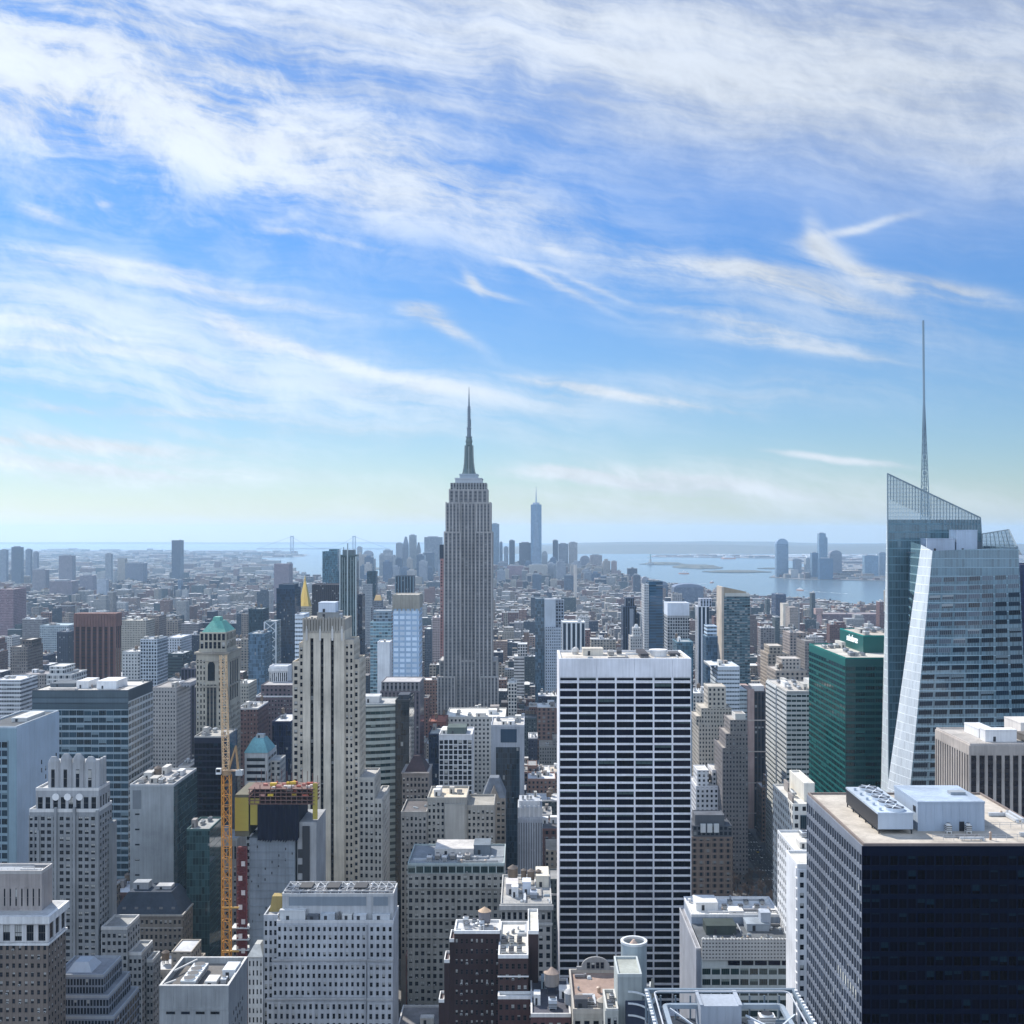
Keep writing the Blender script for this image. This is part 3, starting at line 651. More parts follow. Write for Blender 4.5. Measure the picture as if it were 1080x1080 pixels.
wing(xs[7], X(372.5, Y), Y + 1, Y + 21, Z(677, Y), 2, 52, WC, 5); wing(X(372.5, Y), X(378, Y), Y + 2, Y + 24, Z(698, Y), 1, 48, WC, 5)
wing(X(378, Y), X(394, Y), Y + 2.4, Y + 26, Z(823, Y), 3, 30, (.44, .42, .38), 6); wing(X(394, Y), X(402, Y), Y + 3, Y + 34, Z(846, Y), 2, 25, (.46, .44, .40), 6)
b.finish(vis=940)

# ---- brown brick tower with white crown, left edge
Y = 420.0
b = box_building('office_tower', 'brown brick tower with a white colonnaded crown at the left edge', 'office tower', -60, 50, 968, Y, 16, 'the brown tower with the white crown')
x0, x1, zt = b.x0, b.x1, b.zt
wl = MB(); wl.box(x0, x1, Y, Y + 16, 0, 108.5); b.grid('N', x0 - .3, x1 + .3, 3.5, 108.5, Y, 17, 32, 1.25, 1.55, .3, wl, 'pane_pair'); b.grid('R', Y, Y + 16, 3.5, 108.5, x1, 6, 32, 1.3, 1.55, .3, wl, 'pane_pair')
b.part('wall', wl, 'stone', (.20, .165, .14))
cr = MB(); cr.box(x0, x1, Y, Y + 16, 108.5, zt - 1.8); b.grid('N', x0 - .3, x1 + .3, 109.0, zt - 2.0, Y, 9, 1, 1.7, .9, .5, cr, 'pane_tall'); b.grid('R', Y, Y + 16, 109.0, zt - 2.0, x1, 3, 1, 1.7, .9, .5, cr, 'pane_tall')
mat_pane('pane_tall', nx=3, blind=.2)
b.part('crown', cr, 'stone', (.62, .61, .60))
co = MB(); co.box(x0 - 1.4, x1 + 1.3, Y - 1.4, Y + 17.2, zt - 1.78, zt + .9, bottom=True); co.box(x0 - .8, x1 + .8, Y - .8, Y + 16.6, 107.9, 108.7, bottom=True); b.part('cornice', co, 'stone', (.74, .74, .73))
b.roof(x0, x1, Y, Y + 16, zt + .95, (.50, .50, .50), 0)
pz = Z(921, Y + 5); p2 = MB(); p2.box(x0, X(44, Y + 5), Y + 5, Y + 14.5, zt + 1, pz); b.grid('N', x0, X(44, Y + 5) + .2, zt + 2, pz - 5, Y + 5, 16, 1, 1.6, 1.4, .2, p2, 'pane'); b.part('penthouse', p2, 'stone', (.40, .355, .33))
b.roof(x0, X(44, Y + 5), Y + 5, Y + 14.5, pz, (.42, .45, .48), 1.0, (.50, .47, .44)); b.pipes(x0 + 1, X(42, Y + 5), Y + 6, Y + 13, pz + .05, 5, 26)
b.finish(acs=14)

# ---- grey deco tower with scalloped crown
Y = 500.0
b = box_building('office_tower', 'grey white art deco tower with scalloped crown and round medallions', 'office tower', 31, 104, 856, Y, 17, 'the art deco tower with medallions')
x0, x1, zt = b.x0, b.x1, b.zt; DC = (.275, .29, .30)
wl = MB(); wl.box(x0, x1, Y, Y + 16, 0, zt)
b.grid('N', x0 + 4.6, x1 - 1.0, 1.5, zt - 1.5, Y, 9, 45, 1.05, 1.35, .3, wl, 'pane_pair')
b.grid('R', Y + .4, Y + 15.6, 1.5, zt - 1.5, x1, 5, 45, 1.1, 1.35, .3, wl, 'pane_pair'); b.grid('N', x0 - .2, x0 + 4.0, 1.5, zt - 1.5, Y, 2, 45, .8, 1.35, .25, wl, 'pane')
for fx in (4.2, 11.8, 20.0): wl.box(x0 + fx - .55, x0 + fx + .55, Y - 1.2, Y, 0, zt + (2.0 if fx > 5 else -8))
wl.box(x1 - 1.0, x1 + .3, Y - 1.0, Y, 0, zt + .6)
wl.box(x1 + .3, x1 + 1.9, Y + 11.0, Y + 17.0, 0, Z(868, Y + 11))
b.part('wall', wl, 'stone', DC); b.roof(x0, x1, Y, Y + 16, zt, (.5, .5, .49), 1.2, (.60, .60, .59))
ta, tb, tz = X(36.5, Y), X(103, Y), Z(834, Y); u = MB(); u.box(ta, tb, Y + 1.2, Y + 14.5, zt, tz)
b.grid('N', ta + .4, tb - .4, zt + .2, tz - 2.4, Y + 1.2, 8, 1, 1.3, 1.2, .3, u, 'pane_tall'); b.grid('R', Y + 1.6, Y + 14.2, zt + .2, tz - 2.4, tb, 4, 1, 1.3, 1.2, .3, u, 'pane_tall')
b.part('upper_tier', u, 'stone', (.36, .37, .38)); b.roof(ta, tb, Y + 1.2, Y + 14.5, tz, (.5, .5, .49), 1.0, (.60, .60, .59))
ca, cb, cz = X(48, Y), X(100, Y), Z(799, Y); c_ = MB(); c_.box(ca, cb, Y + 2.6, Y + 13, tz, cz - 3); nb = 4; wv = (cb - ca) / nb
for i in range(nb):                                  # bowed bays with arched heads
    m0 = ca + (i + .5) * wv; pts = [(m0 + wv * .46 * math.sin(a), Y + 2.6 - wv * .22 * math.cos(a)) for a in [(-90 + 30 * k) * math.pi / 180 for k in range(7)]]
    c_.prism(pts + [(m0 + wv * .46, Y + 3.4), (m0 - wv * .46, Y + 3.4)], tz, cz - 2.2 + (1.2 if i in (1, 2) else 0))
    c_.prism(pts + [(m0 + wv * .46, Y + 3.4), (m0 - wv * .46, Y + 3.4)], cz - 2.2 + (1.2 if i in (1, 2) else 0), cz + (1.2 if i in (1, 2) else 0), scale=.45)
for i in range(3):
    m0 = Y + 3.6 + i * 3.6; c_.prism([(cb - .3, m0 - 1.5), (cb + .9, m0 - .7), (cb + .9, m0 + .7), (cb - .3, m0 + 1.5)], tz, cz - 1.6, scale=.9)
b.part('crown', c_, 'stone', (.42, .43, .44))
for i in range(nb):
    s_ = MB(); m0 = ca + (i + .5) * wv; s_.box(m0 - .7, m0 + .7, Y + 2.6 - wv * .25, Y + 2.6 - wv * .2, tz + 1.2, cz - 5.5, unit=True); b.part('window', s_, 'pane_tall')
for p in (58, 70.5, 83):
    s_ = MB(); xx = X(p, Y); s_.quad([(xx + 1.55 * math.cos(6.2832 * k / 18), Y + .55, Z(841, Y) + 1.55 * math.sin(6.2832 * k / 18)) for k in range(18)])
    for k in range(18):
        a, c = 6.2832 * k / 18, 6.2832 * (k + 1) / 18; P = lambda t_, yy: (xx + 1.55 * math.cos(t_), yy, Z(841, Y) + 1.55 * math.sin(t_)); s_.quad([P(a, Y + .95), P(c, Y + .95), P(c, Y + .55), P(a, Y + .55)])
    b.part('medallion', s_, 'stone', (.75, .75, .74))
zz = Z(980, Y - 2); xa, xb = x1 + 1.9, X(134, Y - 2)
def dwing(xa, xb, ya, yb, zt_, c, r, sc, base=0):
    w2 = MB(); w2.box(xa, xb, ya, yb, base, zt_); b.grid('N', xa, xb + .25, max(2, zt_ - r * 3.3), zt_ - 1.2, ya, c, r, (xb - xa) / c * .42, 1.5, .25, w2, 'pane'); b.grid('R', ya, yb, max(2, zt_ - r * 3.3), zt_ - 1.2, xb, sc, r, (yb - ya) / sc * .42, 1.5, .25, w2, 'pane')
    b.part('wing', w2, 'stone', (.31, .32, .325)); b.roof(xa, xb, ya, yb, zt_, (.34, .34, .33), 1.1, (.56, .56, .55))
dwing(xa, xb, Y - 2, Y + 14, zz, 5, 24, 5); dwing(xb + .3, X(150, Y), Y - 1, Y + 14, Z(1006, Y), 3, 20, 5); dwing(X(150, Y) + .6, X(158, Y), Y + 4, Y + 14, Z(1018, Y), 2, 18, 4)
FOOT.append((x1, X(158, Y), Y - 2, Y + 17, 80))
b.finish()

# ---- stepped grey-blue block in front of it
Y = 452.0
b = box_building('office_building', 'low stepped dark glass block with pale floor lines in front of the deco tower', 'office building', 58, 109, 1030, Y, 20, 'the stepped dark glass block')
x0, x1 = b.x0, b.x1
for i, (pt, ex) in enumerate(((1030, 0), (1052, 3.2), (1074, 6.4))):
    zt_ = Z(pt, Y) if i == 0 else Z(pt, Y - ex); zb = 0 if i == 2 else Z((1052, 1074)[i], Y - (3.2, 6.4)[i])
    w2 = MB(); xa, xb, ya, yb = x0, x1 + ex, Y - ex, Y + 20 + ex * .4; w2.box(xa, xb, ya, yb, zb, zt_); r = max(1, int((zt_ - zb) / 3.2))
    b.grid('N', xa, xb + .3, zb, zt_ - .5, ya, 16 + i * 2, r if i < 2 else 21, .35, .7, .3, w2, 'pane_side'); b.grid('R', ya, yb, zb, zt_ - .5, xb, 10, r if i < 2 else 21, .35, .7, .3, w2, 'pane_side')
    b.part('tier', w2, 'plain', (.22, .25, .30)); b.roof(xa, xb, ya, yb, zt_, (.30, .31, .33), .9, (.36, .39, .43))
m = MB(); m.prism([(x0 + 3, Y + 4), (x0 + 13, Y + 4), (x0 + 13, Y + 15), (x0 + 3, Y + 15)], Z(1030, Y) + .06, Z(1030, Y) + 3.4, scale=.55); b.part('bulkhead', m, 'metal', (.45, .50, .56))
b.finish()

# ---- bare concrete block with plant well on the roof
b = B('office_building', 'blank grey concrete block with open roof well of white chillers', 'office building', X(168, 400), X(241, 400), 400, 427, Z(1040, 400), ref='the concrete block with roof chillers')
x0, x1, zt = b.x0, b.x1, b.zt
w2 = MB(); w2.box(x0, x1, 400, 427, 0, zt - 2.2); w2.box(x0, x1, 400, 400.6, zt - 2.2, zt); w2.box(x0, x1, 426.4, 427, zt - 2.2, zt); w2.box(x0, x0 + .6, 400.6, 426.4, zt - 2.2, zt); w2.box(x1 - .6, x1, 400.6, 426.4, zt - 2.2, zt)
for k in range(1, 5): w2.box(x0 + k * 4.9 - .06, x0 + k * 4.9 + .06, 399.92, 400, 0, zt - .5)
w2.box(x0, x1, 399.85, 400, zt - 8.4, zt - 7.6, bottom=True)
b.part('wall', w2, 'stone', (.33, .345, .35)); cp = MB()
cp.box(x0 - .1, x1 + .1, 399.8, 400.7, zt + .01, zt + .3, bottom=True); cp.box(x0 - .1, x1 + .1, 426.3, 427.1, zt + .01, zt + .3, bottom=True); cp.box(x0 - .1, x0 + .7, 400.7, 426.3, zt + .01, zt + .3, bottom=True); cp.box(x1 - .7, x1 + .1, 400.7, 426.3, zt + .01, zt + .3, bottom=True)
b.part('coping', cp, 'stone', (.66, .65, .62)); b.roof(x0 + .6, x1 - .6, 400.6, 426.4, zt - 2.1, (.16, .15, .14), 0)
for k in range(4): b.ac(x0 + 9.0, 405.5 + k * 4.3, zt - 2.1, 5.4, 3.6, 2.6, (.72, .74, .74))
b.mech(x0 + 14.6, x0 + 18.6, 405, 411, zt - 2.1, 1.8, (.70, .69, .66)); b.mech(x0 + 19, x1 - .8, 412, 420, zt - 2.1, 3.2, (.68, .70, .72)); b.ac(x0 + 21, 407, zt - 2.1, 2.0, 3, 2.4)
for (pa, pb_) in (((x0 + .6, 414), (x0 + 6, 425.5)), ((x0 + 1, 402), (x0 + 4, 406))):
    g = MB(); g.bar((pa[0], pa[1], zt - .2), (pb_[0], pb_[1], zt - .2), .5); b.part('duct', g, 'plain', (.6, .6, .58))
for i, z_ in enumerate((78, 81.5, 85, 88.5)):
    for j in range(5): b.wins.append(('R', 404 + j * 3.2 + i * 1.0, z_, .9, 1.5, x1, 'pane'))
for k in range(4): b.wins.append(('N', x0 + 4 + k * 5.2, zt - 9.4, 3.2, .9, 400, 'pane'))
b.finish()

# ---- white stone block with trussed roof
Y = 450.0
b = box_building('office_building', 'broad white stone block with rows of narrow windows and a steel roof frame', 'office building', 292, 415, 973, Y, 18, 'the white block with the steel roof frame')
x0, x1 = b.x0, b.x1; WS = (.47, .485, .51); xr = X(389, Y)
z3, z2, z1 = Z(973, Y), Z(1013, Y - 1.2), Z(1054, Y - 2.4)
w2 = MB(); w2.box(x0, x1, Y, Y + 18, 0, z3)
def tier(xa, xb, ya, zb, zt_, c, r): b.grid('N', xa, xb, zb, zt_, ya, c, r, (xb - xa) / c * .54, 1.55, .45, w2, 'pane')
tier(x0, xr - .8, Y, z2 + .4, z3 - .8, 16, 4); tier(xr, x1, Y - .2, z2 + .4, z3 - .8, 4, 4); w2.box(xr, x1, Y - .2, Y, 0, z3 - .4)
w2.box(x0 - 1.4, xr - .6, Y - 1.2, Y, 0, z2); w2.box(xr - .4, x1, Y - 1.6, Y - .66, 0, z2 - .3); tier(x0 - 1.4, xr - .8, Y - 1.2, z1 + .5, z2 - .9, 17, 4); tier(xr, x1, Y - 1.6, z1 + .5, z2 - .9, 4, 4)
w2.box(x0 - 3.2, xr - .6, Y - 2.6, Y - 1.66, 0, z1); w2.box(xr - .4, x1, Y - 3.0, Y - 2.07, 0, z1 - .3); tier(x0 - 3.2, xr - .8, Y - 2.6, 2.0, z1 - .9, 17, 20); tier(xr, x1, Y - 3.0, 2.0, z1 - .9, 4, 20)
b.part('wall', w2, 'stone', WS)
for zz_, ya, xa in ((z2, Y - 1.75, x0 - 1.8), (z1, Y - 3.2, x0 - 3.6)):
    l = MB(); l.box(xa, xr - .6, ya, ya + 1.3, zz_ + .02, zz_ + .55, bottom=True); l.box(xr - .4, x1 + .1, ya - .35, ya + 1.0, zz_ - .1, zz_ + .45, bottom=True); b.part('ledge', l, 'stone', (.44, .44, .44))
b.roof(x0, x1, Y, Y + 18, z3, (.46, .47, .48), .9, (.58, .58, .58))
pz = Z(944, Y + 3); w3 = MB(); w3.box(x0 + 1.5, x1 - .3, Y + 3, Y + 16.5, z3, pz); pent = b.part('penthouse', w3, 'stone', (.47, .48, .49))
for (pa, pb_) in ((305, 386), (394, 409)):
    g = MB(); g.box(X(pa, Y + 3), X(pb_, Y + 3), Y + 2.9, Y + 3, pz - 4.2, pz - .7, bottom=True)
    n = int((pb_ - pa) / 7)
    for k in range(n + 1): xx = X(pa, Y + 3) + k * (X(pb_, Y + 3) - X(pa, Y + 3)) / n; g.box(xx - .06, xx + .06, Y + 2.82, Y + 2.9, pz - 4.2, pz - .7)
    g.build('louvre_panel', 'metal', pent, (.22, .26, .30))
b.roof(x0 + 1.5, x1 - .3, Y + 3, Y + 16.5, pz, (.12, .13, .15), .7, (.55, .55, .54))
tr = MB(); n = 14; xa, xb = x0 + 2, x1 - .8
for k in range(n):
    p, q = xa + (xb - xa) * k / n, xa + (xb - xa) * (k + 1) / n
    for ya in (Y + 4, Y + 10, Y + 16): tr.bar((p, ya, pz + 1.3), (q, ya, pz + 1.3), .3)
    tr.bar((p, Y + 4, pz + 1.3), (q, Y + 10, pz + 1.3), .22); tr.bar((q, Y + 10, pz + 1.3), (p, Y + 16, pz + 1.3), .22); tr.bar((p, Y + 4, pz), (p, Y + 4, pz + 1.3), .3); tr.bar((p, Y + 16, pz), (p, Y + 16, pz + 1.3), .3)
    tr.bar((p, Y + 4, pz + 1.3), (p, Y + 16, pz + 1.3), .2)
b.part('roof_truss', tr, 'plain', (.50, .51, .52))
b.pipes(x0 + 3, x1 - 2, Y + 5, Y + 16, pz + .05, 10, 6)
for k in range(3): b.ac(x0 + 10 + k * 11, Y + 10, pz + .05, 5, 7, 1.0, (.20, .24, .30))
for (pa, pb_, h_, c_) in ((295, 322, 4.6, (.62, .63, .63)), (324, 336, 2.6, (.12, .13, .15)), (338, 353, 3.2, (.48, .52, .56)), (356, 358, 3.4, (.2, .2, .2)), (361, 371, 3.0, (.62, .62, .60)), (373, 386, 2.8, (.60, .62, .64)), (393, 411, 2.9, (.60, .62, .64))): b.mech(X(pa, Y + 1), X(pb_, Y + 1), Y + .9, Y + 2.85, z3 + .06, h_, c_, 'plant_box')
w4 = MB(); xa, xb = X(277, Y), x0 - .05; w4.box(xa, xb, Y + 2, Y + 16, 0, Z(969, Y)); b.grid('N', xa, xb, 60, Z(971, Y), Y + 2, 3, 13, .9, 1.5, .3, w4, 'pane'); b.part('wing', w4, 'stone', WS); b.roof(xa, xb, Y + 2, Y + 16, Z(969, Y), (.4, .4, .4), .9, WS)
xa2 = X(261, Y); zl = Z(1010, Y); w5 = MB(); w5.box(xa2, xa - .05, Y + 1, Y + 14, 0, zl); b.grid('N', xa2, xa - .1, 2, zl - .8, Y + 1, 4, 24, .9, 1.6, .3, w5, 'pane'); b.part('wing', w5, 'stone', (.60, .60, .59))
rf = MB(); rf.prism([(xa2 - .4, Y + .4), (xa, Y + .4), (xa, Y + 14), (xa2 - .4, Y + 14)], zl + .01, zl + 3.6, scale=.35, bottom=True); b.part('hipped_roof', rf, 'roof', (.50, .50, .47))
aw = MB(); aw.prism([(X(279, Y), Y + 8), (X(297, Y), Y + 8), (X(297, Y), Y + 14), (X(279, Y), Y + 14)], Z(963, Y + 8), Z(946, Y + 8), scale=.7); b.part('canopy', aw, 'plain', (.36, .27, .10))
b.finish()

# ---- concrete tower under construction
Y = 520.0
b = B('building_site', 'unfinished concrete tower wrapped in black netting with yellow formwork screens', 'building site', X(247, Y), X(333, Y), Y, Y + 28, Z(832, Y), ref='the unfinished concrete tower')
w2 = MB(); w2.box(X(263, Y), X(311, Y), Y, Y + 26, 0, Z(884, Y))
for k in range(34): zz_ = 2 + k * 3.5; w2.box(X(263, Y) - .05, X(311, Y) + .05, Y - .22, Y, zz_, zz_ + .30, bottom=True)
for k in range(60):
    zz_ = 4 + (k * 37 % 114); xx = X(264, Y) + (k * 53 % 190) / 10.0; w2.box(xx, xx + .5, Y - .12, Y, zz_, zz_ + 1.1, 1, bottom=True)
b.part('concrete_core', w2, ['stone', 'dark'], (.22, .25, .28))
w2 = MB(); w2.box(X(313, Y), X(333, Y), Y + 1.5, Y + 26, 0, Z(868, Y)); b.part('side_core', w2, 'stone', (.34, .345, .35))
w2 = MB()
for zz_ in range(20, 116, 7):
    w2.box(X(313.5, Y), X(318.5, Y), Y + 1.4, Y + 1.5, zz_, zz_ + 4)
b.part('core_opening', w2, 'dark')
w2 = MB(); w2.box(X(318.5, Y), X(326, Y), Y + .9, Y + 1.5, 92, Z(872, Y)); b.part('shaft_opening', w2, 'dark')
net = MB(); xa, xb = X(272, Y), X(315, Y)
for k in range(8):                                   # netting hangs in slack folds
    p, q = xa + (xb - xa) * k / 8, xa + (xb - xa) * (k + 1) / 8; m0 = (p + q) / 2
    for (a, c, ya, yc) in ((p, m0, Y - .9, Y - 1.5), (m0, q, Y - 1.5, Y - .9)): net.quad([(a, ya, Z(886 + k % 3, Y)), (c, yc, Z(885, Y)), (c, yc, Z(848, Y)), (a, ya, Z(848, Y))])
net.box(xa, xb, Y - .7, Y + 22, Z(884, Y), Z(848, Y)); b.part('safety_netting', net, 'mat_net', (.006, .009, .024))
dk = MB()
for k in range(5): dk.box(X(262, Y), X(332, Y), Y - .8, Y + 13, Z(848, Y) + k * 1.7, Z(848, Y) + k * 1.7 + .32, bottom=True)
for k in range(13): xx = X(263, Y) + k * 2.4; dk.box(xx, xx + .3, Y - .6, Y - .3, Z(848, Y), Z(832, Y) + (k % 3)); dk.box(xx, xx + .22, Y + 12.5, Y + 12.7, Z(848, Y), Z(824, Y) + (k * 7 % 4))
b.part('formwork_deck', dk, 'plain', (.17, .095, .08))
rr = random.Random(5)
for k in range(64):
    q = MB(); xx, yy = rr.uniform(X(263, Y), X(328, Y)), rr.uniform(Y - 1.0, Y + 12); q.box(xx, xx + rr.uniform(.8, 3.0), yy, yy + rr.uniform(.4, 1.6), Z(848, Y) + 7.15 - 1.7 * (k % 3), Z(848, Y) + 7.15 - 1.7 * (k % 3) + rr.uniform(.5, 1.3)); b.part('formwork_panel', q, 'plain', rr.choice([(.50, .20, .16), (.55, .30, .24), (.62, .55, .50), (.60, .42, .05), (.45, .12, .08)]))
for (pa, pb_, ta, ba, ya) in ((248, 262.4, 841, 876, Y - .6), (264, 273.5, 842, 870, Y - .2), (330, 335, 826, 864, Y - .4)):
    g = MB(); g.box(X(pa, Y), X(pb_, Y), ya, ya + .4, Z(ba, Y), Z(ta, Y), bottom=True)
    for k in range(1, 5): zz_ = Z(ba, Y) + k * (Z(ta, Y) - Z(ba, Y)) / 5; g.box(X(pa, Y), X(pb_, Y), ya - .1, ya, zz_, zz_ + .2, bottom=True)
    b.part('climbing_screen', g, 'paint', (.36, .29, .05))
g = MB(); g.box(X(248, Y), X(262.6, Y), Y - .2, Y + 26, Z(882, Y), Z(838, Y), bottom=True); b.part('screen_box', g, 'plain', (.13, .12, .08))
ho = MB(); xa, xb = X(251, Y), X(261, Y); zz_ = 0
while zz_ < Z(893, Y):
    ho.box(xa, xb, Y - 1.6, Y + 1.2, zz_, zz_ + .3, bottom=True); ho.bar((xa, Y - 1.6, zz_), (xb, Y - 1.6, zz_ + 3), .25); ho.bar((xb, Y - 1.6, zz_), (xa, Y - 1.6, zz_ + 3), .25); zz_ += 3
for xx in (xa, xb): ho.box(xx - .2, xx + .2, Y - 1.9, Y - 1.5, 0, Z(893, Y))
ho.box(xa + .2, xb - .2, Y - .8, Y + 1.0, 0, Z(893, Y)); b.part('hoist_tower', ho, 'plain', (.17, .045, .045))
for k in range(8):
    q = MB(); zz_ = 62 + k * 6.6; xx = xa + .7 + 1.3 * (k % 2); q.box(xx, xx + 1.7, Y - 2.0, Y - 1.62, zz_, zz_ + 2.2, bottom=True); b.part('hoist_gate', q, 'plain', (.66, .60, .58))
for z_ in (978, 990, 1001):
    q = MB(); q.box(X(245, Y), X(264, Y), Y - 2.2, Y + 4, Z(z_, Y), Z(z_, Y) + .45, bottom=True); b.part('loading_deck', q, 'plain', (.6, .62, .62))

# ---- luffing tower crane
Yc, xc = 515.0, X(239, 515); zb_, zt_ = 0, Z(817, 515)
cr = empty('tower_crane', (xc, Yc, 0), 'yellow lattice tower crane with its jib raised beside the unfinished tower', 'tower crane')
def lattice(mb, p, q, w, n, cw=.34, bw=.2):
    p, q = Vector(p), Vector(q); d = (q - p) / n; dn = d.normalized(); up = Vector((0, 1, 0)) if abs(dn.y) < .9 else Vector((1, 0, 0))
    a = dn.cross(up).normalized() * w / 2; c = dn.cross(a).normalized() * w / 2; cs = [-a - c, a - c, a + c, -a + c]
    for o in cs: mb.bar(p + o, q + o, cw)
    for k in range(n):
        for i in range(4):
            o1, o2 = cs[i], cs[(i + 1) % 4]; A0 = p + d * k
            mb.bar(A0 + o1, A0 + o2, bw); mb.bar(A0 + (o1 if k % 2 else o2), A0 + d + (o2 if k % 2 else o1), bw)
ms = MB(); lattice(ms, (xc, Yc, zb_), (xc, Yc, zt_), 3.5, 32, .44, .22); ms.build('mast', 'paint', cr, (.60, .27, .04))
sl_ = MB(); sl_.cyl(xc, Yc, zt_, zt_ + 1.6, 2.2, 12, bottom=True); sl_.box(xc - 1.8, xc + 5.0, Yc - 1.2, Yc + 1.2, zt_ + 1.6, zt_ + 2.1, bottom=True); sl_.build('slewing_platform', 'paint', cr, (.34, .22, .12))
jb = MB(); lattice(jb, (xc - .2, Yc, zt_ + 2), (xc - 2.6, Yc + 4, Z(692, Yc)), 2.6, 20, .30, .16); jb.build('jib', 'paint', cr, (.66, .46, .26))
af = MB()
for yo in (-1.1, 1.1): af.bar((xc + 1, Yc + yo, zt_ + 2.4), (xc + 4.2, Yc + yo * .4, zt_ + 13), .5); af.bar((xc + 5.2, Yc + yo, zt_ + 2.4), (xc + 4.2, Yc + yo * .4, zt_ + 13), .5)
af.build('a_frame', 'paint', cr, (.42, .26, .12))
cb_ = MB(); cb_.box(xc - 4.2, xc - 2.0, Yc - 2.6, Yc - .8, zt_ + .6, zt_ + 3.2, bottom=True); cab = cb_.build('cab', 'paint', cr, (.72, .73, .74))
g = MB(); g.box(xc - 4.0, xc - 2.2, Yc - 2.68, Yc - 2.6, zt_ + 1.6, zt_ + 2.9, bottom=True); g.build('cab_window', 'black_glass', cab)
cw = MB(); cw.box(xc + 4.4, xc + 7.4, Yc - 1.4, Yc + 1.4, zt_ - .2, zt_ + 2.2, bottom=True); cw.build('counterweight', 'plain', cr, (.50, .52, .52))
cb2 = MB(); cb2.bar((xc + 4.2, Yc, zt_ + 13), (xc - 2.4, Yc + 3.7, Z(700, Yc)), .14); cb2.build('luffing_cable', 'plain', cr, (.12, .12, .12))
for z_ in (958, 1004):
    t_ = MB(); t_.box(xc - 2.4, X(252, Yc), Yc - .3, Yc + .5, Z(z_, Yc), Z(z_, Yc) + .6, bottom=True); t_.build('wall_tie', 'paint', cr, (.55, .33, .08))

# ---- big grey stone office block, centre
Y = 520.0
b = box_building('office_building', 'wide weathered grey stone block with a green glass top floor and paired windows', 'office building', 430, 532, 912, Y, 32, 'the weathered grey stone block')
x0, x1, zt = b.x0, b.x1, b.zt
w2 = MB(); w2.box(x0, x1, Y, Y + 32, 0, zt); b.grid('N', x0, x1, 4.0, zt - 4.2, Y, 16, 29, 1.25, 1.5, .4, w2, 'pane_pair')
for k in range(0, 17, 4): xx = x0 + k * (x1 - x0) / 16; w2.box(max(x0, xx - .5), min(x1, xx + .5), Y - .8, Y - .41, 0, zt - 4.2)
for p in (937, 969, 989): w2.box(x0 - .2, x1 + .2, Y - 1.0, Y, Z(p, Y), Z(p, Y) + .6, bottom=True)
b.part('wall', w2, 'stone', (.315, .31, .285))
g = MB(); b.grid('N', x0, x1, zt - 3.9, zt - .4, Y - .1, 12, 1, .5, .5, .25, g, 'pane_green'); b.part('top_floor', g, 'plain', (.32, .37, .36))
b.roof(x0, x1, Y, Y + 32, zt, (.24, .26, .28), .8, (.34, .40, .40)); b.mech(X(456, Y), X(498, Y), Y + 14, Y + 30, zt + .05, 3.4, (.58, .55, .52)); b.mech(X(498, Y), X(516, Y), Y + 16, Y + 28, zt + .05, 4.6, (.16, .19, .22))
for k in range(6): b.ac(X(452 + k * 8, Y), Y + 6 + (k % 2) * 3, zt + .05, 2.4, 3.4, 2.4, ((.62, .62, .62), (.5, .46, .42))[k % 2])
b.pipes(x0 + 1, x1 - 1, Y + 1, Y + 14, zt + .05, 14, 7); b.finish(vis=1075, acs=22)
# ---- taller blocks behind it
Y = 620.0
b = box_building('apartment_building', 'tan grey stepped block with a blank side wall and cream roof', 'office building', 423, 521, 843, Y, 30, 'the stepped block with the cream roof')
for (pa, pb_, pt, dy_, c, cc) in ((423, 450, 858, 0, 6, (.33, .32, .30)), (450.4, 492, 844, 2, 8, (.37, .36, .33)), (492.4, 521, 853, 4, 6, (.33, .315, .285))):
    xa, xb, zz_ = X(pa, Y), X(pb_, Y), Z(pt, Y); w2 = MB(); w2.box(xa, xb, Y + dy_, Y + 30, 0, zz_)
    lim = xb if pa != 450.4 else X(469, Y)
    b.grid('N', xa, lim, zz_ - 22 * 3.5, zz_ - 1, Y + dy_, c if lim == xb else 4, 22, 1.15, 1.5, .3, w2, 'pane'); b.part('wall', w2, 'stone', cc); b.roof(xa, xb, Y + dy_, Y + 30, zz_, ((.14, .13, .13), (.64, .56, .44), (.36, .34, .30))[(423, 450.4, 492.4).index(pa)], 1.1, cc)
b.mech(X(469, Y), X(490, Y), Y + .6, Y + 1.9, Z(891, Y), 22, (.40, .39, .36), 'stair_wall'); b.mech(X(468, Y), X(495, Y), Y - 6, Y - .5, Z(905, Y) - 2, 9, (.58, .57, .56)); b.clutter(X(452, Y), X(490, Y), Y + 6, Y + 28, Z(844, Y), 4, 3); b.pipes(X(425, Y), X(448, Y), Y + 2, Y + 28, Z(858, Y) + .05, 4, 29)
b.finish(vis=905, acs=18)

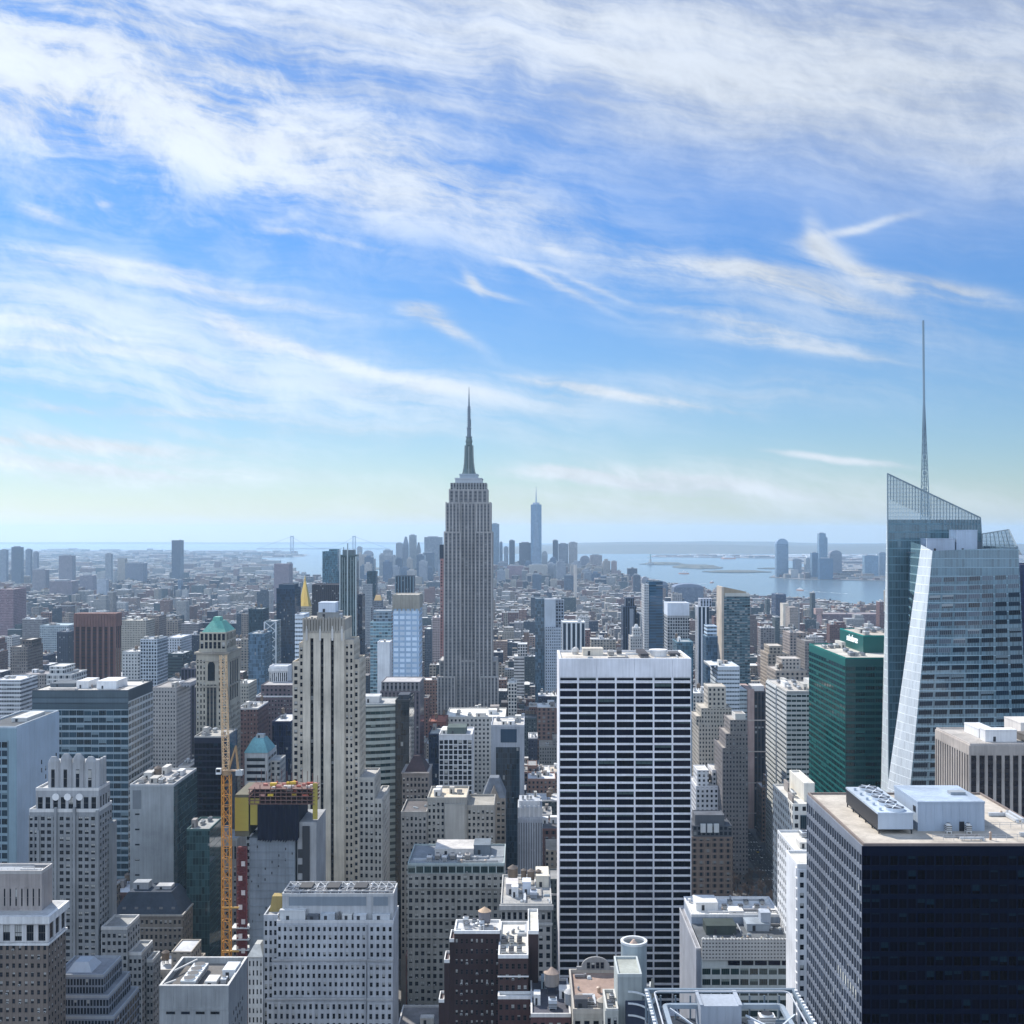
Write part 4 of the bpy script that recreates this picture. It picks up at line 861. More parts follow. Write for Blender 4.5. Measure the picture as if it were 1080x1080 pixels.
Y = 662.0
b = box_building('apartment_building', 'brown stone block with a dark pyramid roof left of the white gridded tower', 'apartment building', 424, 452, 816, Y, 24, 'the dark pyramid roof')
x0, x1, zt = b.x0, b.x1, b.zt; w2 = MB(); w2.box(x0, x1, Y, Y + 24, 0, zt); b.grid('N', x0, x1, 40, zt - 1.5, Y, 7, 23, .95, 1.5, .3, w2, 'pane'); b.part('wall', w2, 'stone', (.24, .215, .20)); w2 = MB(); w2.box(x0 - .4, x1 + .4, Y - .6, Y + 24.4, zt, zt + .8, bottom=True); b.part('cornice', w2, 'stone', (.3, .27, .25)); w2 = MB(); w2.prism([(x0 + 1.5, Y + 1), (x1 - 1, Y + 1), (x1 - 1, Y + 20), (x0 + 1.5, Y + 20)], zt + .8, zt + 9, scale=.3); b.part('pyramid_roof', w2, 'roof', (.07, .05, .055)); b.finish(vis=862, limit=50)
b = box_building('apartment_building', 'tan gothic block with a steep grey gabled roof beside the blue glass front', 'apartment building', 509, 533, 842, Y, 22, 'the steep gabled block')
x0, x1, zt = b.x0, b.x1, b.zt; xm_ = (x0 + x1) / 2; w2 = MB(); w2.box(x0, x1, Y, Y + 22, 0, zt); b.grid('N', x0, x1, 30, zt - 1.0, Y, 5, 22, 1.0, 1.6, .3, w2, 'pane_pair'); w2.quad([(xm_ - 3.2, Y - .2, zt), (xm_ + 3.2, Y - .2, zt), (xm_, Y - .2, zt + 7)]); w2.quad([(xm_ + 3.2, Y - .2, zt), (xm_ + 3.2, Y + 9, zt), (xm_, Y + 9, zt + 7), (xm_, Y - .2, zt + 7)]); w2.quad([(xm_ - 3.2, Y + 9, zt), (xm_ - 3.2, Y - .2, zt), (xm_, Y - .2, zt + 7), (xm_, Y + 9, zt + 7)]); b.part('wall', w2, 'stone', (.32, .285, .25)); w2 = MB(); w2.prism([(x0 - .2, Y + .3), (x1 + .2, Y + .3), (x1 + .2, Y + 21), (x0 - .2, Y + 21)], zt + .02, zt + 10.5, scale=.4); b.part('steep_roof', w2, 'roof', (.17, .19, .22)); b.finish(vis=880, limit=40)

# ---- dark red-brown brick block with white-edged roofs
Y = 380.0
b = box_building('apartment_building', 'dark red brown brick block with white edged stepped roofs and a water tank', 'apartment building', 479, 527, 984, Y, 11, 'the dark red brick block')
x0, x1, zt = b.x0, b.x1, b.zt; WB = (.78, .77, .75)
w2 = MB(); w2.box(x0, x1, Y, Y + 11, 0, zt); b.grid('N', x0, x1, 3.0, zt - 1.0, Y, 9, 36, 1.05, 1.7, .25, w2, 'pane_pair'); b.part('wall', w2, 'stone', DKBR); b.roof(x0, x1, Y, Y + 11, zt, (.60, .60, .60), .8, WB)
for (dx_, pt, d0) in ((1.6, 994, 8), (3.4, 1016, 7), (5.2, 1058, 6)):
    xa, xb = x0 - dx_, x0 - dx_ + 1.75; w3 = MB(); w3.box(xa, xb, Y + 1, Y + 2 + d0, 0, Z(pt, Y)); b.part('setback', w3, 'stone', DKBR); b.roof(xa, xb, Y + 1, Y + 2 + d0, Z(pt, Y), (.12, .09, .09), .9, WB, pw=.3)
b.tank(X(511, Y + 6), Y + 7, zt + .05, 2.0, 3.4, 1.6, (.25, .23, .24), (.60, .42, .28))
b.clutter(x0 + 1, x1 - 1, Y + 2, Y + 10, zt + .05, 4, 11, 0); b.pipes(x0 + 1, x1 - 1, Y + 1, Y + 10, zt + .05, 8, 12); b.pipes(X(525.5, 368) + .5, X(557, 368) - .5, 369, 398, Z(1010, 368) + .05, 8, 13)
xa, xb, ya = X(525.5, 368), X(557, 368), 368.0; zz_ = Z(1010, ya); w3 = MB(); w3.box(xa, xb, ya, Y + 20, 0, zz_); b.grid('N', xa, xb, 3, zz_ - 1, ya, 5, 34, .95, 1.7, .25, w3, 'pane_pair'); b.part('front_wing', w3, 'stone', (.070, .042, .040)); b.roof(xa, xb, ya, Y + 20, zz_, (.66, .63, .56), .9, WB)
xa2, xb2, y2 = xa, X(563, 364), 364.0; z2_ = Z(1053, y2); w4 = MB(); w4.box(xa2, xb2, y2, ya - .3, 0, z2_); b.grid('N', xa2, xb2, 3, z2_ - 1, y2, 6, 31, .95, 1.7, .25, w4, 'pane_pair'); b.part('front_wing', w4, 'stone', (.085, .046, .044)); b.roof(xa2, xb2, y2, ya - .3, z2_, (.5, .48, .46), .8, WB)
zc = Z(1030, ya) ; lt = MB(); lt.box(xa - .2, xb + .2, ya - .5, ya - .26, zc, zc + .4, bottom=True); b.part('belt_course', lt, 'plain', WB)
for k in range(6): b.ac(xa + 1.6 + (k % 3) * 2.6, ya + 4 + (k // 3) * 9, zz_ + .05, 1.6, 2.6, 1.8, ((.6, .6, .58), (.25, .24, .24))[k % 2])
w5 = MB(); w5.box(xb + .02, xb + 3.4, Y - 4, Y + 18, 0, Z(980, Y)); b.part('rear_wing', w5, 'stone', DKBR); b.roof(xb + .02, xb + 3.4, Y - 4, Y + 18, Z(980, Y), (.66, .63, .55), .9, WB, pw=.3)
b.finish(acs=16)

# ---- stone block with cornice left of the white slab
Y = 470.0
b = box_building('office_building', 'narrow grey stone block with dentilled cornice and white rooftop sheds', 'office building', 528, 582, 955, Y, 40, 'the narrow corniced stone block')
x0, x1, zt = b.x0, b.x1, b.zt; w2 = MB(); w2.box(x0, x1, Y, Y + 40, 0, zt); b.grid('N', x0, x1, 4, zt - 8, Y, 7, 26, 1.4, 1.5, .3, w2, 'pane'); b.grid('N', x0, x1, zt - 6.4, zt - 2, Y, 9, 1, 1.0, 1.4, .3, w2, 'pane'); b.part('wall', w2, 'stone', (.36, .35, .335))
c_ = MB(); c_.box(x0 - .5, x1 + .6, Y - 1.2, Y, zt - 1.6, zt + .4, bottom=True); c_.box(x0 - .3, x1 + .3, Y - .7, Y, zt - 8, zt - 7.2, bottom=True); b.part('cornice', c_, 'stone', (.47, .46, .44)); b.roof(x0, x1, Y, Y + 40, zt + .02, (.40, .39, .37), .8, (.44, .43, .41))
b.mech(X(533, Y), X(546, Y), Y + 14, Y + 22, zt + .05, 4.6, (.62, .58, .56)); b.mech(X(551, Y), X(560, Y), Y + 14, Y + 20, zt + .05, 5.4, (.70, .74, .80)); b.ac(X(563, Y), Y + 10, zt + .05, 3, 5, 3, (.4, .44, .5)); b.mech(X(566, Y), X(580, Y), Y + 24, Y + 38, zt + .05, 5.0, (.72, .66, .55)); b.tank(X(540, Y), Y + 30, zt + .05, 2.2, 3.6, 3); b.clutter(x0 + 2, x1 - 2, Y + 4, Y + 38, zt + .05, 4, 21); b.pipes(x0 + 1, x1 - 1, Y + 1, Y + 36, zt + .05, 10, 22)
b.finish(acs=10)

# ---- low purple-brown brick roof with tanks, bottom
Y = 350.0
b = box_building('apartment_building', 'low purple brown brick block with water tanks at the bottom edge', 'apartment building', 560, 602, 1072, Y, 28, 'the low brick block with tanks')
x0, x1, zt = b.x0, b.x1, b.zt; w2 = MB(); w2.box(x0, x1, Y, Y + 28, 0, zt); b.grid('N', x0, x1, 4, zt - 1, Y, 5, 30, 1.2, 1.7, .25, w2, 'pane'); b.part('wall', w2, 'stone', (.12, .06, .06)); b.roof(x0, x1, Y, Y + 28, zt, (.10, .10, .12), .9, (.62, .60, .58))
b.tank(X(582, Y + 16), Y + 18, zt + .05, 2.4, 4.0, 2.6, (.30, .27, .25), (.40, .30, .24)); b.tank(X(602, Y + 6), Y + 8, zt + .05, 1.9, 3.4, .8, (.36, .37, .38), (.42, .42, .42)); b.mech(X(590, Y + 12), X(601, Y + 12), Y + 13, Y + 17, zt + .05, 3.0, (.74, .74, .74)); b.ac(X(583, Y + 4), Y + 6, zt + .05, 2.6, 3, 3, (.45, .5, .56)); b.mech(X(563, Y + 8), X(570, Y + 8), Y + 8, Y + 12, zt + .05, 3.4, (.66, .66, .65)); b.mech(X(571, Y + 20), X(577, Y + 20), Y + 21, Y + 26, zt + .05, 3.0, (.30, .36, .40))
b.finish()

# ---- brown roof terrace with arched gable
b = B('apartment_building', 'brown roof terrace ringed by stone parapet with an arched gable at its back', 'apartment building', 14, 30.5, 340, 371, 116.6, ref='the brown roof terrace')
w2 = MB(); w2.box(14, 30.5, 340, 371, 0, 116.6); b.grid('N', 14, 30.5, 3, 115, 340, 6, 31, 1.1, 1.5, .25, w2, 'pane'); b.part('wall', w2, 'stone', (.40, .37, .32)); b.roof(14, 30.5, 340, 371, 116.6, (.34, .245, .20), 1.2, (.45, .41, .36))
g = MB(); cx, r = 22.6, 4.6; pts = [(cx - 6.2, 0), (cx - 6.2, 1.0)] + [(cx + r * math.cos(a), 1.0 + 3.2 * math.sin(a)) for a in [math.pi - k * math.pi / 12 for k in range(13)]] + [(cx + 6.2, 1.0), (cx + 6.2, 0)]
g.quad([(x_, 370.4, 117.7 + z_) for x_, z_ in reversed(pts)]); g.quad([(x_, 371.2, 117.7 + z_) for x_, z_ in pts])
for k in range(len(pts)): (xa, za), (xb, zb2) = pts[k], pts[(k + 1) % len(pts)]; g.quad([(xa, 370.4, 117.7 + za), (xb, 370.4, 117.7 + zb2), (xb, 371.2, 117.7 + zb2), (xa, 371.2, 117.7 + za)])
gb = b.part('gable', g, 'stone', (.30, .30, .30))
for k in range(4): q = MB(); q.box(cx - 2.9 + k * 1.5, cx - 1.8 + k * 1.5, 370.28, 370.4, 118.2, 120.2, unit=True, bottom=True); q.build('gable_window', 'pane', gb)
b.mech(26.0, 28.6, 343, 345.5, 116.65, 3.4, (.70, .70, .68)); b.mech(15, 17.2, 346, 348, 116.65, 2.4, (.3, .25, .22)); b.ac(19.5, 344, 116.65, 2, 2.6, 2, (.3, .3, .3)); b.pipes(15, 29, 341, 368, 116.65, 6, 25); b.mech(14.6, 18.4, 341, 344, 116.65, 3.6, (.10, .10, .11)); b.tank(23.0, 341.8, 116.65, 1.7, 2.6, .3, (.30, .27, .23), (.36, .32, .27))
b.finish()
# ---- grey-green stair tower with drum and curved fins
b = B('office_building', 'grey green stair tower with a big open topped drum and curved white fins', 'office building', 26.4, 40, 328, 358, 131, ref='the open topped drum')
w2 = MB(); w2.box(26.6, 33.6, 331, 345, 0, 131); b.part('stair_tower', w2, 'stone', (.36, .39, .38)); b.roof(26.6, 33.6, 331, 345, 131, (.40, .42, .38), .7, (.46, .49, .48))
w2 = MB(); w2.box(33.7, 40, 331, 358, 0, 117); b.part('wall', w2, 'glass_band', (.20, .24, .27)); b.roof(33.7, 40, 331, 358, 117, (.3, .31, .32), .8, (.6, .6, .6))
d = MB(); n = 28; cx, cyy = 33.3, 352.0
for k in range(n):
    a, c = 6.28319 * k / n, 6.28319 * (k + 1) / n
    P = lambda r, t_, z_: (cx + r * math.cos(t_), cyy + r * math.sin(t_), z_)
    d.quad([P(4, a, 100), P(4, c, 100), P(4, c, 133.6), P(4, a, 133.6)]); d.quad([P(4, a, 133.6), P(4, c, 133.6), P(3.4, c, 133.6), P(3.4, a, 133.6)]); d.quad([P(3.4, c, 128), P(3.4, a, 128), P(3.4, a, 133.6), P(3.4, c, 133.6)])
dr = b.part('drum', d, 'metal', (.36, .42, .44)); q = MB(); q.cyl(cx, cyy, 131.0, 131.2, 3.4, 28); q.build('drum_floor', 'plain', dr, (.5, .45, .4)); q = MB(); q.cyl(cx, cyy + .6, 131.2, 134.0, 2.5, 20, r2=.3); q.build('drum_cone', 'plain', dr, (.66, .48, .38))
q = MB()
for k in range(n):
    a, c = 6.28319 * k / n, 6.28319 * (k + 1) / n; P = lambda r, t_, z_: (cx + r * math.cos(t_), cyy + r * math.sin(t_), z_)
    q.quad([P(4.15, a, 133.3), P(4.15, c, 133.3), P(4.15, c, 134.0), P(4.15, a, 134.0)]); q.quad([P(4.15, a, 134.0), P(4.15, c, 134.0), P(3.3, c, 134.0), P(3.3, a, 134.0)]); q.quad([P(3.3, c, 133.3), P(3.3, a, 133.3), P(3.3, a, 134.0), P(3.3, c, 134.0)])
q.build('drum_rim', 'plain', dr, (.66, .68, .68))
for k in range(5):                                   # curved white fins, like the ribs of a shell
    q = MB(); zc = 127.5 - k * 3.4; pr = None
    for j in range(9):
        t_ = j / 8 * math.pi / 2; p = (29.4 + 6.6 * math.sin(t_), 327.6 + 1.0 * math.cos(t_), zc - 3.0 * (1 - math.cos(t_)))
        if pr: q.bar(pr, p, .42)
        pr = p
    b.part('fin', q, 'plain', (.74, .76, .76))
b.part('fin_wall', (lambda m_: (m_.box(28.8, 36.4, 328.8, 330.9, 0, 124), m_)[1])(MB()), 'plain', (.04, .05, .08))
w2 = MB(); w2.box(23.0, 26.5, 328, 342, 0, 122); w2.box(22.7, 26.6, 327.7, 328, 0, 122.4); b.grid('N', 23, 26.5, 60, 121, 327.7, 2, 16, .8, 1.2, .2, w2, 'pane'); b.part('wing', w2, 'stone', (.48, .48, .44)); b.roof(23, 26.5, 328, 342, 122, (.40, .38, .34), .9, (.55, .54, .5))
b.ac(24.4, 331, 122.05, 1.6, 2, 1.6); b.ac(25.2, 335, 122.05, 1.4, 2, 2.0, (.4, .4, .4))
for (pa, q_) in (((37, 340), (39, 356)), ((34.5, 334), (39.5, 345))):
    g = MB(); g.bar((pa[0], pa[1], 119.2), (q_[0], q_[1], 119.2), .8); g.bar((pa[0], pa[1], 117), (pa[0], pa[1], 119.2), .8); b.part('duct', g, 'metal', (.62, .64, .62))
g = MB(); g.cyl(38.5, 347, 117, 124, 1.1, 12, r2=.35); b.part('funnel', g, 'plain', (.5, .46, .38))
b.finish()

# ---- blue steel framed roof at the bottom
b = B('office_building', 'glass office roof framed by blue grey steel tubes around a white plant room', 'office building', 31.2, 70.8, 236, 300, 140, ref='the blue steel roof frame')
w2 = MB(); w2.box(31.2, 70.8, 236, 300, 0, 132); b.part('wall', w2, 'glass_band', (.25, .30, .36)); b.roof(31.2, 70.8, 236, 300, 132, (.035, .045, .062), 0)
fr = MB(); FB = (.16, .21, .26)
for (xa, xb, ya, yb) in ((31.2, 70.8, 299, 300), (31.2, 32.2, 236, 299), (69.8, 70.8, 236, 299)): fr.box(xa, xb, ya, yb, 139, 140, bottom=True)
for i in range(11):
    for (xx, yy) in ((31.5 + i * 3.9, 299.6), (31.5, 238 + i * 6), (70.4, 238 + i * 6)): fr.box(xx - .2, xx + .2, yy - .2, yy + .2, 132, 138.2)
b.part('roof_frame', fr, 'metal', FB)
for (rx, ry, z_, c) in ((2.2, 2.2, 140.0, (.55, .57, .60)), (4.6, 4.6, 137.2, (.30, .36, .42))):
    tb_ = MB(); xa, xb, yb = 31.2 + rx, 70.8 - rx, 300 - ry; pr = None; path = [(xa, 236)] + [(xa + 1.6 - 1.6 * math.cos(t_), yb - 1.6 + 1.6 * math.sin(t_)) for t_ in [k * math.pi / 12 for k in range(7)]] + [(xb - 1.6 + 1.6 * math.sin(t_), yb - 1.6 + 1.6 * math.cos(t_)) for t_ in [k * math.pi / 12 for k in range(7)]] + [(xb, 236)]
    for p in path:
        if pr: tb_.bar((pr[0], pr[1], z_), (p[0], p[1], z_), 1.15 if c[0] < .495 else .3)
        pr = p
    b.part('perimeter_tube', tb_, 'metal', c)
rl = MB()
for i in range(34):
    yy = 238 + i * 1.8
    for xx in (31.4, 70.6): rl.box(xx - .35, xx + .35, yy, yy + .9, 140.02, 140.35 if i % 2 else 140.2, bottom=True)
b.part('track_sleepers', rl, 'plain', (.66, .68, .70))
for (p, q_) in (((37, 293, 137.5), (46, 284, 134)), ((37, 284, 137), (46, 283, 134)), ((37, 275, 137.5), (46, 282, 134)), ((56, 290, 137), (67, 276, 136)), ((57, 276, 136), (68, 288, 138)), ((40, 270, 133), (40, 290, 133))):
    g = MB(); g.bar(p, q_, .4); b.part('brace', g, 'metal', (.58, .63, .68))
b.pipes(34, 42, 245, 292, 132.05, 8, 27); b.pipes(57, 67, 245, 264, 132.05, 6, 28)
w3 = MB(); w3.box(44.4, 54.8, 289.5, 297, 132, 139.6, 0, 1); w3.box(44.4, 54.8, 297, 298.6, 132, 138.8, 0, 1); w3.box(44.2, 45.0, 289.3, 298.6, 139.6, 140.0, 1, bottom=True); w3.box(54.0, 55.0, 289.3, 298.6, 139.6, 140.0, 1, bottom=True)
for k in range(1, 5): w3.box(44.4 + k * 2.08 - .05, 44.4 + k * 2.08 + .05, 289.44, 289.5, 132.2, 139.4)
b.part('plant_room', w3, ['metal', 'plain'], (.34, .38, .44))
b.mech(57, 63.5, 283, 293, 132.05, 2.6, (.66, .68, .70)); b.mech(64, 67.5, 276, 296, 132.05, 1.6, (.30, .36, .40)); b.ac(61.5, 291, 134.7, 4, 3, 2, (.74, .75, .75)); b.mech(57, 67, 266, 276, 132.05, 1.2, (.06, .07, .09))
d = MB(); d.cyl(52.6, 281, 132, 136.4, 2.6, 18); d.cyl(52.6, 281, 136.4, 137.2, 2.6, 18, r2=1.7); dk_ = b.part('exhaust_drum', d, 'metal', (.50, .53, .56)); q = MB(); q.cyl(52.6, 280.4, 137.2, 138.0, 1.4, 14, r2=.6); q.build('exhaust_cowl', 'dark', dk_)
b.finish()

# ---- low wide building with patterned grey screen and white roofs
Y = 440.0
b = box_building('office_building', 'low wide block with patterned grey screen, green glass floors and white roof', 'office building', 740, 840, 990, Y, 50, 'the block with the patterned grey screen')
x0, x1, zt = b.x0, b.x1, b.zt
w2 = MB(); w2.box(x0, x1, Y, Y + 27, 0, Z(1012, Y) - .2); b.grid('N', x0, x1, 3, Z(1019, Y), Y, 10, 22, .5, 1.7, .25, w2, 'pane_green'); b.part('wall', w2, 'plain', (.40, .44, .44))
for k in range(5): b.wins.append(('N', x0 + 12.5 + k * 5.2, Z(1015.5, Y), 4.6, 1.7, Y - .05, 'pane_office'))
mat_facade('screen_pat', 1.25, 1.4, .5, .36, glass=(.045, .045, .05), blind=0, var=.2)
sc = MB(); sc.box(x0, x1, Y - .6, Y + .6, Z(1012, Y), zt); b.part('louvre_screen', sc, 'screen_pat', (.44, .44, .43))
w3 = MB(); w3.box(x0 - 1.8, x0 - .02, Y + 2, Y + 50, 0, zt - 5); b.part('side_wall', w3, 'stone', (.33, .35, .40)); b.roof(x0 - 1.8, x0 - .02, Y + 2, Y + 50, zt - 5, (.3, .3, .32), .6, (.5, .5, .52), pw=.3)
b.roof(x0, x1, Y + .6, Y + 27, zt - 3.5, (.12, .13, .14), 0); b.mech(x0 + 4, x0 + 16, Y + 14, Y + 23, zt - 3.45, 3.6, (.05, .065, .06)); b.mech(x0 + 21, x0 + 30, Y + 18, Y + 26, zt - 3.45, 3, (.30, .34, .38)); b.mech(x0 + 27, x0 + 31, Y + 20, Y + 25, zt - 3.45, 6.8, (.36, .40, .46))
for k in range(14): b.ac(x0 + 1.5 + k * 2.3, Y + 3.4 + (k % 3), zt - 3.45, 1.2, 1.8, 1.8 + (k % 4) * .3, ((.55, .50, .40), (.4, .42, .42), (.62, .62, .6), (.2, .22, .24))[k % 4])
w4 = MB(); w4.box(x0, x1, Y + 27, Y + 50, 0, zt - .5); b.part('rear_block', w4, 'stone', (.34, .39, .46)); b.roof(x0, x1, Y + 27, Y + 50, zt - .5, (.78, .77, .74), .9, (.7, .7, .7)); b.mech(x0 + 3, x0 + 12, Y + 34, Y + 44, zt - .45, 3.4, (.74, .73, .71)); b.mech(x0 + 16, x0 + 22, Y + 30, Y + 36, zt - .45, 1.2, (.7, .7, .7))
for k in range(6): b.ac(x0 + 15 + k * 3.4, Y + 36 + (k % 2) * 6, zt - .45, 1.8, 2.4, 1.6, (.7, .7, .68))
b.pipes(x0 + 1, x1 - 1, Y + 28, Y + 48, zt - .45, 16, 23); b.pipes(x0 + 1, x1 - 1, Y + 2, Y + 28, zt - 3.45, 14, 24)
for k in range(3):
    g = MB(); g.bar((x0 + 7 + k * 7.6, Y + 1, zt - 1), (x0 + 8.4 + k * 7.6, Y + .4, zt + .6), .3); g.bar((x0 + 7 + k * 7.6, Y + 1, zt - 3.4), (x0 + 7 + k * 7.6, Y + 1, zt - 1), .3); b.part('davit', g, 'plain', (.65, .55, .35))
b.finish()
# ---- white walled block squeezed beside the black slab
Y = 390.0
b = box_building('office_building', 'pale block with dazzling white side wall squeezed behind the black slab', 'office building', 841, 905, 914, Y, 17, 'the dazzling white side wall')
x0, x1, zt = b.x0, b.x1, b.zt; w2 = MB(); w2.box(x0, x1, Y, Y + 17, 0, zt)
for k in range(40): w2.box(x0 - .28, x0, Y + .4, Y + 2.4, 2 + k * 3.6, 4.6 + k * 3.6, bottom=True)
b.grid('N', x0, x1, 3, zt - 1, Y, 7, 40, 1.6, 1.8, .3, w2, 'pane'); b.part('wall', w2, 'stone', (.74, .75, .77)); b.roof(x0, x1, Y, Y + 17, zt, (.66, .64, .58), .9, (.74, .74, .74)); b.clutter(x0, x1, Y, Y + 17, zt + .05, 5, 31, .2); b.finish()
Y = 440.0
b = box_building('office_building', 'white low block with cluttered roof behind the dazzling white side wall', 'office building', 838, 900, 899, Y, 30); b.vol('wall', b.x0, b.x1, Y, Y + 30, 0, b.zt, 'punch', (.66, .67, .68), (.66, .64, .58)); b.clutter(b.x0, b.x1, Y, Y + 30, b.zt + .05, 7, 32, .1)
Y = 500.0
b = box_building('office_building', 'cream stepped block with a blue window bay beside the black slab roof', 'office building', 836, 864, 850, Y, 40); b.vol('wall', b.x0, b.x1, Y, Y + 40, 0, b.zt, 'punch', (.62, .60, .55), (.62, .60, .55)); b.vol('upper_block', X(848, Y + 8), b.x1, Y + 8, Y + 36, b.zt, Z(828, Y + 8), 'plain', (.68, .65, .58), (.66, .64, .6)); g = MB(); g.box(X(844, Y), X(853, Y), Y - .4, Y, b.zt - 16, b.zt - 4, unit=True); b.part('window_bay', g, 'pane_blue'); b.clutter(b.x0, X(848, Y), Y, Y + 36, b.zt + .05, 3, 33, 0)
# ================================================================ landmark towers
# ---- crystalline glass tower with spire, right
b = B('glass_skyscraper', 'faceted pale glass skyscraper with slanted crown and a tall lattice spire', 'skyscraper', 200, 255, 600, 672, 252, ref='the faceted glass skyscraper')
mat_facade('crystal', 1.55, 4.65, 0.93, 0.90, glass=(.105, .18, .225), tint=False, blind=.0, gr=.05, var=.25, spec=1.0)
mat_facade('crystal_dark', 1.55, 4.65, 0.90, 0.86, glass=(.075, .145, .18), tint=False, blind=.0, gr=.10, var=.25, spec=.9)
PT = lambda px, py, Y: Vector((X(px, Y), Y, Z(py, Y)))
def down(t, p2, z):                                  # carry the edge t->p2 on down to height z
    k = (z - t.z) / (p2.z - t.z); return t + (p2 - t) * k
Yf, Yc2, Yr = 600.0, 613.0, 648.0
tl, bl = PT(983.5, 581, Yf), PT(960, 830, Yf); tr_, br_ = PT(1074, 577, Yf), PT(1086, 830, Yf)
cl_t, cl_b = PT(971.5, 574.5, Yc2), PT(936, 830, Yc2 + 8)
def facet(mb, pts, flip=False):
    e = (pts[1] - pts[0]); uu = Vector((e.x, e.y, 0)).normalized(); o = pts[0]
    mb.quad([tuple(p) for p in pts], [((p - o).dot(uu), p.z) for p in pts])
z0 = 20.0
front = [down(tl, bl, z0), down(tr_, br_, z0), tr_, tl]
cham = [down(cl_t, cl_b, z0), down(tl, bl, z0), tl, cl_t]
ea_t, ea_b = PT(959.5, 571, Yr - 8), PT(937, 700, Yr - 8)
ea_b2 = Vector((ea_t.x - 4, Yr - 4, z0))
east = [ea_b2, down(cl_t, cl_b, z0), cl_t, ea_t]
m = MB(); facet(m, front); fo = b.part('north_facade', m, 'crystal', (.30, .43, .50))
mat_facade('crystal_cham', 1.55, 4.65, 0.93, 0.90, glass=(.62, .66, .68), tint=False, blind=.0, gr=.22, var=.12, spec=1.0)  # near-white copy of the glass: the facets' bright reflection is in its colour
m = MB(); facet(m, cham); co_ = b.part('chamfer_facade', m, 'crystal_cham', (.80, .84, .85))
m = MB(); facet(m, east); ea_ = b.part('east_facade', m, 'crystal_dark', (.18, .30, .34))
m = MB(); rt = [tr_, PT(1076, 577, Yr), ea_t, cl_t, tl]
m.quad([(p.x, p.y, 249.0) for p in (tl, tr_, Vector((tr_.x, Yr, 0)), Vector((ea_t.x, Yr, 0)), cl_t)]); b.part('roof', m, 'roof', (.30, .20, .20))
wr = [down(tr_, br_, z0), Vector((down(tr_, br_, z0).x, Yr, z0)), Vector((tr_.x, Yr, tr_.z)), tr_]; m = MB(); facet(m, wr); b.part('west_facade', m, 'crystal', (.34, .42, .45))
def bil(q, s_, t_): return (q[0] * (1 - s_) + q[1] * s_) * (1 - t_) + (q[3] * (1 - s_) + q[2] * s_) * t_
def skin_windows(q, parent, pane, cols, z_lo, z_hi, wfrac, hfrac, keep, limit):
    """panes laid on a leaning facade, floor by floor"""
    n = (q[1] - q[0]).cross(q[3] - q[0]).normalized()
    if n.y > 0 and abs(n.y) > .3: n = -n
    zs_ = []; z_ = z_hi
    while z_ > z_lo: zs_.append(z_); z_ -= 4.65
    ws = []; rest = {}
    for r, zc in enumerate(zs_):
        for c in range(cols):
            if not keep(c, r): continue
            t0, t1 = [(zz_ - q[0].z) / (q[3].z - q[0].z) for zz_ in (zc - 4.65 * hfrac / 2, zc + 4.65 * hfrac / 2)]
            s0, s1 = (c + .5 - wfrac / 2) / cols, (c + .5 + wfrac / 2) / cols
            P = [bil(q, *a) + n * .10 for a in ((s0, t0), (s1, t0), (s1, t1), (s0, t1))]; Q = [p - n * .08 for p in P]
            def put(mb):
                mb.quad([tuple(p) for p in P], [(0, 0), (1, 0), (1, 1), (0, 1)])
                for i in range(4): j = (i + 1) % 4; mb.quad([tuple(Q[i]), tuple(Q[j]), tuple(P[j]), tuple(P[i])], [(0, 0), (.02, 0), (.02, .02), (0, .02)])
            px, py = PX(P[0].x, P[0].y), PY(P[0].z, P[0].y)
            if len(ws) < limit and px < 1078 and py < 820: mb = MB(); put(mb); mb.build('window', pane(r, c), b.root); ws.append(1)
            else: put(rest.setdefault(pane(r, c), MB()))
    for pn, mb in rest.items(): mb.build('window', pn, b.root, kind='stuff')
rr = random.Random(8)
skin_windows(front, fo, lambda r, c: 'pane_frit_sheen' if r < 7 - c * .9 + 2 * (c < 5) else 'pane_crystal', 7, 30, 235, .84, .52, lambda c, r: True, 90)  # upper left panes paler, a reflection put into the glass colour
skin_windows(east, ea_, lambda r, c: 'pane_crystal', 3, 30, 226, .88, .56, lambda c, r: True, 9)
# rear crystal: leaning screen wall with sloped top
Y2 = 650.0
rl_t, rr_t, rr_b, rl_b = PT(936, 499.5, Y2), PT(1034, 546, Y2), PT(1037, 600, Y2), PT(937.5, 830, Y2)
zs_ = Z(548, Y2)
rq = [down(rl_t, rl_b, z0), Vector((X(1048, Y2), Y2, z0)), Vector((rr_t.x, Y2, zs_ - .01)), down(rl_t, rl_b, zs_)]
m = MB(); facet(m, rq); b.part('rear_facade', m, 'crystal_dark', (.16, .28, .34))
mm, t_, p_ = newmat('screen_glass'); uvs_ = t_.sep(t_.n('ShaderNodeUVMap').outputs[0])
gx = t_.m('GREATER_THAN', t_.m('ABSOLUTE', t_.m('SUBTRACT', t_.m('FRACT', t_.m('DIVIDE', uvs_[0], 1.55)), .5)), .41); gy = t_.m('GREATER_THAN', t_.m('ABSOLUTE', t_.m('SUBTRACT', t_.m('FRACT', t_.m('DIVIDE', uvs_[1], 2.3)), .5)), .40)
p_.inputs['Base Color'].default_value = (.30, .42, .47, 1); p_.inputs['Roughness'].default_value = .08; p_.inputs['Specular IOR Level'].default_value = .9
t_.link(t_.m('ADD', t_.m('MULTIPLY', t_.m('MAXIMUM', gx, gy), .30), .58), p_.inputs['Alpha'])
m = MB(); facet(m, [down(rl_t, rl_b, zs_), Vector((rr_t.x, Y2, zs_)), rr_t, rl_t]); b.part('glass_screen', m, 'screen_glass', None)
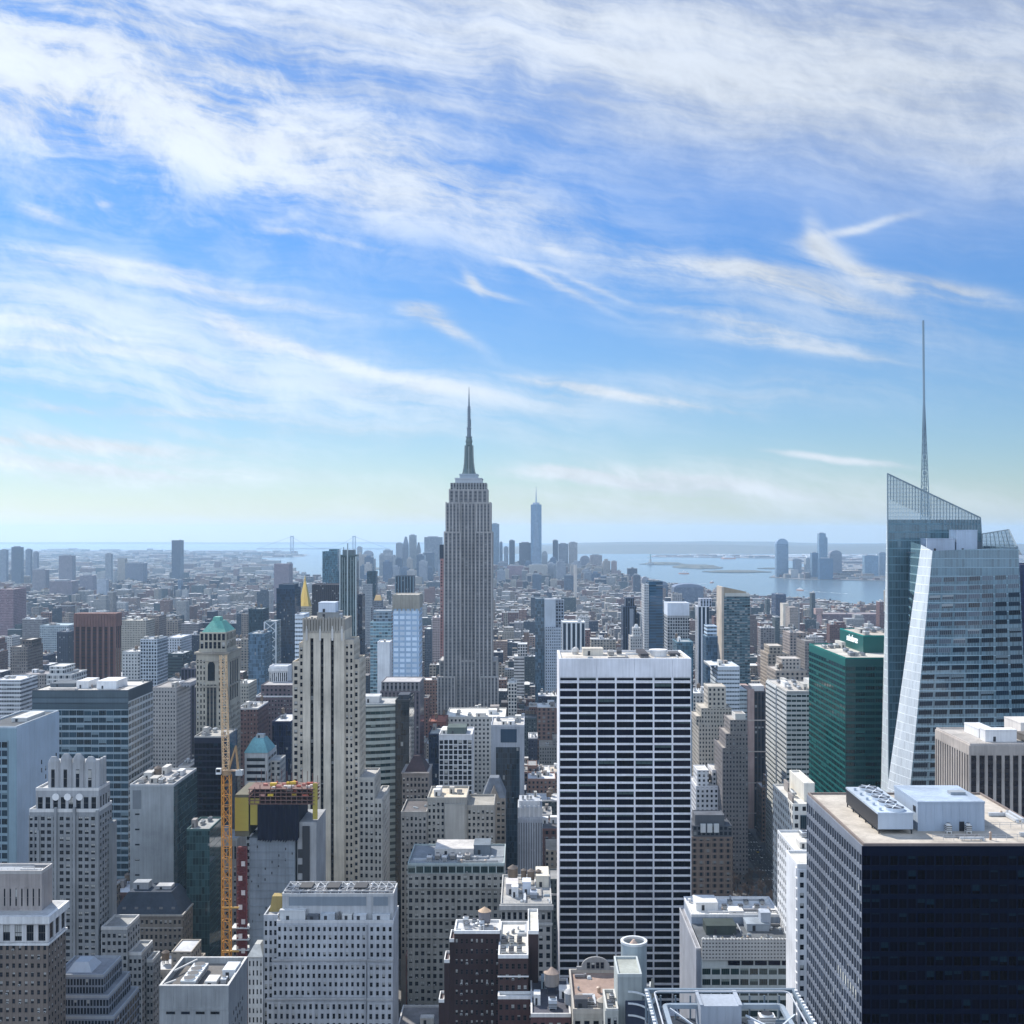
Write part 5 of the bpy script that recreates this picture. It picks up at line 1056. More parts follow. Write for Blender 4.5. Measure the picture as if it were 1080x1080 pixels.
sl_t, sl_b = Vector((X(936, 672), 672, rl_t.z - 6)), Vector((X(929, 672), 672, Z(830, 672)))
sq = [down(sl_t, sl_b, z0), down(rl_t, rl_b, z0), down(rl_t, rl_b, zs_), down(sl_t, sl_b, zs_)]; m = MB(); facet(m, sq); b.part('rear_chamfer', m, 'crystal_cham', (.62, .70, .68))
m = MB(); facet(m, [down(sl_t, sl_b, zs_), down(rl_t, rl_b, zs_), rl_t, sl_t]); b.part('glass_screen', m, 'screen_glass', None)
back = [Vector((rr_t.x + 4, 672, z0)), down(sl_t, sl_b, z0), down(sl_t, sl_b, zs_), Vector((rr_t.x, 672, zs_))]; m = MB(); facet(m, back); facet(m, [rq[1], back[0], back[3], rq[2]]); m.quad([tuple(p) for p in (rq[3], rq[2], back[3], back[2])]); b.part('rear_facade', m, 'crystal_dark', (.16, .28, .34))
fr = MB(); fr.bar(rl_t, rr_t, .7); fr.bar(rr_t, rr_b, .6); fr.bar(rl_t, rl_b, .6); fr.bar(rl_t, sl_t, .6)
for k in range(1, 30): s_ = k / 30; t0 = rl_t + (rr_t - rl_t) * s_; fr.bar(t0 - Vector((0, .25, 0)), Vector((t0.x, Y2 - .25, t0.z - 14)), .28)
b.part('screen_frame', fr, 'metal', (.20, .27, .31))
m = MB(); q2 = [PT(1036, 585, Yr - 3), PT(1072, 585, Yr - 3), PT(1064, 558.5, Yr - 3), PT(1036, 563, Yr - 3)]; facet(m, q2); facet(m, [PT(1072, 585, Yr - 3), PT(1078, 585, 612), PT(1073, 577, 612), PT(1064, 558.5, Yr - 3)]); sc_ = b.part('roof_screen', m, 'screen_glass', None)
fr = MB(); fr.bar(q2[2], q2[3], .5); fr.bar(q2[2], PT(1073, 577, 612), .6); fr.bar(q2[0], q2[3], .4)
for k in range(1, 7): s_ = k / 7; fr.bar(q2[3] + (q2[2] - q2[3]) * s_, q2[0] + (q2[1] - q2[0]) * s_, .3)
fr.build('screen_frame', 'metal', sc_, (.24, .30, .33))
b.mech(X(977.5, 628), X(1007, 628), 628, 638, 249.1, Z(568, 628) - 249, (.40, .50, .60), 'plant_room'); b.mech(X(1008, 630), X(1030, 630), 629, 640, 249.1, Z(559, 630) - 249, (.42, .53, .64), 'plant_room'); b.mech(X(1030.5, 630), X(1036, 630), 631, 640, 249.1, 6, (.10, .14, .17), 'plant_room')
sx, sy = X(973.5, 658), 658.0; sp = MB()
zA, zB = 262.0, Z(338, sy); w0 = 4.4
n = 26
for k in range(n):
    t0, t1 = k / n, (k + 1) / n; za, zb2 = zA + (zB - zA) * t0, zA + (zB - zA) * t1; wa, wb = [max(.30, w0 * .5 * (1 - t_ / .72)) for t_ in (t0, t1)]
    lean = -1.2 * t0, -1.2 * t1
    ca_ = [(sx + 1.3 + lean[0] + wa * i, sy + wa * j, za) for i, j in ((-1, -1), (1, -1), (1, 1), (-1, 1))]; cb_ = [(sx + 1.3 + lean[1] + wb * i, sy + wb * j, zb2) for i, j in ((-1, -1), (1, -1), (1, 1), (-1, 1))]
    for i in range(4):
        j = (i + 1) % 4; sp.bar(ca_[i], cb_[i], .34); sp.bar(ca_[i], ca_[j], .26)
        if wa > .5: sp.bar(ca_[i] if k % 2 else ca_[j], cb_[j] if k % 2 else cb_[i], .2)
    if wa < .9: sp.bar(((ca_[0][0] + ca_[1][0]) / 2, sy, za), ((cb_[0][0] + cb_[1][0]) / 2, sy, zb2), 1.0)
    else: sp.bar(((ca_[0][0] + ca_[1][0]) / 2, sy, za), ((cb_[0][0] + cb_[1][0]) / 2, sy, zb2), .5)
b.part('spire', sp, 'steel', (.22, .30, .36))
b.wins = []

# ---- teal glass tower with white script sign
Y = 700.0
b = B('office_tower', 'teal green glass tower with a white script sign on its higher rear block', 'office tower', X(892, Y), 245, Y, 790, Z(695, Y), ref='the teal glass tower')
x0 = b.x0; zt = b.zt; TE = (.0, .20, .175)
core = MB(); core.box(x0, 245, Y, 790, 0, zt); b.part('core', core, 'paint', (.0, .06, .055))
wl = MB(); b.grid('N', x0 - .2, 245, 2, zt - 4, Y, 8, 45, .25, 1.5, .22, wl, 'pane_teal'); wl.box(x0 - .2, 245, Y - .22, Y, zt - 4, zt); b.part('front_frame', wl, 'paint', (.0, .062, .06))
wl = MB(); b.grid('L', Y, 790, 2, zt - 4, x0, 14, 45, .2, 1.3, .3, wl, 'pane_teal'); wl.box(x0 - .3, x0, Y, 790, zt - 4, zt); b.part('side_frame', wl, 'paint', (.0, .105, .093))
b.roof(x0, 245, Y, 790, zt, (.55, .52, .46), .9, (.0, .16, .14))
xu, yu = X(910.5, 735), 735.0; zu = Z(671, 735); u = MB(); u.box(xu, 244.9, yu, 789.9, zt, zu); b.part('upper_block', u, 'paint', (.0, .088, .080))
b.roof(xu, 244.9, yu, 789.9, zu, (.50, .44, .38), .6, (.0, .2, .18)); b.clutter(xu, 244, yu, 788, zu + .05, 8, 41, .0); b.clutter(x0, xu - 1, Y, 788, zt + .05, 8, 42, .0)
cu = bpy.data.curves.new('sign', 'FONT'); cu.body = 'salesforce'; cu.size = 6.4; cu.extrude = .12; cu.shear = .12; cu.align_x = 'CENTER'; cu.align_y = 'CENTER'; cu.offset = .03
sg = bpy.data.objects.new('sign', cu); COL.objects.link(sg); bpy.context.view_layer.update()
me = bpy.data.meshes.new_from_object(sg.evaluated_get(bpy.context.evaluated_depsgraph_get())); bpy.data.objects.remove(sg); sg = bpy.data.objects.new('sign_lettering', me); COL.objects.link(sg); sg.parent = b.root
me.materials.clear(); mm, t_, p_ = newmat('sign_white'); p_.inputs['Base Color'].default_value = (.9, .92, .92, 1); p_.inputs['Emission Color'].default_value = (.9, .95, .95, 1); p_.inputs['Emission Strength'].default_value = .35; me.materials.append(mm)
sg.rotation_euler = (R(90), 0, R(-90)); L = b.root.location; sg.location = (xu - .14 - L.x, 760 - L.y, (zt + zu) / 2 + .3 + 1.2)
b.finish(vis=835)

# ---- beige pier building beside the glass skyscraper
Y = 500.0
b = B('office_building', 'beige piered block with black window slots and white rooftop plant', 'office building', 195, 250, 500, 541, Z(786, 500), ref='the beige piered block')
w2 = MB(); w2.box(195, 250, 500, 541, 0, b.zt); b.grid('N', 194.6, 250, 4, b.zt - 4, 500, 15, 1, 1.3, .8, .6, w2, 'pane_slot'); b.grid('L', 500, 541, 4, b.zt - 4, 195, 14, 1, 1.3, .8, .6, w2, 'pane_slot'); w2.box(194.4, 250, 499.4, 500, b.zt - 4, b.zt); w2.box(194.4, 195, 500, 541, b.zt - 4, b.zt)
mm, t_, p_ = newmat('pane_slot'); s_ = t_.sep(t_.n('ShaderNodeUVMap').outputs[0]); f_ = t_.m('FRACT', t_.m('MULTIPLY', s_[1], 42)); t_.link(t_.mixc(t_.m('LESS_THAN', f_, .4), (.010, .011, .018), (.030, .028, .032)), p_.inputs['Base Color']); p_.inputs['Roughness'].default_value = .12
b.part('wall', w2, 'stone', (.45, .40, .36)); b.roof(195, 250, 500, 541, b.zt, (.42, .39, .36), .8, (.50, .45, .41))
b.mech(205, 219, 508, 514, b.zt + .05, 5.4, (.74, .74, .74)); b.mech(206, 213, 518, 535, b.zt + .05, 4.2, (.72, .72, .72)); b.mech(222, 228, 506, 516, b.zt + .05, 3.4, (.14, .13, .12)); b.mech(226, 244, 520, 538, b.zt + .05, 6.5, (.66, .62, .58)); b.ac(231, 508, b.zt + .05, 3, 5, 3); b.ac(236, 508, b.zt + .05, 3, 5, 3); b.finish(vis=1000)

# ---- slab with pale floor bands, bent front, on the right avenue
Y = 860.0
b = B('apartment_building', 'tall pale slab banded by white floors with a bent corner beside the teal tower', 'apartment building', 197, 226, 860, 930, Z(730, 860), ref='the pale banded slab')
core = MB(); core.box(197, 219, 860, 930, 0, b.zt); b.part('core', core, 'plain', (.20, .21, .21))
wl = MB(); b.grid('N', 196.6, 219.3, 2, b.zt - 1, 860, 6, 37, .35, 2.0, .5, wl, 'pane_green'); b.part('front_frame', wl, 'plain', (.50, .50, .48))
wl = MB(); b.grid('L', 860, 893, 2, b.zt - 1, 197, 7, 37, .3, 1.9, .5, wl, 'pane_green'); b.grid('L', 893.3, 930, 2, b.zt - 1, 196.2, 7, 37, .3, 1.9, .5, wl, 'pane_green'); wl.box(196.2, 197, 893.3, 930, 0, b.zt); b.part('side_frame', wl, 'plain', (.56, .57, .56))
b.roof(196.9, 219, 860, 930, b.zt, (.50, .47, .43), 1.0, (.52, .50, .46)); b.clutter(198, 218, 862, 925, b.zt + .05, 9, 51, .0); w5 = MB(); w5.box(219.3, 226, 862, 900, 0, b.zt + 6); b.part('service_core', w5, 'plain', (.58, .57, .54)); b.finish(vis=930, limit=90)
b = B('office_building', 'low white podium with ribbon windows at the foot of the pale banded slab', 'office building', 194.5, 222, 800, 852, Z(866, 800)); b.vol('wall', 194.5, 222, 800, 852, 0, b.zt, 'ribbon', (.62, .63, .63), (.5, .48, .45)); b.clutter(196, 221, 802, 850, b.zt + .05, 4, 52, 0)

# ---- art deco stone giant with the mast
Y = 1262.0
b = B('skyscraper', 'grey limestone art deco skyscraper rising in setbacks to a silver mast and antenna', 'skyscraper', X(462, Y), X(526, Y), Y, Y + 50, 320, ref='the tall art deco skyscraper')
xm = X(493.5, Y); W = lambda px: X(px, Y); LS = (.43, .41, .395)
mat_facade('deco_strip', 3.4, 3.9, .82, 1.0, glass=(.035, .042, .055), spand=(.42, .6), blind=.18, mull=2, gr=.15)
def pier_front(pa, pb_, zb, zt_, ya, yb, n, nm='shaft'):
    w2 = MB(); w2.box(W(pa), W(pb_), ya, yb, zb, zt_); pw = (W(pb_) - W(pa)) / n
    for i in range(n + 1): c = W(pa) + i * pw; t_ = .85 if i in (0, n) else .62; w2.box(max(W(pa) - .3, c - t_), min(W(pb_) + .3, c + t_), ya - .8, ya, zb, zt_ + .6)
    for i in range(int((yb - ya) / 5) + 1): yy = ya + i * 5; w2.box(W(pb_), W(pb_) + .6, yy + .2, yy + 1.6, zb, zt_ + .4); w2.box(W(pa) - .6, W(pa), yy + .2, yy + 1.6, zb, zt_ + .4)
    o = b.part(nm, w2, 'stone', LS)
    for i in range(n):
        g = MB(); a, c = W(pa) + i * pw + .68, W(pa) + (i + 1) * pw - .68; g.box(a, c, ya - .22, ya - .02, zb + .5, zt_ - 1.2); g.uv = [(u_ * 3.4 / (c - a), v_) for u_, v_ in g.uv]; b.part('window_strip', g, 'deco_strip', (.25, .245, .25))
z1, z2, z3, z4, z5 = Z(757, Y), Z(713, Y), Z(561, Y), Z(530, Y), Z(513, Y)
pier_front(468.5, 485.6, 0, z3, Y, Y + 48, 4); pier_front(501.4, 518.6, 0, z3, Y, Y + 48, 4)
pier_front(485.8, 501.2, 0, Z(697, Y), Y + 2, Y + 50, 4, 'central_bay'); pier_front(485.8, 501.2, Z(697, Y), z4, Y + 5, Y + 47, 4, 'central_bay')
pier_front(470.2, 484.6, z3, z4, Y + 2, Y + 46, 4, 'upper_shaft'); pier_front(502.4, 517.0, z3, z4, Y + 2, Y + 46, 4, 'upper_shaft')
pier_front(473.6, 513.6, z4, Z(516, Y), Y + 5, Y + 44, 8, 'crown')
for (pa, pb_, pt, n) in ((463.5, 468.3, 697, 1), (518.8, 524, 697, 1)): pier_front(pa, pb_, 0, Z(pt, Y), Y + 3, Y + 46, n, 'shoulder')
for (pa, pb_, n) in ((462, 480, 5), (507, 525.5, 5)): pier_front(pa, pb_, 0, z2, Y - 6, Y - 1.2, n, 'setback')
c_ = MB(); c_.box(W(474.6), W(513), Y + 6, Y + 42, Z(516, Y), Z(509, Y)); b.part('crown_block', c_, 'strip', (.30, .30, .30))
for (pa, pb_, pt, pb2, cc) in ((479.5, 508, 503.5, 509, (.44, .47, .50)), (484, 503.3, 499, 503.5, (.36, .42, .47))):
    c_ = MB(); c_.box(W(pa), W(pb_), Y + 24 - (W(pb_) - W(pa)) / 2, Y + 24 + (W(pb_) - W(pa)) / 2, Z(pb2, Y), Z(pt, Y)); c_.box(W(pa) - .6, W(pb_) + .6, Y + 24 - (W(pb_) - W(pa)) / 2 - .6, Y + 24 + (W(pb_) - W(pa)) / 2 + .6, Z(pt, Y) - 1.4, Z(pt, Y) - .5, bottom=True); b.part('terrace', c_, 'metal', cc)
ma = MB(); cyy = Y + 24; pr = None; SC = Y / F
prof = [(6.6, 499.5), (5.4, 496), (4.6, 491), (4.0, 485), (3.7, 478), (3.5, 468), (3.3, 465), (3.9, 464.5), (3.4, 462), (2.6, 459)]
n = 16
for k in range(len(prof) - 1):
    (ra, pa), (rb, pb_) = prof[k], prof[k + 1]; ra *= SC; rb *= SC; za, zb2 = Z(pa, Y), Z(pb_, Y)
    for q in range(n): a, c = 6.28319 * q / n, 6.28319 * (q + 1) / n; ma.quad([(xm + ra * math.cos(a), cyy + ra * math.sin(a), za), (xm + ra * math.cos(c), cyy + ra * math.sin(c), za), (xm + rb * math.cos(c), cyy + rb * math.sin(c), zb2), (xm + rb * math.cos(a), cyy + rb * math.sin(a), zb2)])
mst = b.part('mast', ma, 'metal', (.115, .16, .15))
for q in range(4):
    f = MB(); a = q * math.pi / 2; ca_, sa_ = math.cos(a), math.sin(a)
    for k in range(5): (ra, pa), (rb, pb_) = prof[k], prof[k + 1]; f.bar((xm + (ra + .6) * SC * ca_, cyy + (ra + .6) * SC * sa_, Z(pa, Y)), (xm + (rb + .5) * SC * ca_, cyy + (rb + .5) * SC * sa_, Z(pb_, Y)), 1.5)
    f.build('mast_wing', 'metal', mst, (.24, .28, .27))
g = MB(); g.box(xm - 1.5, xm + 1.5, cyy - 5.0, cyy - 3.8, Z(494, Y), Z(468, Y)); g.build('mast_window', 'pane_green', mst)
an = MB(); an.cyl(xm, cyy, Z(459.5, Y), Z(458.5, Y), 3.6 * SC, 12, bottom=True); an.cyl(xm, cyy, Z(459, Y), Z(449.5, Y), 2.2 * SC, 10); an.cyl(xm, cyy, Z(450, Y), Z(449, Y), 2.7 * SC, 10, bottom=True); an.cyl(xm, cyy, Z(449.5, Y), Z(426, Y), 1.5 * SC, 8); an.cyl(xm, cyy, Z(426, Y), Z(405, Y), .95 * SC, 6, r2=.2)
for k in range(9): zz_ = Z(448, Y) + k * 2.4; an.bar((xm - 2.4, cyy, zz_), (xm + 2.4, cyy, zz_), .5)
an.box(xm + 1.2 * SC, xm + 2.2 * SC, cyy - .6, cyy + .6, Z(448, Y), Z(440, Y)); b.part('antenna', an, 'metal', (.16, .20, .24))

# ---- beige tower with green copper hip roof
Y = 770.0
b = B('office_tower', 'beige stone tower with a green copper hipped roof and arched top windows', 'office tower', X(207, Y), X(240, Y), Y, Y + 34, Z(678, Y), ref='the tower with the green copper roof')
x0, x1 = b.x0, b.x1; BG = (.42, .385, .315); zc = Z(690, Y); w2 = MB(); w2.box(x0, x1, Y, Y + 34, 0, zc)
b.grid('N', x0, x0 + 6.5, 3, zc - 3, Y, 3, 45, 1.2, 1.5, .3, w2, 'pane'); b.grid('N', x1 - 6.5, x1, 3, zc - 3, Y, 3, 45, 1.2, 1.5, .3, w2, 'pane'); b.grid('R', Y, Y + 34, 3, Z(745, Y), x1, 10, 38, 1.6, 1.5, .3, w2, 'pane')
b.part('wall', w2, 'stone', BG)
mat_facade('tall_strip', 1.0, 3.7, .8, 1.0, glass=(.02, .025, .03), spand=(.4, .32), blind=.1)
for (a, c) in ((x0 + 7.2, x0 + 9.0), (x0 + 9.5, x0 + 11.3), (x0 + 11.8, x0 + 13.6)): g = MB(); g.box(a, c, Y - .2, Y - .02, 4, Z(722, Y)); g.uv = [(u_ / 1.8, v_) for u_, v_ in g.uv]; b.part('window_strip', g, 'tall_strip', (.16, .15, .14))
g = MB(); xc_ = (x0 + x1) / 2 - .4; pts = [(xc_ - 2.4, Z(718, Y)), (xc_ + 2.4, Z(718, Y))] + [(xc_ + 2.4 * math.cos(a), Z(702, Y) + 2.8 * math.sin(a)) for a in [k * math.pi / 8 for k in range(9)]]; g.quad([(x_, Y - .15, z_) for x_, z_ in pts]); b.part('arched_window', g, 'black_glass')
for k in range(4): g = MB(); g.box(x1 + .02, x1 + .3, Y + 6 + k * 6, Y + 9 + k * 6, Z(740, Y), Z(699, Y)); b.part('window_strip', g, 'tall_strip', (.16, .15, .14))
for (pa, ex, h_) in ((690, 1.2, 1.4), (725, .8, 1.2), (698, .5, .6)): c_ = MB(); c_.box(x0 - ex, x1 + ex, Y - ex, Y + 34 + ex, Z(pa, Y), Z(pa, Y) + h_, bottom=True); b.part('cornice', c_, 'stone', (.33, .30, .25))
z5_ = Z(685, Y + 2); w2 = MB(); w2.box(x0 + 1, x1 - 1.2, Y + 2, Y + 31, zc + 1.4, z5_); w2.box(x0 + 1.4, x1 - 2, Y + 3, Y + 30, z5_, Z(667, Y + 3)); b.grid('N', x0 + 1.6, x1 - 2, z5_, Z(667, Y + 3) - .4, Y + 3, 6, 2, .9, 1.0, .3, w2, 'pane'); b.grid('R', Y + 5, Y + 29, z5_, Z(667, Y + 3) - .4, x1 - 2, 7, 2, 1.2, 1.0, .3, w2, 'pane'); b.part('attic', w2, 'stone', BG)
rf = MB(); zr = Z(667, Y + 3); rf.prism([(x0 + 2.5, Y + 4), (x1 - 2.2, Y + 4), (x1 - 2.2, Y + 29), (x0 + 2.5, Y + 29)], zr, Z(655, Y + 10), scale=.42, bottom=True); rf.prism([(x0 + 7.6, Y + 12), (x1 - 8.2, Y + 12), (x1 - 8.2, Y + 20), (x0 + 7.6, Y + 20)], Z(655, Y + 10) + .01, Z(651, Y + 10), scale=.8); b.part('copper_roof', rf, 'copper', (.14, .40, .32)); b.finish(vis=775)

# ---- left side blocks
Y = 771.0
b = box_building('office_building', 'wide dark glass block with white spandrel bands and pale roof', 'office building', 34, 135, 729, Y, 51, 'the wide banded glass block')
x0, x1, zt = b.x0, b.x1, b.zt; core = MB(); core.box(x0, x1, Y, Y + 51, 0, zt); b.part('core', core, 'plain', (.05, .07, .09))
wl = MB(); b.grid('N', x0, x1 + .3, 2, Z(748, Y), Y, 13, 28, .22, 1.45, .3, wl, 'pane_blue'); b.part('front_frame', wl, 'plain', (.27, .35, .40)); wl = MB(); b.grid('R', Y, Y + 51, 2, Z(740, Y), x1, 9, 29, .2, 1.7, .35, wl, 'pane_blue'); b.part('side_frame', wl, 'plain', (.56, .60, .63))
for (pa, pb_, cc) in ((729.5, 735.5, (.08, .11, .13)), (736.5, 741, (.10, .14, .17)), (742.5, 747.5, (.06, .09, .11))): g = MB(); g.box(x0, x1 + .35, Y - .4, Y, Z(pb_, Y), Z(pa, Y), bottom=True); b.part('louvre_band', g, 'plain', cc)
b.roof(x0, x1, Y, Y + 51, zt, (.60, .57, .52), .8, (.07, .09, .11)); b.mech(X(72, Y), X(85, Y), Y + 14, Y + 34, zt + .05, 5, (.70, .70, .70)); b.mech(X(96, Y), X(117, Y), Y + 10, Y + 32, zt + .05, 5.5, (.74, .75, .76)); b.pipes(x0 + 1, x1 - 1, Y + 2, Y + 48, zt + .05, 12, 30); b.mech(X(40, Y), X(66, Y), Y + 20, Y + 40, zt + .05, 2.6, (.12, .14, .16)); b.finish(vis=920)
Y = 552.0
b = box_building('office_building', 'pale blue panelled block with few slit windows at the left edge', 'office building', -25, 17, 768, Y, 50, 'the pale blue panelled block')
x0, x1, zt = b.x0, b.x1, b.zt; core = MB(); core.box(x0, x1, Y, Y + 50, 0, zt); b.part('core', core, 'plain', (.10, .15, .18)); wl = MB(); b.grid('N', x0, x1 - 4, 2, zt - 6, Y, 5, 38, .4, 1.3, .3, wl, 'pane_blue'); wl.box(x0, x1 + .3, Y - .3, Y, zt - 6, zt); wl.box(x1 - 3.6, x1 + .3, Y - .3, Y, 0, zt - 6); b.part('front_frame', wl, 'metal', (.22, .32, .38))
pn = MB(); pn.box(x1, x1 + .4, Y, Y + 50, 0, zt)
for k in range(1, 10): pn.box(x1 + .4, x1 + .46, Y + k * 5 - .08, Y + k * 5 + .08, 0, zt - .5)
b.part('panel_wall', pn, 'metal', (.41, .51, .61))
for k in range(12):
    for j in (28, 33, 42, 46):
        if (k * 7 + j) % 3: b.wins.append(('R', Y + j, zt - 22 - k * 4.2, 1.0, 2.2, x1 + .4, 'pane'))
b.roof(x0, x1, Y, Y + 50, zt, (.10, .11, .12), .9, (.50, .56, .60)); b.mech(X(14, Y + 20), X(30, Y + 20), Y + 18, Y + 40, zt + .05, 2.0, (.6, .6, .58)); b.finish(vis=920)
Y = 645.0
b = box_building('office_building', 'windowless grey panelled slab with green glass side', 'office building', 137, 183, 829, Y, 45, 'the windowless grey slab')
x0, x1, zt = b.x0, b.x1, b.zt; w2 = MB(); w2.box(x0, x1, Y, Y + 45, 0, zt)
for k in range(1, 12): xx = x0 + 7.6 + k * 1.45; w2.box(xx - .05, xx + .05, Y - .06, Y, 0, zt - .4)
b.part('wall', w2, 'stone', (.36, .385, .40)); g = MB(); g.box(x0 + 1.6, x0 + 6.4, Y - .15, Y - .02, zt - 13, zt - 2.4); b.part('louvre', g, 'plain', (.20, .22, .24))
for k in range(9): b.wins.append(('N', x0 + 4.2, zt - 16 - k * 8.6, 2.6, .9, Y, 'pane'))
g = MB(); g.box(x1, x1 + .5, Y + .6, Y + 45, 0, zt - .6); b.part('side_glass', g, 'glass', (.10, .16, .165)); b.roof(x0, x1, Y, Y + 45, zt, (.44, .42, .40), 1.0, (.46, .48, .49)); b.clutter(x0, x1, Y, Y + 43, zt + .05, 9, 61, .1); b.finish(vis=960)
b = B('office_building', 'dark green glass block wedged behind the grey slab', 'office building', X(197, 610), X(221, 610), 610, 636, Z(876, 610)); b.vol('wall', b.x0, b.x1, 610, 636, 0, b.zt, 'glass', (.06, .12, .12), (.36, .36, .34)); b.clutter(b.x0, b.x1, 612, 634, b.zt + .05, 3, 62, 0)
Y = 592.0
b = box_building('office_building', 'brown stone block with a dark slate mansard roof', 'office building', 118, 192, 966, Y, 24, 'the slate roofed stone block')
x0, x1, zt = b.x0, b.x1, b.zt; w2 = MB(); w2.box(x0, x1, Y, Y + 24, 0, zt); b.grid('N', x0, x1, 2, zt - 1.2, Y, 15, 15, 1.2, 1.7, .35, w2, 'pane_pair'); b.grid('R', Y, Y + 24, 2, zt - 1.2, x1, 8, 15, 1.3, 1.7, .35, w2, 'pane_pair'); b.part('wall', w2, 'stone', (.255, .225, .195)); c_ = MB(); c_.box(x0 - .8, x1 + .8, Y - .9, Y + 24.6, zt, zt + .9, bottom=True); c_.box(x0 - .4, x1 + .5, Y - .6, Y, zt - 6.4, zt - 5.8, bottom=True); b.part('cornice', c_, 'stone', (.40, .38, .35))
rf = MB(); rf.prism([(x0, Y), (x1, Y), (x1, Y + 24), (x0, Y + 24)], zt + .9, zt + 11, scale=.62, bottom=True); mr = b.part('mansard_roof', rf, 'roof', (.055, .07, .095))
for k in range(5): q = MB(); xx = x0 + 6 + k * 6.4; q.box(xx - .9, xx + .9, Y + 1.0, Y + 4, zt + 1.0, zt + 4.2, 0, 1); q.build('dormer', ['stone', 'roof'], mr, (.20, .20, .21))
b.mech(x0 + 8, x0 + 16, Y + 9, Y + 15, zt + 11, 3.6, (.36, .38, .40)); b.mech(x0 + 20, x0 + 28, Y + 9, Y + 15, zt + 11, 1.8, (.5, .5, .5)); b.finish(vis=1010, acs=8)
Y = 660.0
b = box_building('apartment_building', 'grey brick block with square windows behind the yellow crane mast', 'apartment building', 221, 250, 886, Y, 20)
x0, x1, zt = b.x0, b.x1, b.zt; w2 = MB(); w2.box(x0, x1, Y, Y + 20, 0, zt); b.grid('N', x0, x1, 3, zt - 14, Y, 7, 17, 1.0, 1.6, .3, w2, 'pane_pair'); b.grid('N', x0, x1, zt - 11.5, zt - 3, Y, 8, 1, .9, 1, .3, w2, 'pane_tall'); b.part('wall', w2, 'stone', (.30, .305, .31)); b.roof(x0, x1, Y, Y + 20, zt, (.3, .32, .34), 1, (.34, .36, .38)); b.mech(x0 + 2, x0 + 9, Y + 6, Y + 14, zt + .05, 5, (.22, .25, .28)); b.finish(vis=1005)
Y = 700.0
b = box_building('office_tower', 'midnight blue glass slab between the crane mast and green copper tower', 'office tower', 205, 238, 778, Y, 27)
x0, x1, zt = b.x0, b.x1, b.zt; core = MB(); core.box(x0, x1, Y, Y + 27, 0, zt); b.part('core', core, 'plain', (.01, .014, .03)); wl = MB(); b.grid('N', x0, x1, 2, zt - 3, Y, 8, 34, .15, .9, .2, wl, 'pane_navy'); wl.box(x0, x1, Y - .2, Y, zt - 3, zt); b.part('front_frame', wl, 'plain', (.010, .014, .032)); g = MB(); g.box(x1, x1 + .4, Y, Y + 27, 0, zt); b.part('side_wall', g, 'glass', (.04, .08, .12)); b.roof(x0, x1, Y, Y + 27, zt, (.40, .38, .34), .9, (.34, .34, .33)); b.clutter(x0, x1, Y, Y + 26, zt + .05, 5, 65, .0); b.finish(vis=870, limit=60)
Y = 720.0
b = box_building('office_building', 'small pale block with aqua hipped roof and terraced floors', 'office building', 258, 282, 794, Y, 26, 'the block with the aqua hipped roof')
x0, x1, zt = b.x0, b.x1, b.zt; w2 = MB(); w2.box(x0, x1, Y, Y + 26, 0, zt); b.grid('N', x0 + 1, x1 - 1, 40, zt - 2.2, Y, 1, 19, .8, 2.1, .4, w2, 'pane_office'); b.grid('R', Y + 1, Y + 25, 40, zt - 2.2, x1, 3, 19, .8, 2.1, .4, w2, 'pane_office'); b.part('wall', w2, 'stone', (.52, .54, .55)); rf = MB(); rf.prism([(x0 - .4, Y - .4), (x1 + .4, Y - .4), (x1 + .4, Y + 22), (x0 - .4, Y + 22)], zt, zt + 8, scale=.45, bottom=True); b.part('hipped_roof', rf, 'copper', (.16, .36, .39)); b.mech(X(267, Y), X(275, Y), Y + 8, Y + 13, zt + 8, 2.2, (.4, .42, .42)); w3 = MB(); w3.box(x1 + .1, X(292, Y), Y + 8, Y + 26, 0, Z(806, Y)); b.part('wing', w3, 'punch', (.46, .46, .44)); b.roof(x1 + .1, X(292, Y), Y + 8, Y + 26, Z(806, Y), (.5, .5, .48), .8, (.5, .5, .48)); b.finish(vis=840, limit=40)
# ---- curved ribbon windowed block with dark slab
Y = 690.0
b = B('office_building', 'curved grey green block with pale ribbon floors and a black end slab', 'office building', X(376, Y), X(431, Y), Y, Y + 34, Z(745, Y), ref='the curved ribbon block')
x0, xm_, x1 = b.x0, X(416, Y), b.x1; zt = b.zt
def arcpts(r): return [(x0, Y + 34), (x0, Y)] + [(x0 + (xm_ - x0) * t_, Y - .8 + r * 0 + 5.5 * t_ * t_) for t_ in [k / 8 for k in range(9)]] + [(xm_, Y + 34)]
w2 = MB(); P = arcpts(0); w2.prism(P, 0, zt); b.part('core', w2, 'plain', (.10, .12, .12))
nf = 38
for k in range(nf):
    q = MB(); za = 2 + k * (zt - 3) / nf; Pq = [(x_ + (.25 if x_ > x0 else -.0), y_ - .45) if y_ < Y + 30 else (x_, y_) for x_, y_ in P]; q.prism(Pq, za + 1.9, za + 3.9, bottom=True); b.part('floor_band', q, 'plain', (.34, .38, .36))
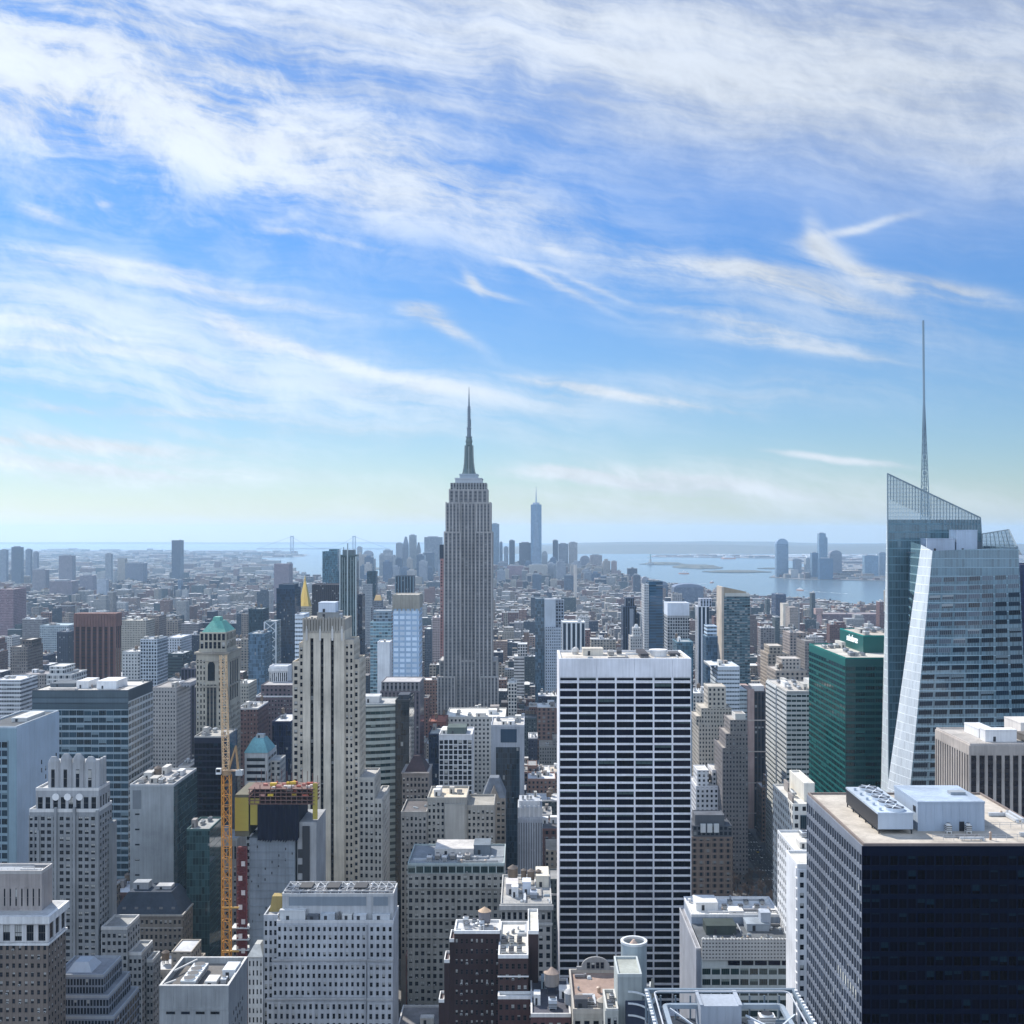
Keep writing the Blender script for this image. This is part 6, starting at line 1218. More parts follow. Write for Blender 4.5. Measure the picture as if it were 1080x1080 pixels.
for k in range(nf):
    if k < 14: continue
    za = 2 + k * (zt - 3) / nf; pts = P[1:10]
    for j in range(8): (xa, ya), (xb, yb) = pts[j + 0] if j else (x0, Y - .8), pts[j + 1]; q = MB(); q.quad([(xa + .1, ya - .12, za + .1), (xb - .1, yb - .12, za + .1), (xb - .1, yb - .12, za + 1.85), (xa + .1, ya - .12, za + 1.85)], [(0, 0), (1, 0), (1, 1), (0, 1)]); q.quad([(xa + .1, ya - .12, za + 1.85), (xb - .1, yb - .12, za + 1.85), (xb - .1, yb, za + 1.85), (xa + .1, ya, za + 1.85)]); (b.part('window', q, 'pane_green') if k > 25 else None)
b.roof(x0, xm_, Y + 6, Y + 34, zt, (.45, .44, .42), .8, (.44, .46, .45)); b.mech(x0 + 2, x0 + 12, Y + 14, Y + 26, zt + .05, 4, (.58, .58, .57)); w3 = MB(); w3.box(xm_ + .1, x1, Y + 4, Y + 34, 0, Z(741, Y)); b.part('end_slab', w3, 'glass', (.03, .04, .05)); b.roof(xm_ + .1, x1, Y + 4, Y + 34, Z(741, Y), (.12, .12, .13), 1, (.03, .035, .04))
b.mech(xm_ + 1, x1 - 1, Y + 12, Y + 24, Z(741, Y) + .05, 3, (.06, .07, .09))
# ---- white grid tower, centre
Y = 780.0
b = box_building('apartment_building', 'white gridded tower in front of the tall art deco skyscraper', 'apartment building', 463, 498, 776, Y, 30, 'the white gridded tower')
x0, x1, zt = b.x0, b.x1, b.zt; w2 = MB(); w2.box(x0, x1, Y, Y + 30, 0, zt); b.grid('N', x0, x1, 3, zt - 2.5, Y, 7, 33, .75, .75, .4, w2, 'pane'); b.part('wall', w2, 'plain', (.66, .67, .69)); b.roof(x0, x1, Y, Y + 30, zt, (.6, .6, .6), 1, (.66, .66, .67)); b.mech(X(471, Y), X(491, Y), Y + 6, Y + 22, zt + .05, 4.6, (.10, .13, .12)); b.mech(x0 + 1, x0 + 6, Y + 8, Y + 24, zt + .05, 2.4, (.7, .68, .62)); b.finish(vis=850)
# ---- glass fronted grey block
Y = 800.0
b = box_building('office_building', 'grey stone framed block with blue glass front beside the white slab', 'office building', 518, 553, 766, Y, 36, 'the grey framed glass block')
x0, x1, zt = b.x0, b.x1, b.zt; w2 = MB(); w2.box(x0, x1, Y, Y + 36, 0, zt); b.part('wall', w2, 'stone', (.40, .43, .48)); g = MB(); g.box(X(523, Y), X(548, Y), Y - .2, Y - .02, 10, Z(788, Y)); b.part('glass_front', g, 'glass', (.035, .06, .085)); g = MB(); g.box(X(528, Y), X(545, Y), Y - .2, Y - .02, Z(783, Y), Z(769, Y)); b.part('louvre', g, 'plain', (.03, .06, .10)); b.roof(x0, x1, Y, Y + 36, zt, (.52, .50, .47), 1, (.46, .48, .52)); b.clutter(x0, x1, Y, Y + 34, zt + .05, 6, 71, .2)
Y = 640.0
b = box_building('office_tower', 'slim silvery stepped tower with finned top left of the white slab', 'office tower', 546, 572, 862, Y, 22, 'the slim silvery tower')
x0, x1, zt = b.x0, b.x1, b.zt; w2 = MB(); w2.box(x0, x1, Y, Y + 22, 0, zt); n = 10
for k in range(n + 1): xx = x0 + k * (x1 - x0) / n; w2.box(max(x0, xx - .3), min(x1, xx + .3), Y - .5, Y, 0, zt - 1)
b.part('wall', w2, 'stone', (.30, .33, .38))
for k in range(n): g = MB(); a = x0 + k * (x1 - x0) / n + .32; g.box(a, a + (x1 - x0) / n - .64, Y - .15, Y - .02, 5, zt - 3); b.part('window_strip', g, 'strip_dark', (.15, .17, .2))
w3 = MB(); w3.box(x0, x1, Y + 1, Y + 20, zt, Z(852, Y)); w3.box(x0 + .8, x1 - 1.2, Y + 3, Y + 17, Z(852, Y), Z(846, Y)); b.part('upper_tier', w3, 'stone', (.42, .44, .47)); 
for k in range(5): g = MB(); xx = x0 + 1 + k * 2.6; g.box(xx, xx + .8, Y + .4, Y + 1, zt, Z(850, Y)); b.part('fin', g, 'stone', (.5, .52, .55))
b.clutter(x0 + 1, x1 - 2, Y + 4, Y + 16, Z(846, Y), 4, 72, .3)
# ================================================================ middle distance, from a table
def T_(name, label, cat, pl, pr, pt, Y, dep, style, col, roofc=(.45, .44, .42), ref=None, tiers=(), clut=3, par=.9, fit=None, pcol=None):
    b = box_building(name, label, cat, pl, pr, pt, Y, dep, ref)
    b.vol('wall', b.x0, b.x1, Y, Y + dep, 0, b.zt, style, col, roofc, par, pcol)
    for (nm, a, c, top, dy, dd, st, cc) in tiers:
        xa, xb = X(a, Y), X(c, Y); zb = b.zt if top < pt else 0
        b.vol(nm, xa, xb, Y + dy, Y + dy + dd, zb, Z(top, Y), st, cc, roofc if top < pt or dd > 8 else None, .6)
    if clut: b.clutter(b.x0, b.x1, Y, Y + dep, b.zt + .05, clut, int(pl * 7 + pt), .25 if Y < 1500 else .1)
    return b
OT, AB, OB = 'office tower', 'apartment building', 'office building'
mat_facade('slot_red', 6.4, 3.9, .62, 1.0, glass=(.012, .018, .035), spand=(.25, .30), blind=.03)
b = T_('office_tower', 'red brown slab tower with dark vertical window strips on the left', OT, 79, 122, 661, 1300, 18, 'slot_red', (.17, .085, .072), (.10, .06, .055), 'the red brown slab tower', clut=0, par=0)
w2 = MB(); n = 15
for k in range(n): a = b.x0 - .8 + k * (b.x1 - b.x0 + 1.6) / n; w2.box(a, a + (b.x1 - b.x0 + 1.6) / n * .86, 1298.6, 1300 + 19, Z(661, 1300), Z(647, 1300), bottom=True)
b.part('crown', w2, 'stone', (.20, .105, .09)); b.zt = Z(647, 1300)
b.root.children[0].data.uv_layers[0].data.foreach_set('uv', [c_ for k_, l_ in enumerate(b.root.children[0].data.uv_layers[0].data) for c_ in (l_.uv[0] * 6.4 * 7 / (b.x1 - b.x0), l_.uv[1])])
for k in range(8): xx = b.x0 + k * (b.x1 - b.x0) / 7; g = MB(); g.box(xx - .7, xx + .7, 1298.8, 1300, 0, Z(661, 1300)); b.part('pier', g, 'stone', (.21, .12, .105))
T_('office_building', 'pale square gridded tower right of the red brown slab', OB, 148, 166, 675, 1250, 36, 'grid', (.52, .57, .62), (.3, .32, .33), 'the pale gridded tower')
T_('apartment_building', 'grey beige slab with tiers of windows behind the wide banded glass block', AB, 161, 186, 726, 950, 40, 'fine', (.40, .38, .36), (.34, .32, .30), tiers=(('rear_wing', 187, 197, 722, 10, 30, 'fine', (.36, .36, .38)),))
T_('office_building', 'deep violet blue slab left of the green copper tower', OB, 191, 206, 706, 1010, 34, 'strip_dark', (.07, .07, .10), (.10, .10, .11))
T_('office_building', 'low dark teal block behind the pale gridded tower', OB, 177, 193, 690, 1400, 40, 'ribbon', (.05, .08, .09), (.5, .52, .53))
T_('office_building', 'white sheet metal roofed block beside the low dark teal block', OB, 176, 191, 673, 1560, 50, 'punch', (.55, .58, .62), (.76, .78, .80), clut=1)
T_('apartment_building', 'taupe slab with cream roof edge at far left', AB, 11, 29, 683, 1250, 40, 'fine', (.22, .19, .17), (.58, .55, .5), tiers=(('upper_block', 20, 30, 676, 8, 26, 'punch', (.12, .10, .09)),))
T_('apartment_building', 'white stepped balcony block at the left edge behind the pale blue block', AB, -6, 22, 718, 1050, 36, 'ribbon', (.62, .64, .66), (.7, .7, .7))
T_('apartment_building', 'grey brown slab behind the stepped white balcony block', AB, 21, 48, 712, 1130, 30, 'fine', (.26, .24, .23), (.32, .3, .3))
b = T_('office_building', 'white ornamental top with tall arches above the wide banded glass block', OB, 49, 76, 712, 1000, 34, 'grid_big', (.62, .62, .60), (.66, .65, .62), tiers=(('pavilion', 50, 66, 704, 4, 24, 'grid_big', (.66, .66, .64)),))
T_('office_building', 'dark blue low tower beside the red brown slab tower', OB, 60, 72, 667, 1700, 30, 'strip_dark', (.08, .09, .13), (.14, .15, .17))
T_('office_building', 'long pale green roofed block left of the red brown slab tower', OB, 42, 72, 660, 1900, 50, 'punch', (.36, .42, .45), (.40, .48, .50))
T_('apartment_building', 'beige crowned block right of the red brown slab tower', AB, 128, 154, 655, 1700, 40, 'fine', (.44, .40, .33), (.55, .52, .46))
T_('apartment_building', 'brown stone block with ring roof right of the red brown slab tower', AB, 154, 168, 650, 1750, 34, 'fine', (.25, .21, .19), (.24, .22, .21))
T_('apartment_building', 'white low block below the pale gridded tower roofline', AB, 129, 147, 688, 1300, 40, 'punch', (.60, .60, .58), (.72, .71, .69))
T_('office_tower', 'lone dark blue tower far off above the left rooftops', OT, 181, 190, 570, 5600, 60, 'strip_dark', (.14, .17, .24), (.1, .1, .1), 'the lone dark tower', clut=1)
T_('office_tower', 'dark teal glass tower with slanted top left of the navy tower', OT, 262, 277, 643, 1460, 36, 'glass', (.05, .10, .13), (.3, .34, .36), 'the dark teal slanted tower')
T_('office_building', 'blue glass block in front of the dark teal slanted tower', OB, 262, 279, 669, 1180, 36, 'glass', (.16, .25, .33), (.44, .46, .46))
b = T_('office_tower', 'narrow tower with white diamond lattice front beside the navy tower', OT, 279, 291, 656, 1240, 26, 'glass', (.24, .30, .33), (.5, .5, .5), clut=1)
g = MB(); xa, xb, za = b.x0 + .4, b.x1 - .4, 20.0; n = 15; st_ = (b.zt - 20) / n
for k in range(n): g.bar((xa, 1239.7, za + k * st_), (xb, 1239.7, za + (k + 1) * st_), .8); g.bar((xb, 1239.7, za + k * st_), (xa, 1239.7, za + (k + 1) * st_), .8)
for xx in (b.x0, b.x1): g.box(xx - .7, xx + .7, 1239.3, 1240, 0, b.zt)
b.part('lattice', g, 'plain', (.66, .68, .70))
T_('office_tower', 'deep navy glass tower left of the gold pyramid', OT, 291.5, 311, 621, 1500, 40, 'glass', (.025, .06, .11), (.04, .06, .09), 'the navy tower', tiers=(('crown', 293.5, 309.5, 617, 3, 30, 'plain', (.03, .06, .1)),), clut=0)
T_('office_tower', 'white framed slim slab tucked behind the cream striped tower', OT, 311, 320.5, 649, 1010, 26, 'ribbon_thin', (.66, .72, .78), (.7, .7, .7), clut=1)
Y = 1900; b = T_('office_tower', 'beige stone tower topped by a gleaming gold pyramid roof', OT, 311, 329, 640, Y, 30, 'fine', (.42, .37, .28), (.3, .28, .25), 'the gold pyramid', clut=0)
g = MB(); cx, cyy = X(319.8, Y), Y + 15; g.cyl(cx, cyy, Z(640, Y), Z(613.5, Y), 11.2, 8, r2=1.7); pyr = b.part('gold_pyramid', g, 'gold', (.80, .50, .12)); g = MB(); g.cyl(cx, cyy, Z(613.5, Y), Z(611, Y), 1.5, 8); g.cyl(cx, cyy, Z(611, Y), Z(607, Y), 1.2, 8, r2=.1); g.build('lantern', 'gold', pyr, (.75, .5, .14))
T_('office_building', 'wide dark brown block behind the cream striped tower', OB, 329, 358, 617, 1720, 40, 'strip_dark', (.07, .055, .06), (.05, .05, .06), 'the wide dark brown block', clut=1)
T_('apartment_building', 'brown brick block with white cornice and white temple penthouse', AB, 270, 309, 735, 900, 34, 'fine', (.13, .10, .11), (.40, .38, .37), 'the brick block with the temple penthouse', tiers=(('upper_block', 274, 309, 724, 4, 26, 'punch', (.15, .12, .13)),), clut=2, pcol=(.66, .66, .66))
Y = 930; bb = B('office_building', 'small white colonnaded rooftop house above brown brick block', 'office building', X(284, Y), X(303.5, Y), Y, Y + 16, Z(704, Y)); w2 = MB(); w2.box(bb.x0, bb.x1, Y, Y + 16, 0, bb.zt); bb.grid('N', bb.x0, bb.x1, Z(719, Y), Z(709, Y), Y, 9, 1, .75, .6, .7, w2, 'pane'); w2.box(bb.x0 - .6, bb.x1 + .6, Y - 1.1, Y, Z(708, Y), Z(705, Y), bottom=True); bb.part('wall', w2, 'stone', (.70, .70, .69)); bb.roof(bb.x0, bb.x1, Y, Y + 16, bb.zt, (.7, .7, .7), 1.2, (.72, .72, .72)); bb.finish(limit=9)
T_('office_building', 'midnight blue slab close left of the cream striped tower', OB, 287, 307, 762, 800, 36, 'glass', (.02, .03, .07), (.62, .62, .62), 'the midnight blue slab')
T_('apartment_building', 'beige brick block with white coping below the temple penthouse', AB, 250, 272, 748, 850, 34, 'fine', (.17, .105, .10), (.5, .48, .45), clut=5, pcol=(.6, .6, .6))
T_('apartment_building', 'tan narrow block right of the green copper tower', AB, 249, 262, 722, 1100, 34, 'fine', (.40, .38, .33), (.66, .65, .62))
T_('office_tower', 'teal glass tower just left of the slender antenna tower', OT, 340, 356, 582, 2050, 34, 'glass', (.10, .22, .28), (.2, .25, .28), 'the teal tower', tiers=(('crown', 347, 356, 579.5, 0, 30, 'glass', (.12, .26, .32)),), clut=0)
Y = 1420; b = T_('office_tower', 'slender dark glass tower with pale vertical fins and rooftop spikes', OT, 358.5, 375.5, 586, Y, 24, 'glass', (.10, .15, .15), (.1, .12, .12), 'the slender finned tower', clut=0)
for xx in (358.6, 366.6, 375.4): g = MB(); g.box(X(xx, Y) - .7, X(xx, Y) + .7, Y - 1.4, Y, 0, Z(579 if xx < 370 else 587, Y)); b.part('fin', g, 'metal', (.46, .54, .55))
for xx in (361, 363.5, 370, 373): g = MB(); g.box(X(xx, Y) - .25, X(xx, Y) + .25, Y - .8, Y, 0, Z(588, Y)); b.part('fin', g, 'metal', (.36, .44, .45))
g = MB(); g.box(X(361, Y), X(373, Y), Y + 2, Y + 18, Z(586, Y), Z(580, Y)); g.bar((X(366, Y), Y + 6, Z(580, Y)), (X(366, Y), Y + 6, Z(573, Y)), 1.0); g.bar((X(362, Y), Y + 4, Z(580, Y)), (X(362, Y), Y + 4, Z(577, Y)), .8); b.part('rooftop_spikes', g, 'metal', (.12, .16, .18))
T_('office_building', 'dark slim slab right of the slender finned tower', OB, 377.2, 382, 628, 1300, 24, 'glass', (.03, .045, .07), (.1, .1, .1), clut=0)
T_('office_tower', 'dark slab with grey lower part right of the slender finned tower', OT, 387, 396.5, 603, 2250, 26, 'glass', (.04, .09, .12), (.1, .12, .13), clut=0, tiers=(('front_block', 384, 393.5, 616, -14, 13.5, 'fine', (.34, .36, .38)),))
Y = 1800; b = T_('office_building', 'stepped grey tower with small copper gold cap', OB, 391, 405, 641, Y, 26, 'fine', (.24, .25, .28), (.2, .2, .22), 'the small copper gold cap', clut=0, tiers=(('upper_tier', 393.5, 402.5, 634, 4, 17, 'fine', (.22, .24, .27)),)); g = MB(); g.prism([(X(394, Y), Y + 5), (X(402, Y), Y + 5), (X(402, Y), Y + 18), (X(394, Y), Y + 18)], Z(633.5, Y), Z(628, Y), scale=.6, bottom=True); b.part('gold_cap', g, 'gold', (.62, .40, .18))
T_('apartment_building', 'teal glass apartment slab left of the white crystal grid tower', AB, 390.5, 413, 657, 1170, 30, 'glass_mix', (.30, .46, .52), (.4, .42, .43), tiers=(('crown', 393, 412, 645, 6, 20, 'glass_mix', (.28, .36, .42)),))
T_('apartment_building', 'blank white slab before the teal glass apartments', AB, 398, 411, 678, 1130, 22, 'plain', (.74, .75, .76), (.7, .7, .7), 'the blank white slab', clut=1)
mat_facade('icegrid', 5.4, 4.7, .74, .60, glass=(.62, .74, .86), blind=.0, gr=.12, var=.18, spec=.9)
Y = 1000; b = T_('office_tower', 'white blue glass grid tower with a fluted brown crown', OT, 414.5, 442, 642, Y, 30, 'icegrid', (.36, .50, .66), (.50, .46, .38), 'the white blue grid tower', clut=0, par=0)
w2 = MB(); w2.box(b.x0 - .4, b.x1 + .4, Y - .4, Y + 30, Z(642, Y), Z(628, Y), bottom=True)
for k in range(7): xx = b.x0 + k * (b.x1 - b.x0) / 6; w2.box(xx - .5, xx + .5, Y - .9, Y - .4, Z(644, Y), Z(627, Y), bottom=True)
b.part('crown', w2, 'stone', (.36, .34, .29)); b.roof(b.x0, b.x1, Y, Y + 29, Z(628, Y), (.56, .5, .42), .8, (.5, .48, .42))
Y = 2000; b = T_('office_tower', 'round black drum like tower above the white blue grid tower', OT, 417, 436, 608, Y, 30, 'strip_dark', (.05, .08, .11), (.08, .1, .12), clut=0)
for k in range(7): xx = b.x0 + k * (b.x1 - b.x0) / 6; g = MB(); g.box(xx - .6, xx + .6, Y - 1, Y, 0, b.zt); b.part('fin', g, 'metal', (.16, .24, .30))
mat_facade('purple_strip', 3.0, 3.8, .5, 1.0, spand=(.5, .5), glass=(.02, .02, .03))
T_('office_tower', 'purple brown tower with arched belt under its grey crown', OT, 401, 443, 730, 870, 34, 'purple_strip', (.14, .12, .135), (.45, .43, .42), 'the purple brown tower', tiers=(('crown', 402, 443, 720, 1, 31, 'strip', (.24, .23, .24)),), clut=2)
T_('apartment_building', 'red brown needle tower peeking behind the art deco skyscraper', AB, 464.3, 470, 590, 1420, 22, 'punch', (.32, .17, .16), (.1, .1, .1), clut=0, tiers=(('dark_top', 463.6, 469.5, 575, 0, 18, 'plain', (.03, .04, .06)),))
T_('apartment_building', 'rose stone slab on the avenue left of the art deco skyscraper', AB, 456, 466.5, 652, 1560, 60, 'fine', (.40, .33, .32), (.7, .68, .66), 'the rose stone slab', clut=2)
T_('office_building', 'steep dark block on the avenue beside the rose stone slab', OB, 448, 455.5, 664, 1640, 40, 'fine', (.10, .13, .17), (.55, .58, .55), clut=1)
T_('office_building', 'broad white roofed block below the art deco skyscraper', OB, 470, 533, 757, 960, 50, 'punch', (.56, .54, .5), (.80, .76, .68), 'the broad white roofed block', clut=6)
T_('apartment_building', 'small red roofed brick block left of the broad white roof', AB, 452, 470, 762, 930, 34, 'punch', (.22, .09, .07), (.33, .12, .08), clut=2)
T_('office_building', 'navy block beneath the red roofed brick block', OB, 452, 472, 775, 860, 30, 'glass', (.02, .03, .06), (.4, .4, .38), clut=2)
T_('apartment_building', 'white loft with open black windows right of the art deco skyscraper', AB, 536, 545, 721, 1180, 30, 'grid', (.66, .63, .58), (.7, .68, .63))
T_('apartment_building', 'white narrow block with a taller stair tower right of the art deco skyscraper', AB, 542, 553, 693, 1400, 30, 'ribbon', (.66, .66, .66), (.7, .7, .7), tiers=(('stair_tower', 546, 556, 680, 6, 20, 'grid', (.66, .66, .66)),))
T_('apartment_building', 'glass and white twin tower with dark left half', AB, 564.5, 574, 632, 1290, 26, 'glass', (.14, .22, .28), (.4, .42, .45), 'the twin white and dark tower', tiers=(('white_half', 574.2, 586, 632.5, 0, 26, 'plain', (.50, .55, .60)), ('dark_top', 586.2, 595, 633.5, 4, 12, 'grid', (.30, .34, .40)), ('low_wing', 575, 603, 661, -7, 6.8, 'fine', (.42, .47, .53))), clut=1)
mat_facade('slots', 4.4, 20, .62, 1.0, glass=(.015, .03, .05), blind=0, var=.2)
T_('office_building', 'low pale block with black vertical slots above the white slab roof', OB, 593, 617, 657, 1080, 26, 'slots', (.62, .64, .65), (.7, .7, .68), clut=2)
T_('office_building', 'dark blue slab with stepped shoulders behind the white slab roof', OB, 657, 671, 640, 1500, 30, 'strip_dark', (.06, .09, .15), (.1, .12, .15), 'the stepped dark blue slab', tiers=(('upper_tier', 660, 669, 631, 2, 24, 'strip_dark', (.08, .11, .17)), ('pale_strip', 664, 668, 642, -2, 1.8, 'plain', (.28, .32, .38)), ('shoulder', 671, 675, 648, 4, 24, 'strip_dark', (.05, .08, .13))), clut=0)
Y = 1200; b = T_('apartment_building', 'beige deco tower with rounded white top behind the white slab roof', AB, 665, 678, 672, Y, 24, 'fine', (.42, .41, .40), (.6, .6, .58), clut=0, tiers=(('upper_tier', 668, 676, 663, 3, 14, 'fine', (.5, .5, .49)),)); g = MB(); g.cyl(X(672, Y), Y + 10, Z(663, Y), Z(659, Y), 3.0, 12, r2=1.4); b.part('dome', g, 'stone', (.66, .66, .65))
mat_facade('bluebands', 9.0, 3.6, 1.0, .62, glass=(.012, .05, .10), blind=.02, mull=0, spec=.8, gr=.06)
T_('apartment_building', 'tall blue glass tower with pale perforated left wall', AB, 684.5, 699, 614, 1450, 36, 'bluebands', (.035, .10, .17), (.08, .12, .16), 'the tall blue glass tower', tiers=(('pale_wall', 679.5, 684.3, 617, 0, 36, 'fine', (.46, .48, .50)), ('side_block', 699.2, 706, 648, 6, 26, 'ribbon', (.25, .31, .38))), clut=1)
T_('office_building', 'stone and glass block with wide white top band', OB, 704, 727, 650, 1360, 34, 'grid', (.38, .40, .42), (.5, .52, .54), 'the white banded stone block', tiers=(('top_band', 704, 727, 636.5, 0, 34, 'plain', (.60, .66, .74)),), clut=2)
T_('office_building', 'teal glass block below the white banded stone block', OB, 714, 731, 678, 1010, 30, 'glass', (.10, .20, .26), (.3, .34, .36), clut=3)
Y = 1250; b = T_('apartment_building', 'slim white tower with a grey grilled cap on the right', AB, 736, 748, 640, Y, 20, 'slots', (.66, .68, .72), (.6, .6, .6), 'the slim white tower', clut=0, tiers=(('cap', 739, 751, 632, 3, 16, 'strip', (.46, .50, .58)),))
T_('office_building', 'pale blue cube block with dark base right of the slim white tower', OB, 745, 757, 672, 1180, 26, 'glass', (.08, .15, .22), (.4, .44, .48), tiers=(('top_cube', 746, 756.5, 661, 2, 20, 'ribbon', (.50, .62, .74)),), clut=0)
Y = 1300; b = T_('apartment_building', 'tall dark green glass tower speckled with pale blinds and a cream edge', AB, 763.5, 791, 629, Y, 34, 'glass_mix', (.10, .18, .21), (.30, .27, .22), 'the speckled dark tower', clut=1)
for (a, c, t_, cc) in ((761, 763.3, 619, (.52, .45, .37)),): g = MB(); g.box(X(a, Y), X(c, Y), Y - .8, Y + 34, 0, Z(t_, Y)); b.part('edge_wall', g, 'stone', cc)
g = MB(); g.quad([(X(763.4, Y), Y, Z(629, Y)), (X(787, Y), Y, Z(629, Y)), (X(787, Y), Y, Z(624, Y)), (X(763.4, Y), Y, Z(619, Y))]); g.box(X(763.4, Y), X(787, Y), Y + .3, Y + 20, Z(629, Y), Z(624.5, Y)); b.part('sloped_parapet', g, 'stone', (.36, .30, .22)); g = MB(); g.box(X(764.5, Y), X(790, Y), Y - .5, Y - .02, Z(629, Y), Z(625.5, Y)); b.part('pale_band', g, 'plain', (.50, .50, .46))
T_('office_building', 'pale banded block with white end wall before the speckled dark tower', OB, 757, 780, 704, 1000, 40, 'ribbon_thin', (.56, .62, .68), (.7, .72, .72), 'the pale banded block', tiers=(('end_wall', 749, 756.8, 702, 0, 36, 'slots', (.66, .68, .70)), ('lower_wing', 780.2, 793, 728, 2, 34, 'ribbon_thin', (.46, .54, .58))), clut=3)
Y = 900; b = T_('apartment_building', 'beige wedding cake loft tower with stepped setbacks', AB, 737, 775, 764, Y, 36, 'fine', (.40, .37, .325), (.5, .46, .4), 'the beige stepped loft tower', tiers=(('upper_tier', 740, 772, 748, 2, 30, 'fine', (.42, .39, .34)), ('stair_tower', 748, 767, 726, 6, 22, 'punch', (.50, .46, .40)), ('step', 735, 741, 757, 4, 26, 'fine', (.40, .37, .325))), clut=0)
Y = 840; b = T_('apartment_building', 'grey brown stepped loft tower right of the beige one', AB, 762, 789, 790, Y, 36, 'fine', (.20, .185, .185), (.36, .33, .30), 'the grey brown stepped loft tower', tiers=(('upper_tier', 766, 789, 775, 2, 30, 'fine', (.22, .2, .195)), ('top_tier', 771, 789, 761, 4, 26, 'fine', (.24, .22, .21)), ('penthouse', 777, 788, 755, 6, 14, 'plain', (.62, .60, .56))), clut=0)
Y = 1000; b = T_('office_tower', 'slim dark tower with rose granite corner piers at the avenue', OT, 795.5, 807.5, 730, Y, 38, 'strip_dark', (.055, .05, .055), (.4, .37, .34), 'the slim rose cornered tower', clut=1)
for (a, c) in ((788.5, 795.3), (807.6, 809.2)): g = MB(); g.box(X(a, Y), X(c, Y), Y - .8, Y + 38, 0, Z(727, Y)); b.part('corner_pier', g, 'stone', (.42, .31, .28))
for p in (760, 793, 826, 858): g = MB(); g.box(X(788.3, Y), X(809.3, Y), Y - 1, Y - .81, Z(p, Y), Z(p, Y) + .9, bottom=True); b.part('belt_course', g, 'stone', (.50, .44, .40))
g = MB(); g.box(X(794, Y), X(807, Y), Y + 4, Y + 20, Z(730, Y), Z(724, Y)); b.part('penthouse', g, 'plain', (.60, .58, .56))
Y = 780; b = T_('apartment_building', 'brown brick studio block with arched dark roof storey by the bare trees', AB, 729, 773, 884, Y, 24, 'loft', (.24, .18, .15), (.12, .13, .15), 'the brown studio block', clut=0, tiers=(('attic', 731, 772, 872, 1, 20, 'grid', (.10, .11, .13)), ('penthouse', 734, 765, 862, 4, 14, 'plain', (.12, .13, .15))))
for k in range(3): g = MB(); xx = X(739 + k * 7, Y); g.box(xx, xx + 3.4, Y - .3, Y + .95, Z(873.5, Y) - 3.0, Z(869, Y), bottom=True); b.part('dormer', g, 'plain', (.74, .76, .78))
Y = 860; b = T_('apartment_building', 'white chunky loft block behind the brown studio block', AB, 734, 766, 830, Y, 34, 'punch', (.64, .66, .70), (.66, .64, .6), 'the white chunky loft', tiers=(('tower', 736, 748, 814, 3, 20, 'punch', (.68, .70, .73)), ('rear_wing', 753, 768, 815, 8, 22, 'punch', (.62, .62, .64))), clut=4)
T_('office_building', 'low dark block between the white slab and the beige stepped lofts', OB, 727, 738, 756, 1060, 34, 'glass', (.05, .09, .14), (.45, .46, .48), clut=3)
T_('apartment_building', 'pale roofed flat block beyond the low dark block', AB, 727, 752, 732, 1120, 40, 'punch', (.5, .48, .45), (.66, .68, .70), clut=4)
T_('apartment_building', 'charcoal brick block along the avenue behind the chunky loft', AB, 768, 789, 812, 930, 50, 'fine', (.09, .085, .09), (.16, .16, .17), clut=3)
T_('apartment_building', 'long purple brick slab by the river with a pink stair tower', AB, 868, 935, 648, 2750, 60, 'fine', (.22, .155, .17), (.3, .26, .26), 'the long purple brick slab', tiers=(('stair_tower', 860, 867.5, 642, -3, 20, 'fine', (.48, .34, .30)),), clut=4)
T_('apartment_building', 'tan white campanile like block in the right middle distance', AB, 826, 832, 637, 2500, 30, 'plain', (.62, .56, .47), (.5, .48, .44), 'the tan campanile block', clut=0)
T_('apartment_building', 'two toned beige pair of slabs near the tan campanile', AB, 833, 842, 641, 2400, 40, 'fine', (.36, .31, .27), (.4, .36, .33), clut=1)
T_('office_building', 'dark violet block near the shore in the right middle distance', OB, 818, 829, 627, 3000, 50, 'glass', (.08, .11, .18), (.2, .22, .25), clut=1)
T_('office_building', 'dark navy corner block peeping right of the faceted glass skyscraper', OB, 1076, 1110, 597, 720, 40, 'glass', (.02, .04, .11), (.1, .1, .12), clut=1)
T_('apartment_building', 'beige stepped lofts with white penthouses below the long purple slab', AB, 818, 851, 708, 1080, 40, 'loft', (.38, .33, .28), (.5, .46, .42), clut=6, tiers=(('penthouse', 826, 846, 696, 6, 24, 'punch', (.44, .39, .34)),))
T_('apartment_building', 'tall grey brown slab left of the teal tower roof', AB, 849, 859, 677, 1290, 40, 'fine', (.22, .20, .19), (.25, .24, .23), clut=2)
T_('apartment_building', 'cream stepped garment lofts behind the beige stepped lofts', AB, 810, 832, 690, 1350, 44, 'loft', (.44, .37, .30), (.55, .5, .44), clut=5, tiers=(('upper_tier', 812, 826, 682, 4, 30, 'loft', (.46, .40, .33)),))
T_('apartment_building', 'brown stepped lofts just left of the teal tower', AB, 833, 850, 668, 1560, 44, 'loft', (.32, .27, .24), (.42, .38, .35), clut=4)
T_('apartment_building', 'purple red brick block at far left middle distance', AB, -4, 14, 622, 2300, 60, 'fine', (.30, .20, .22), (.3, .26, .26), clut=2)
T_('apartment_building', 'mauve cube block beyond the gold pyramid', AB, 289, 305, 595, 3900, 60, 'fine', (.26, .21, .24), (.24, .22, .24), 'the mauve cube block', clut=1)
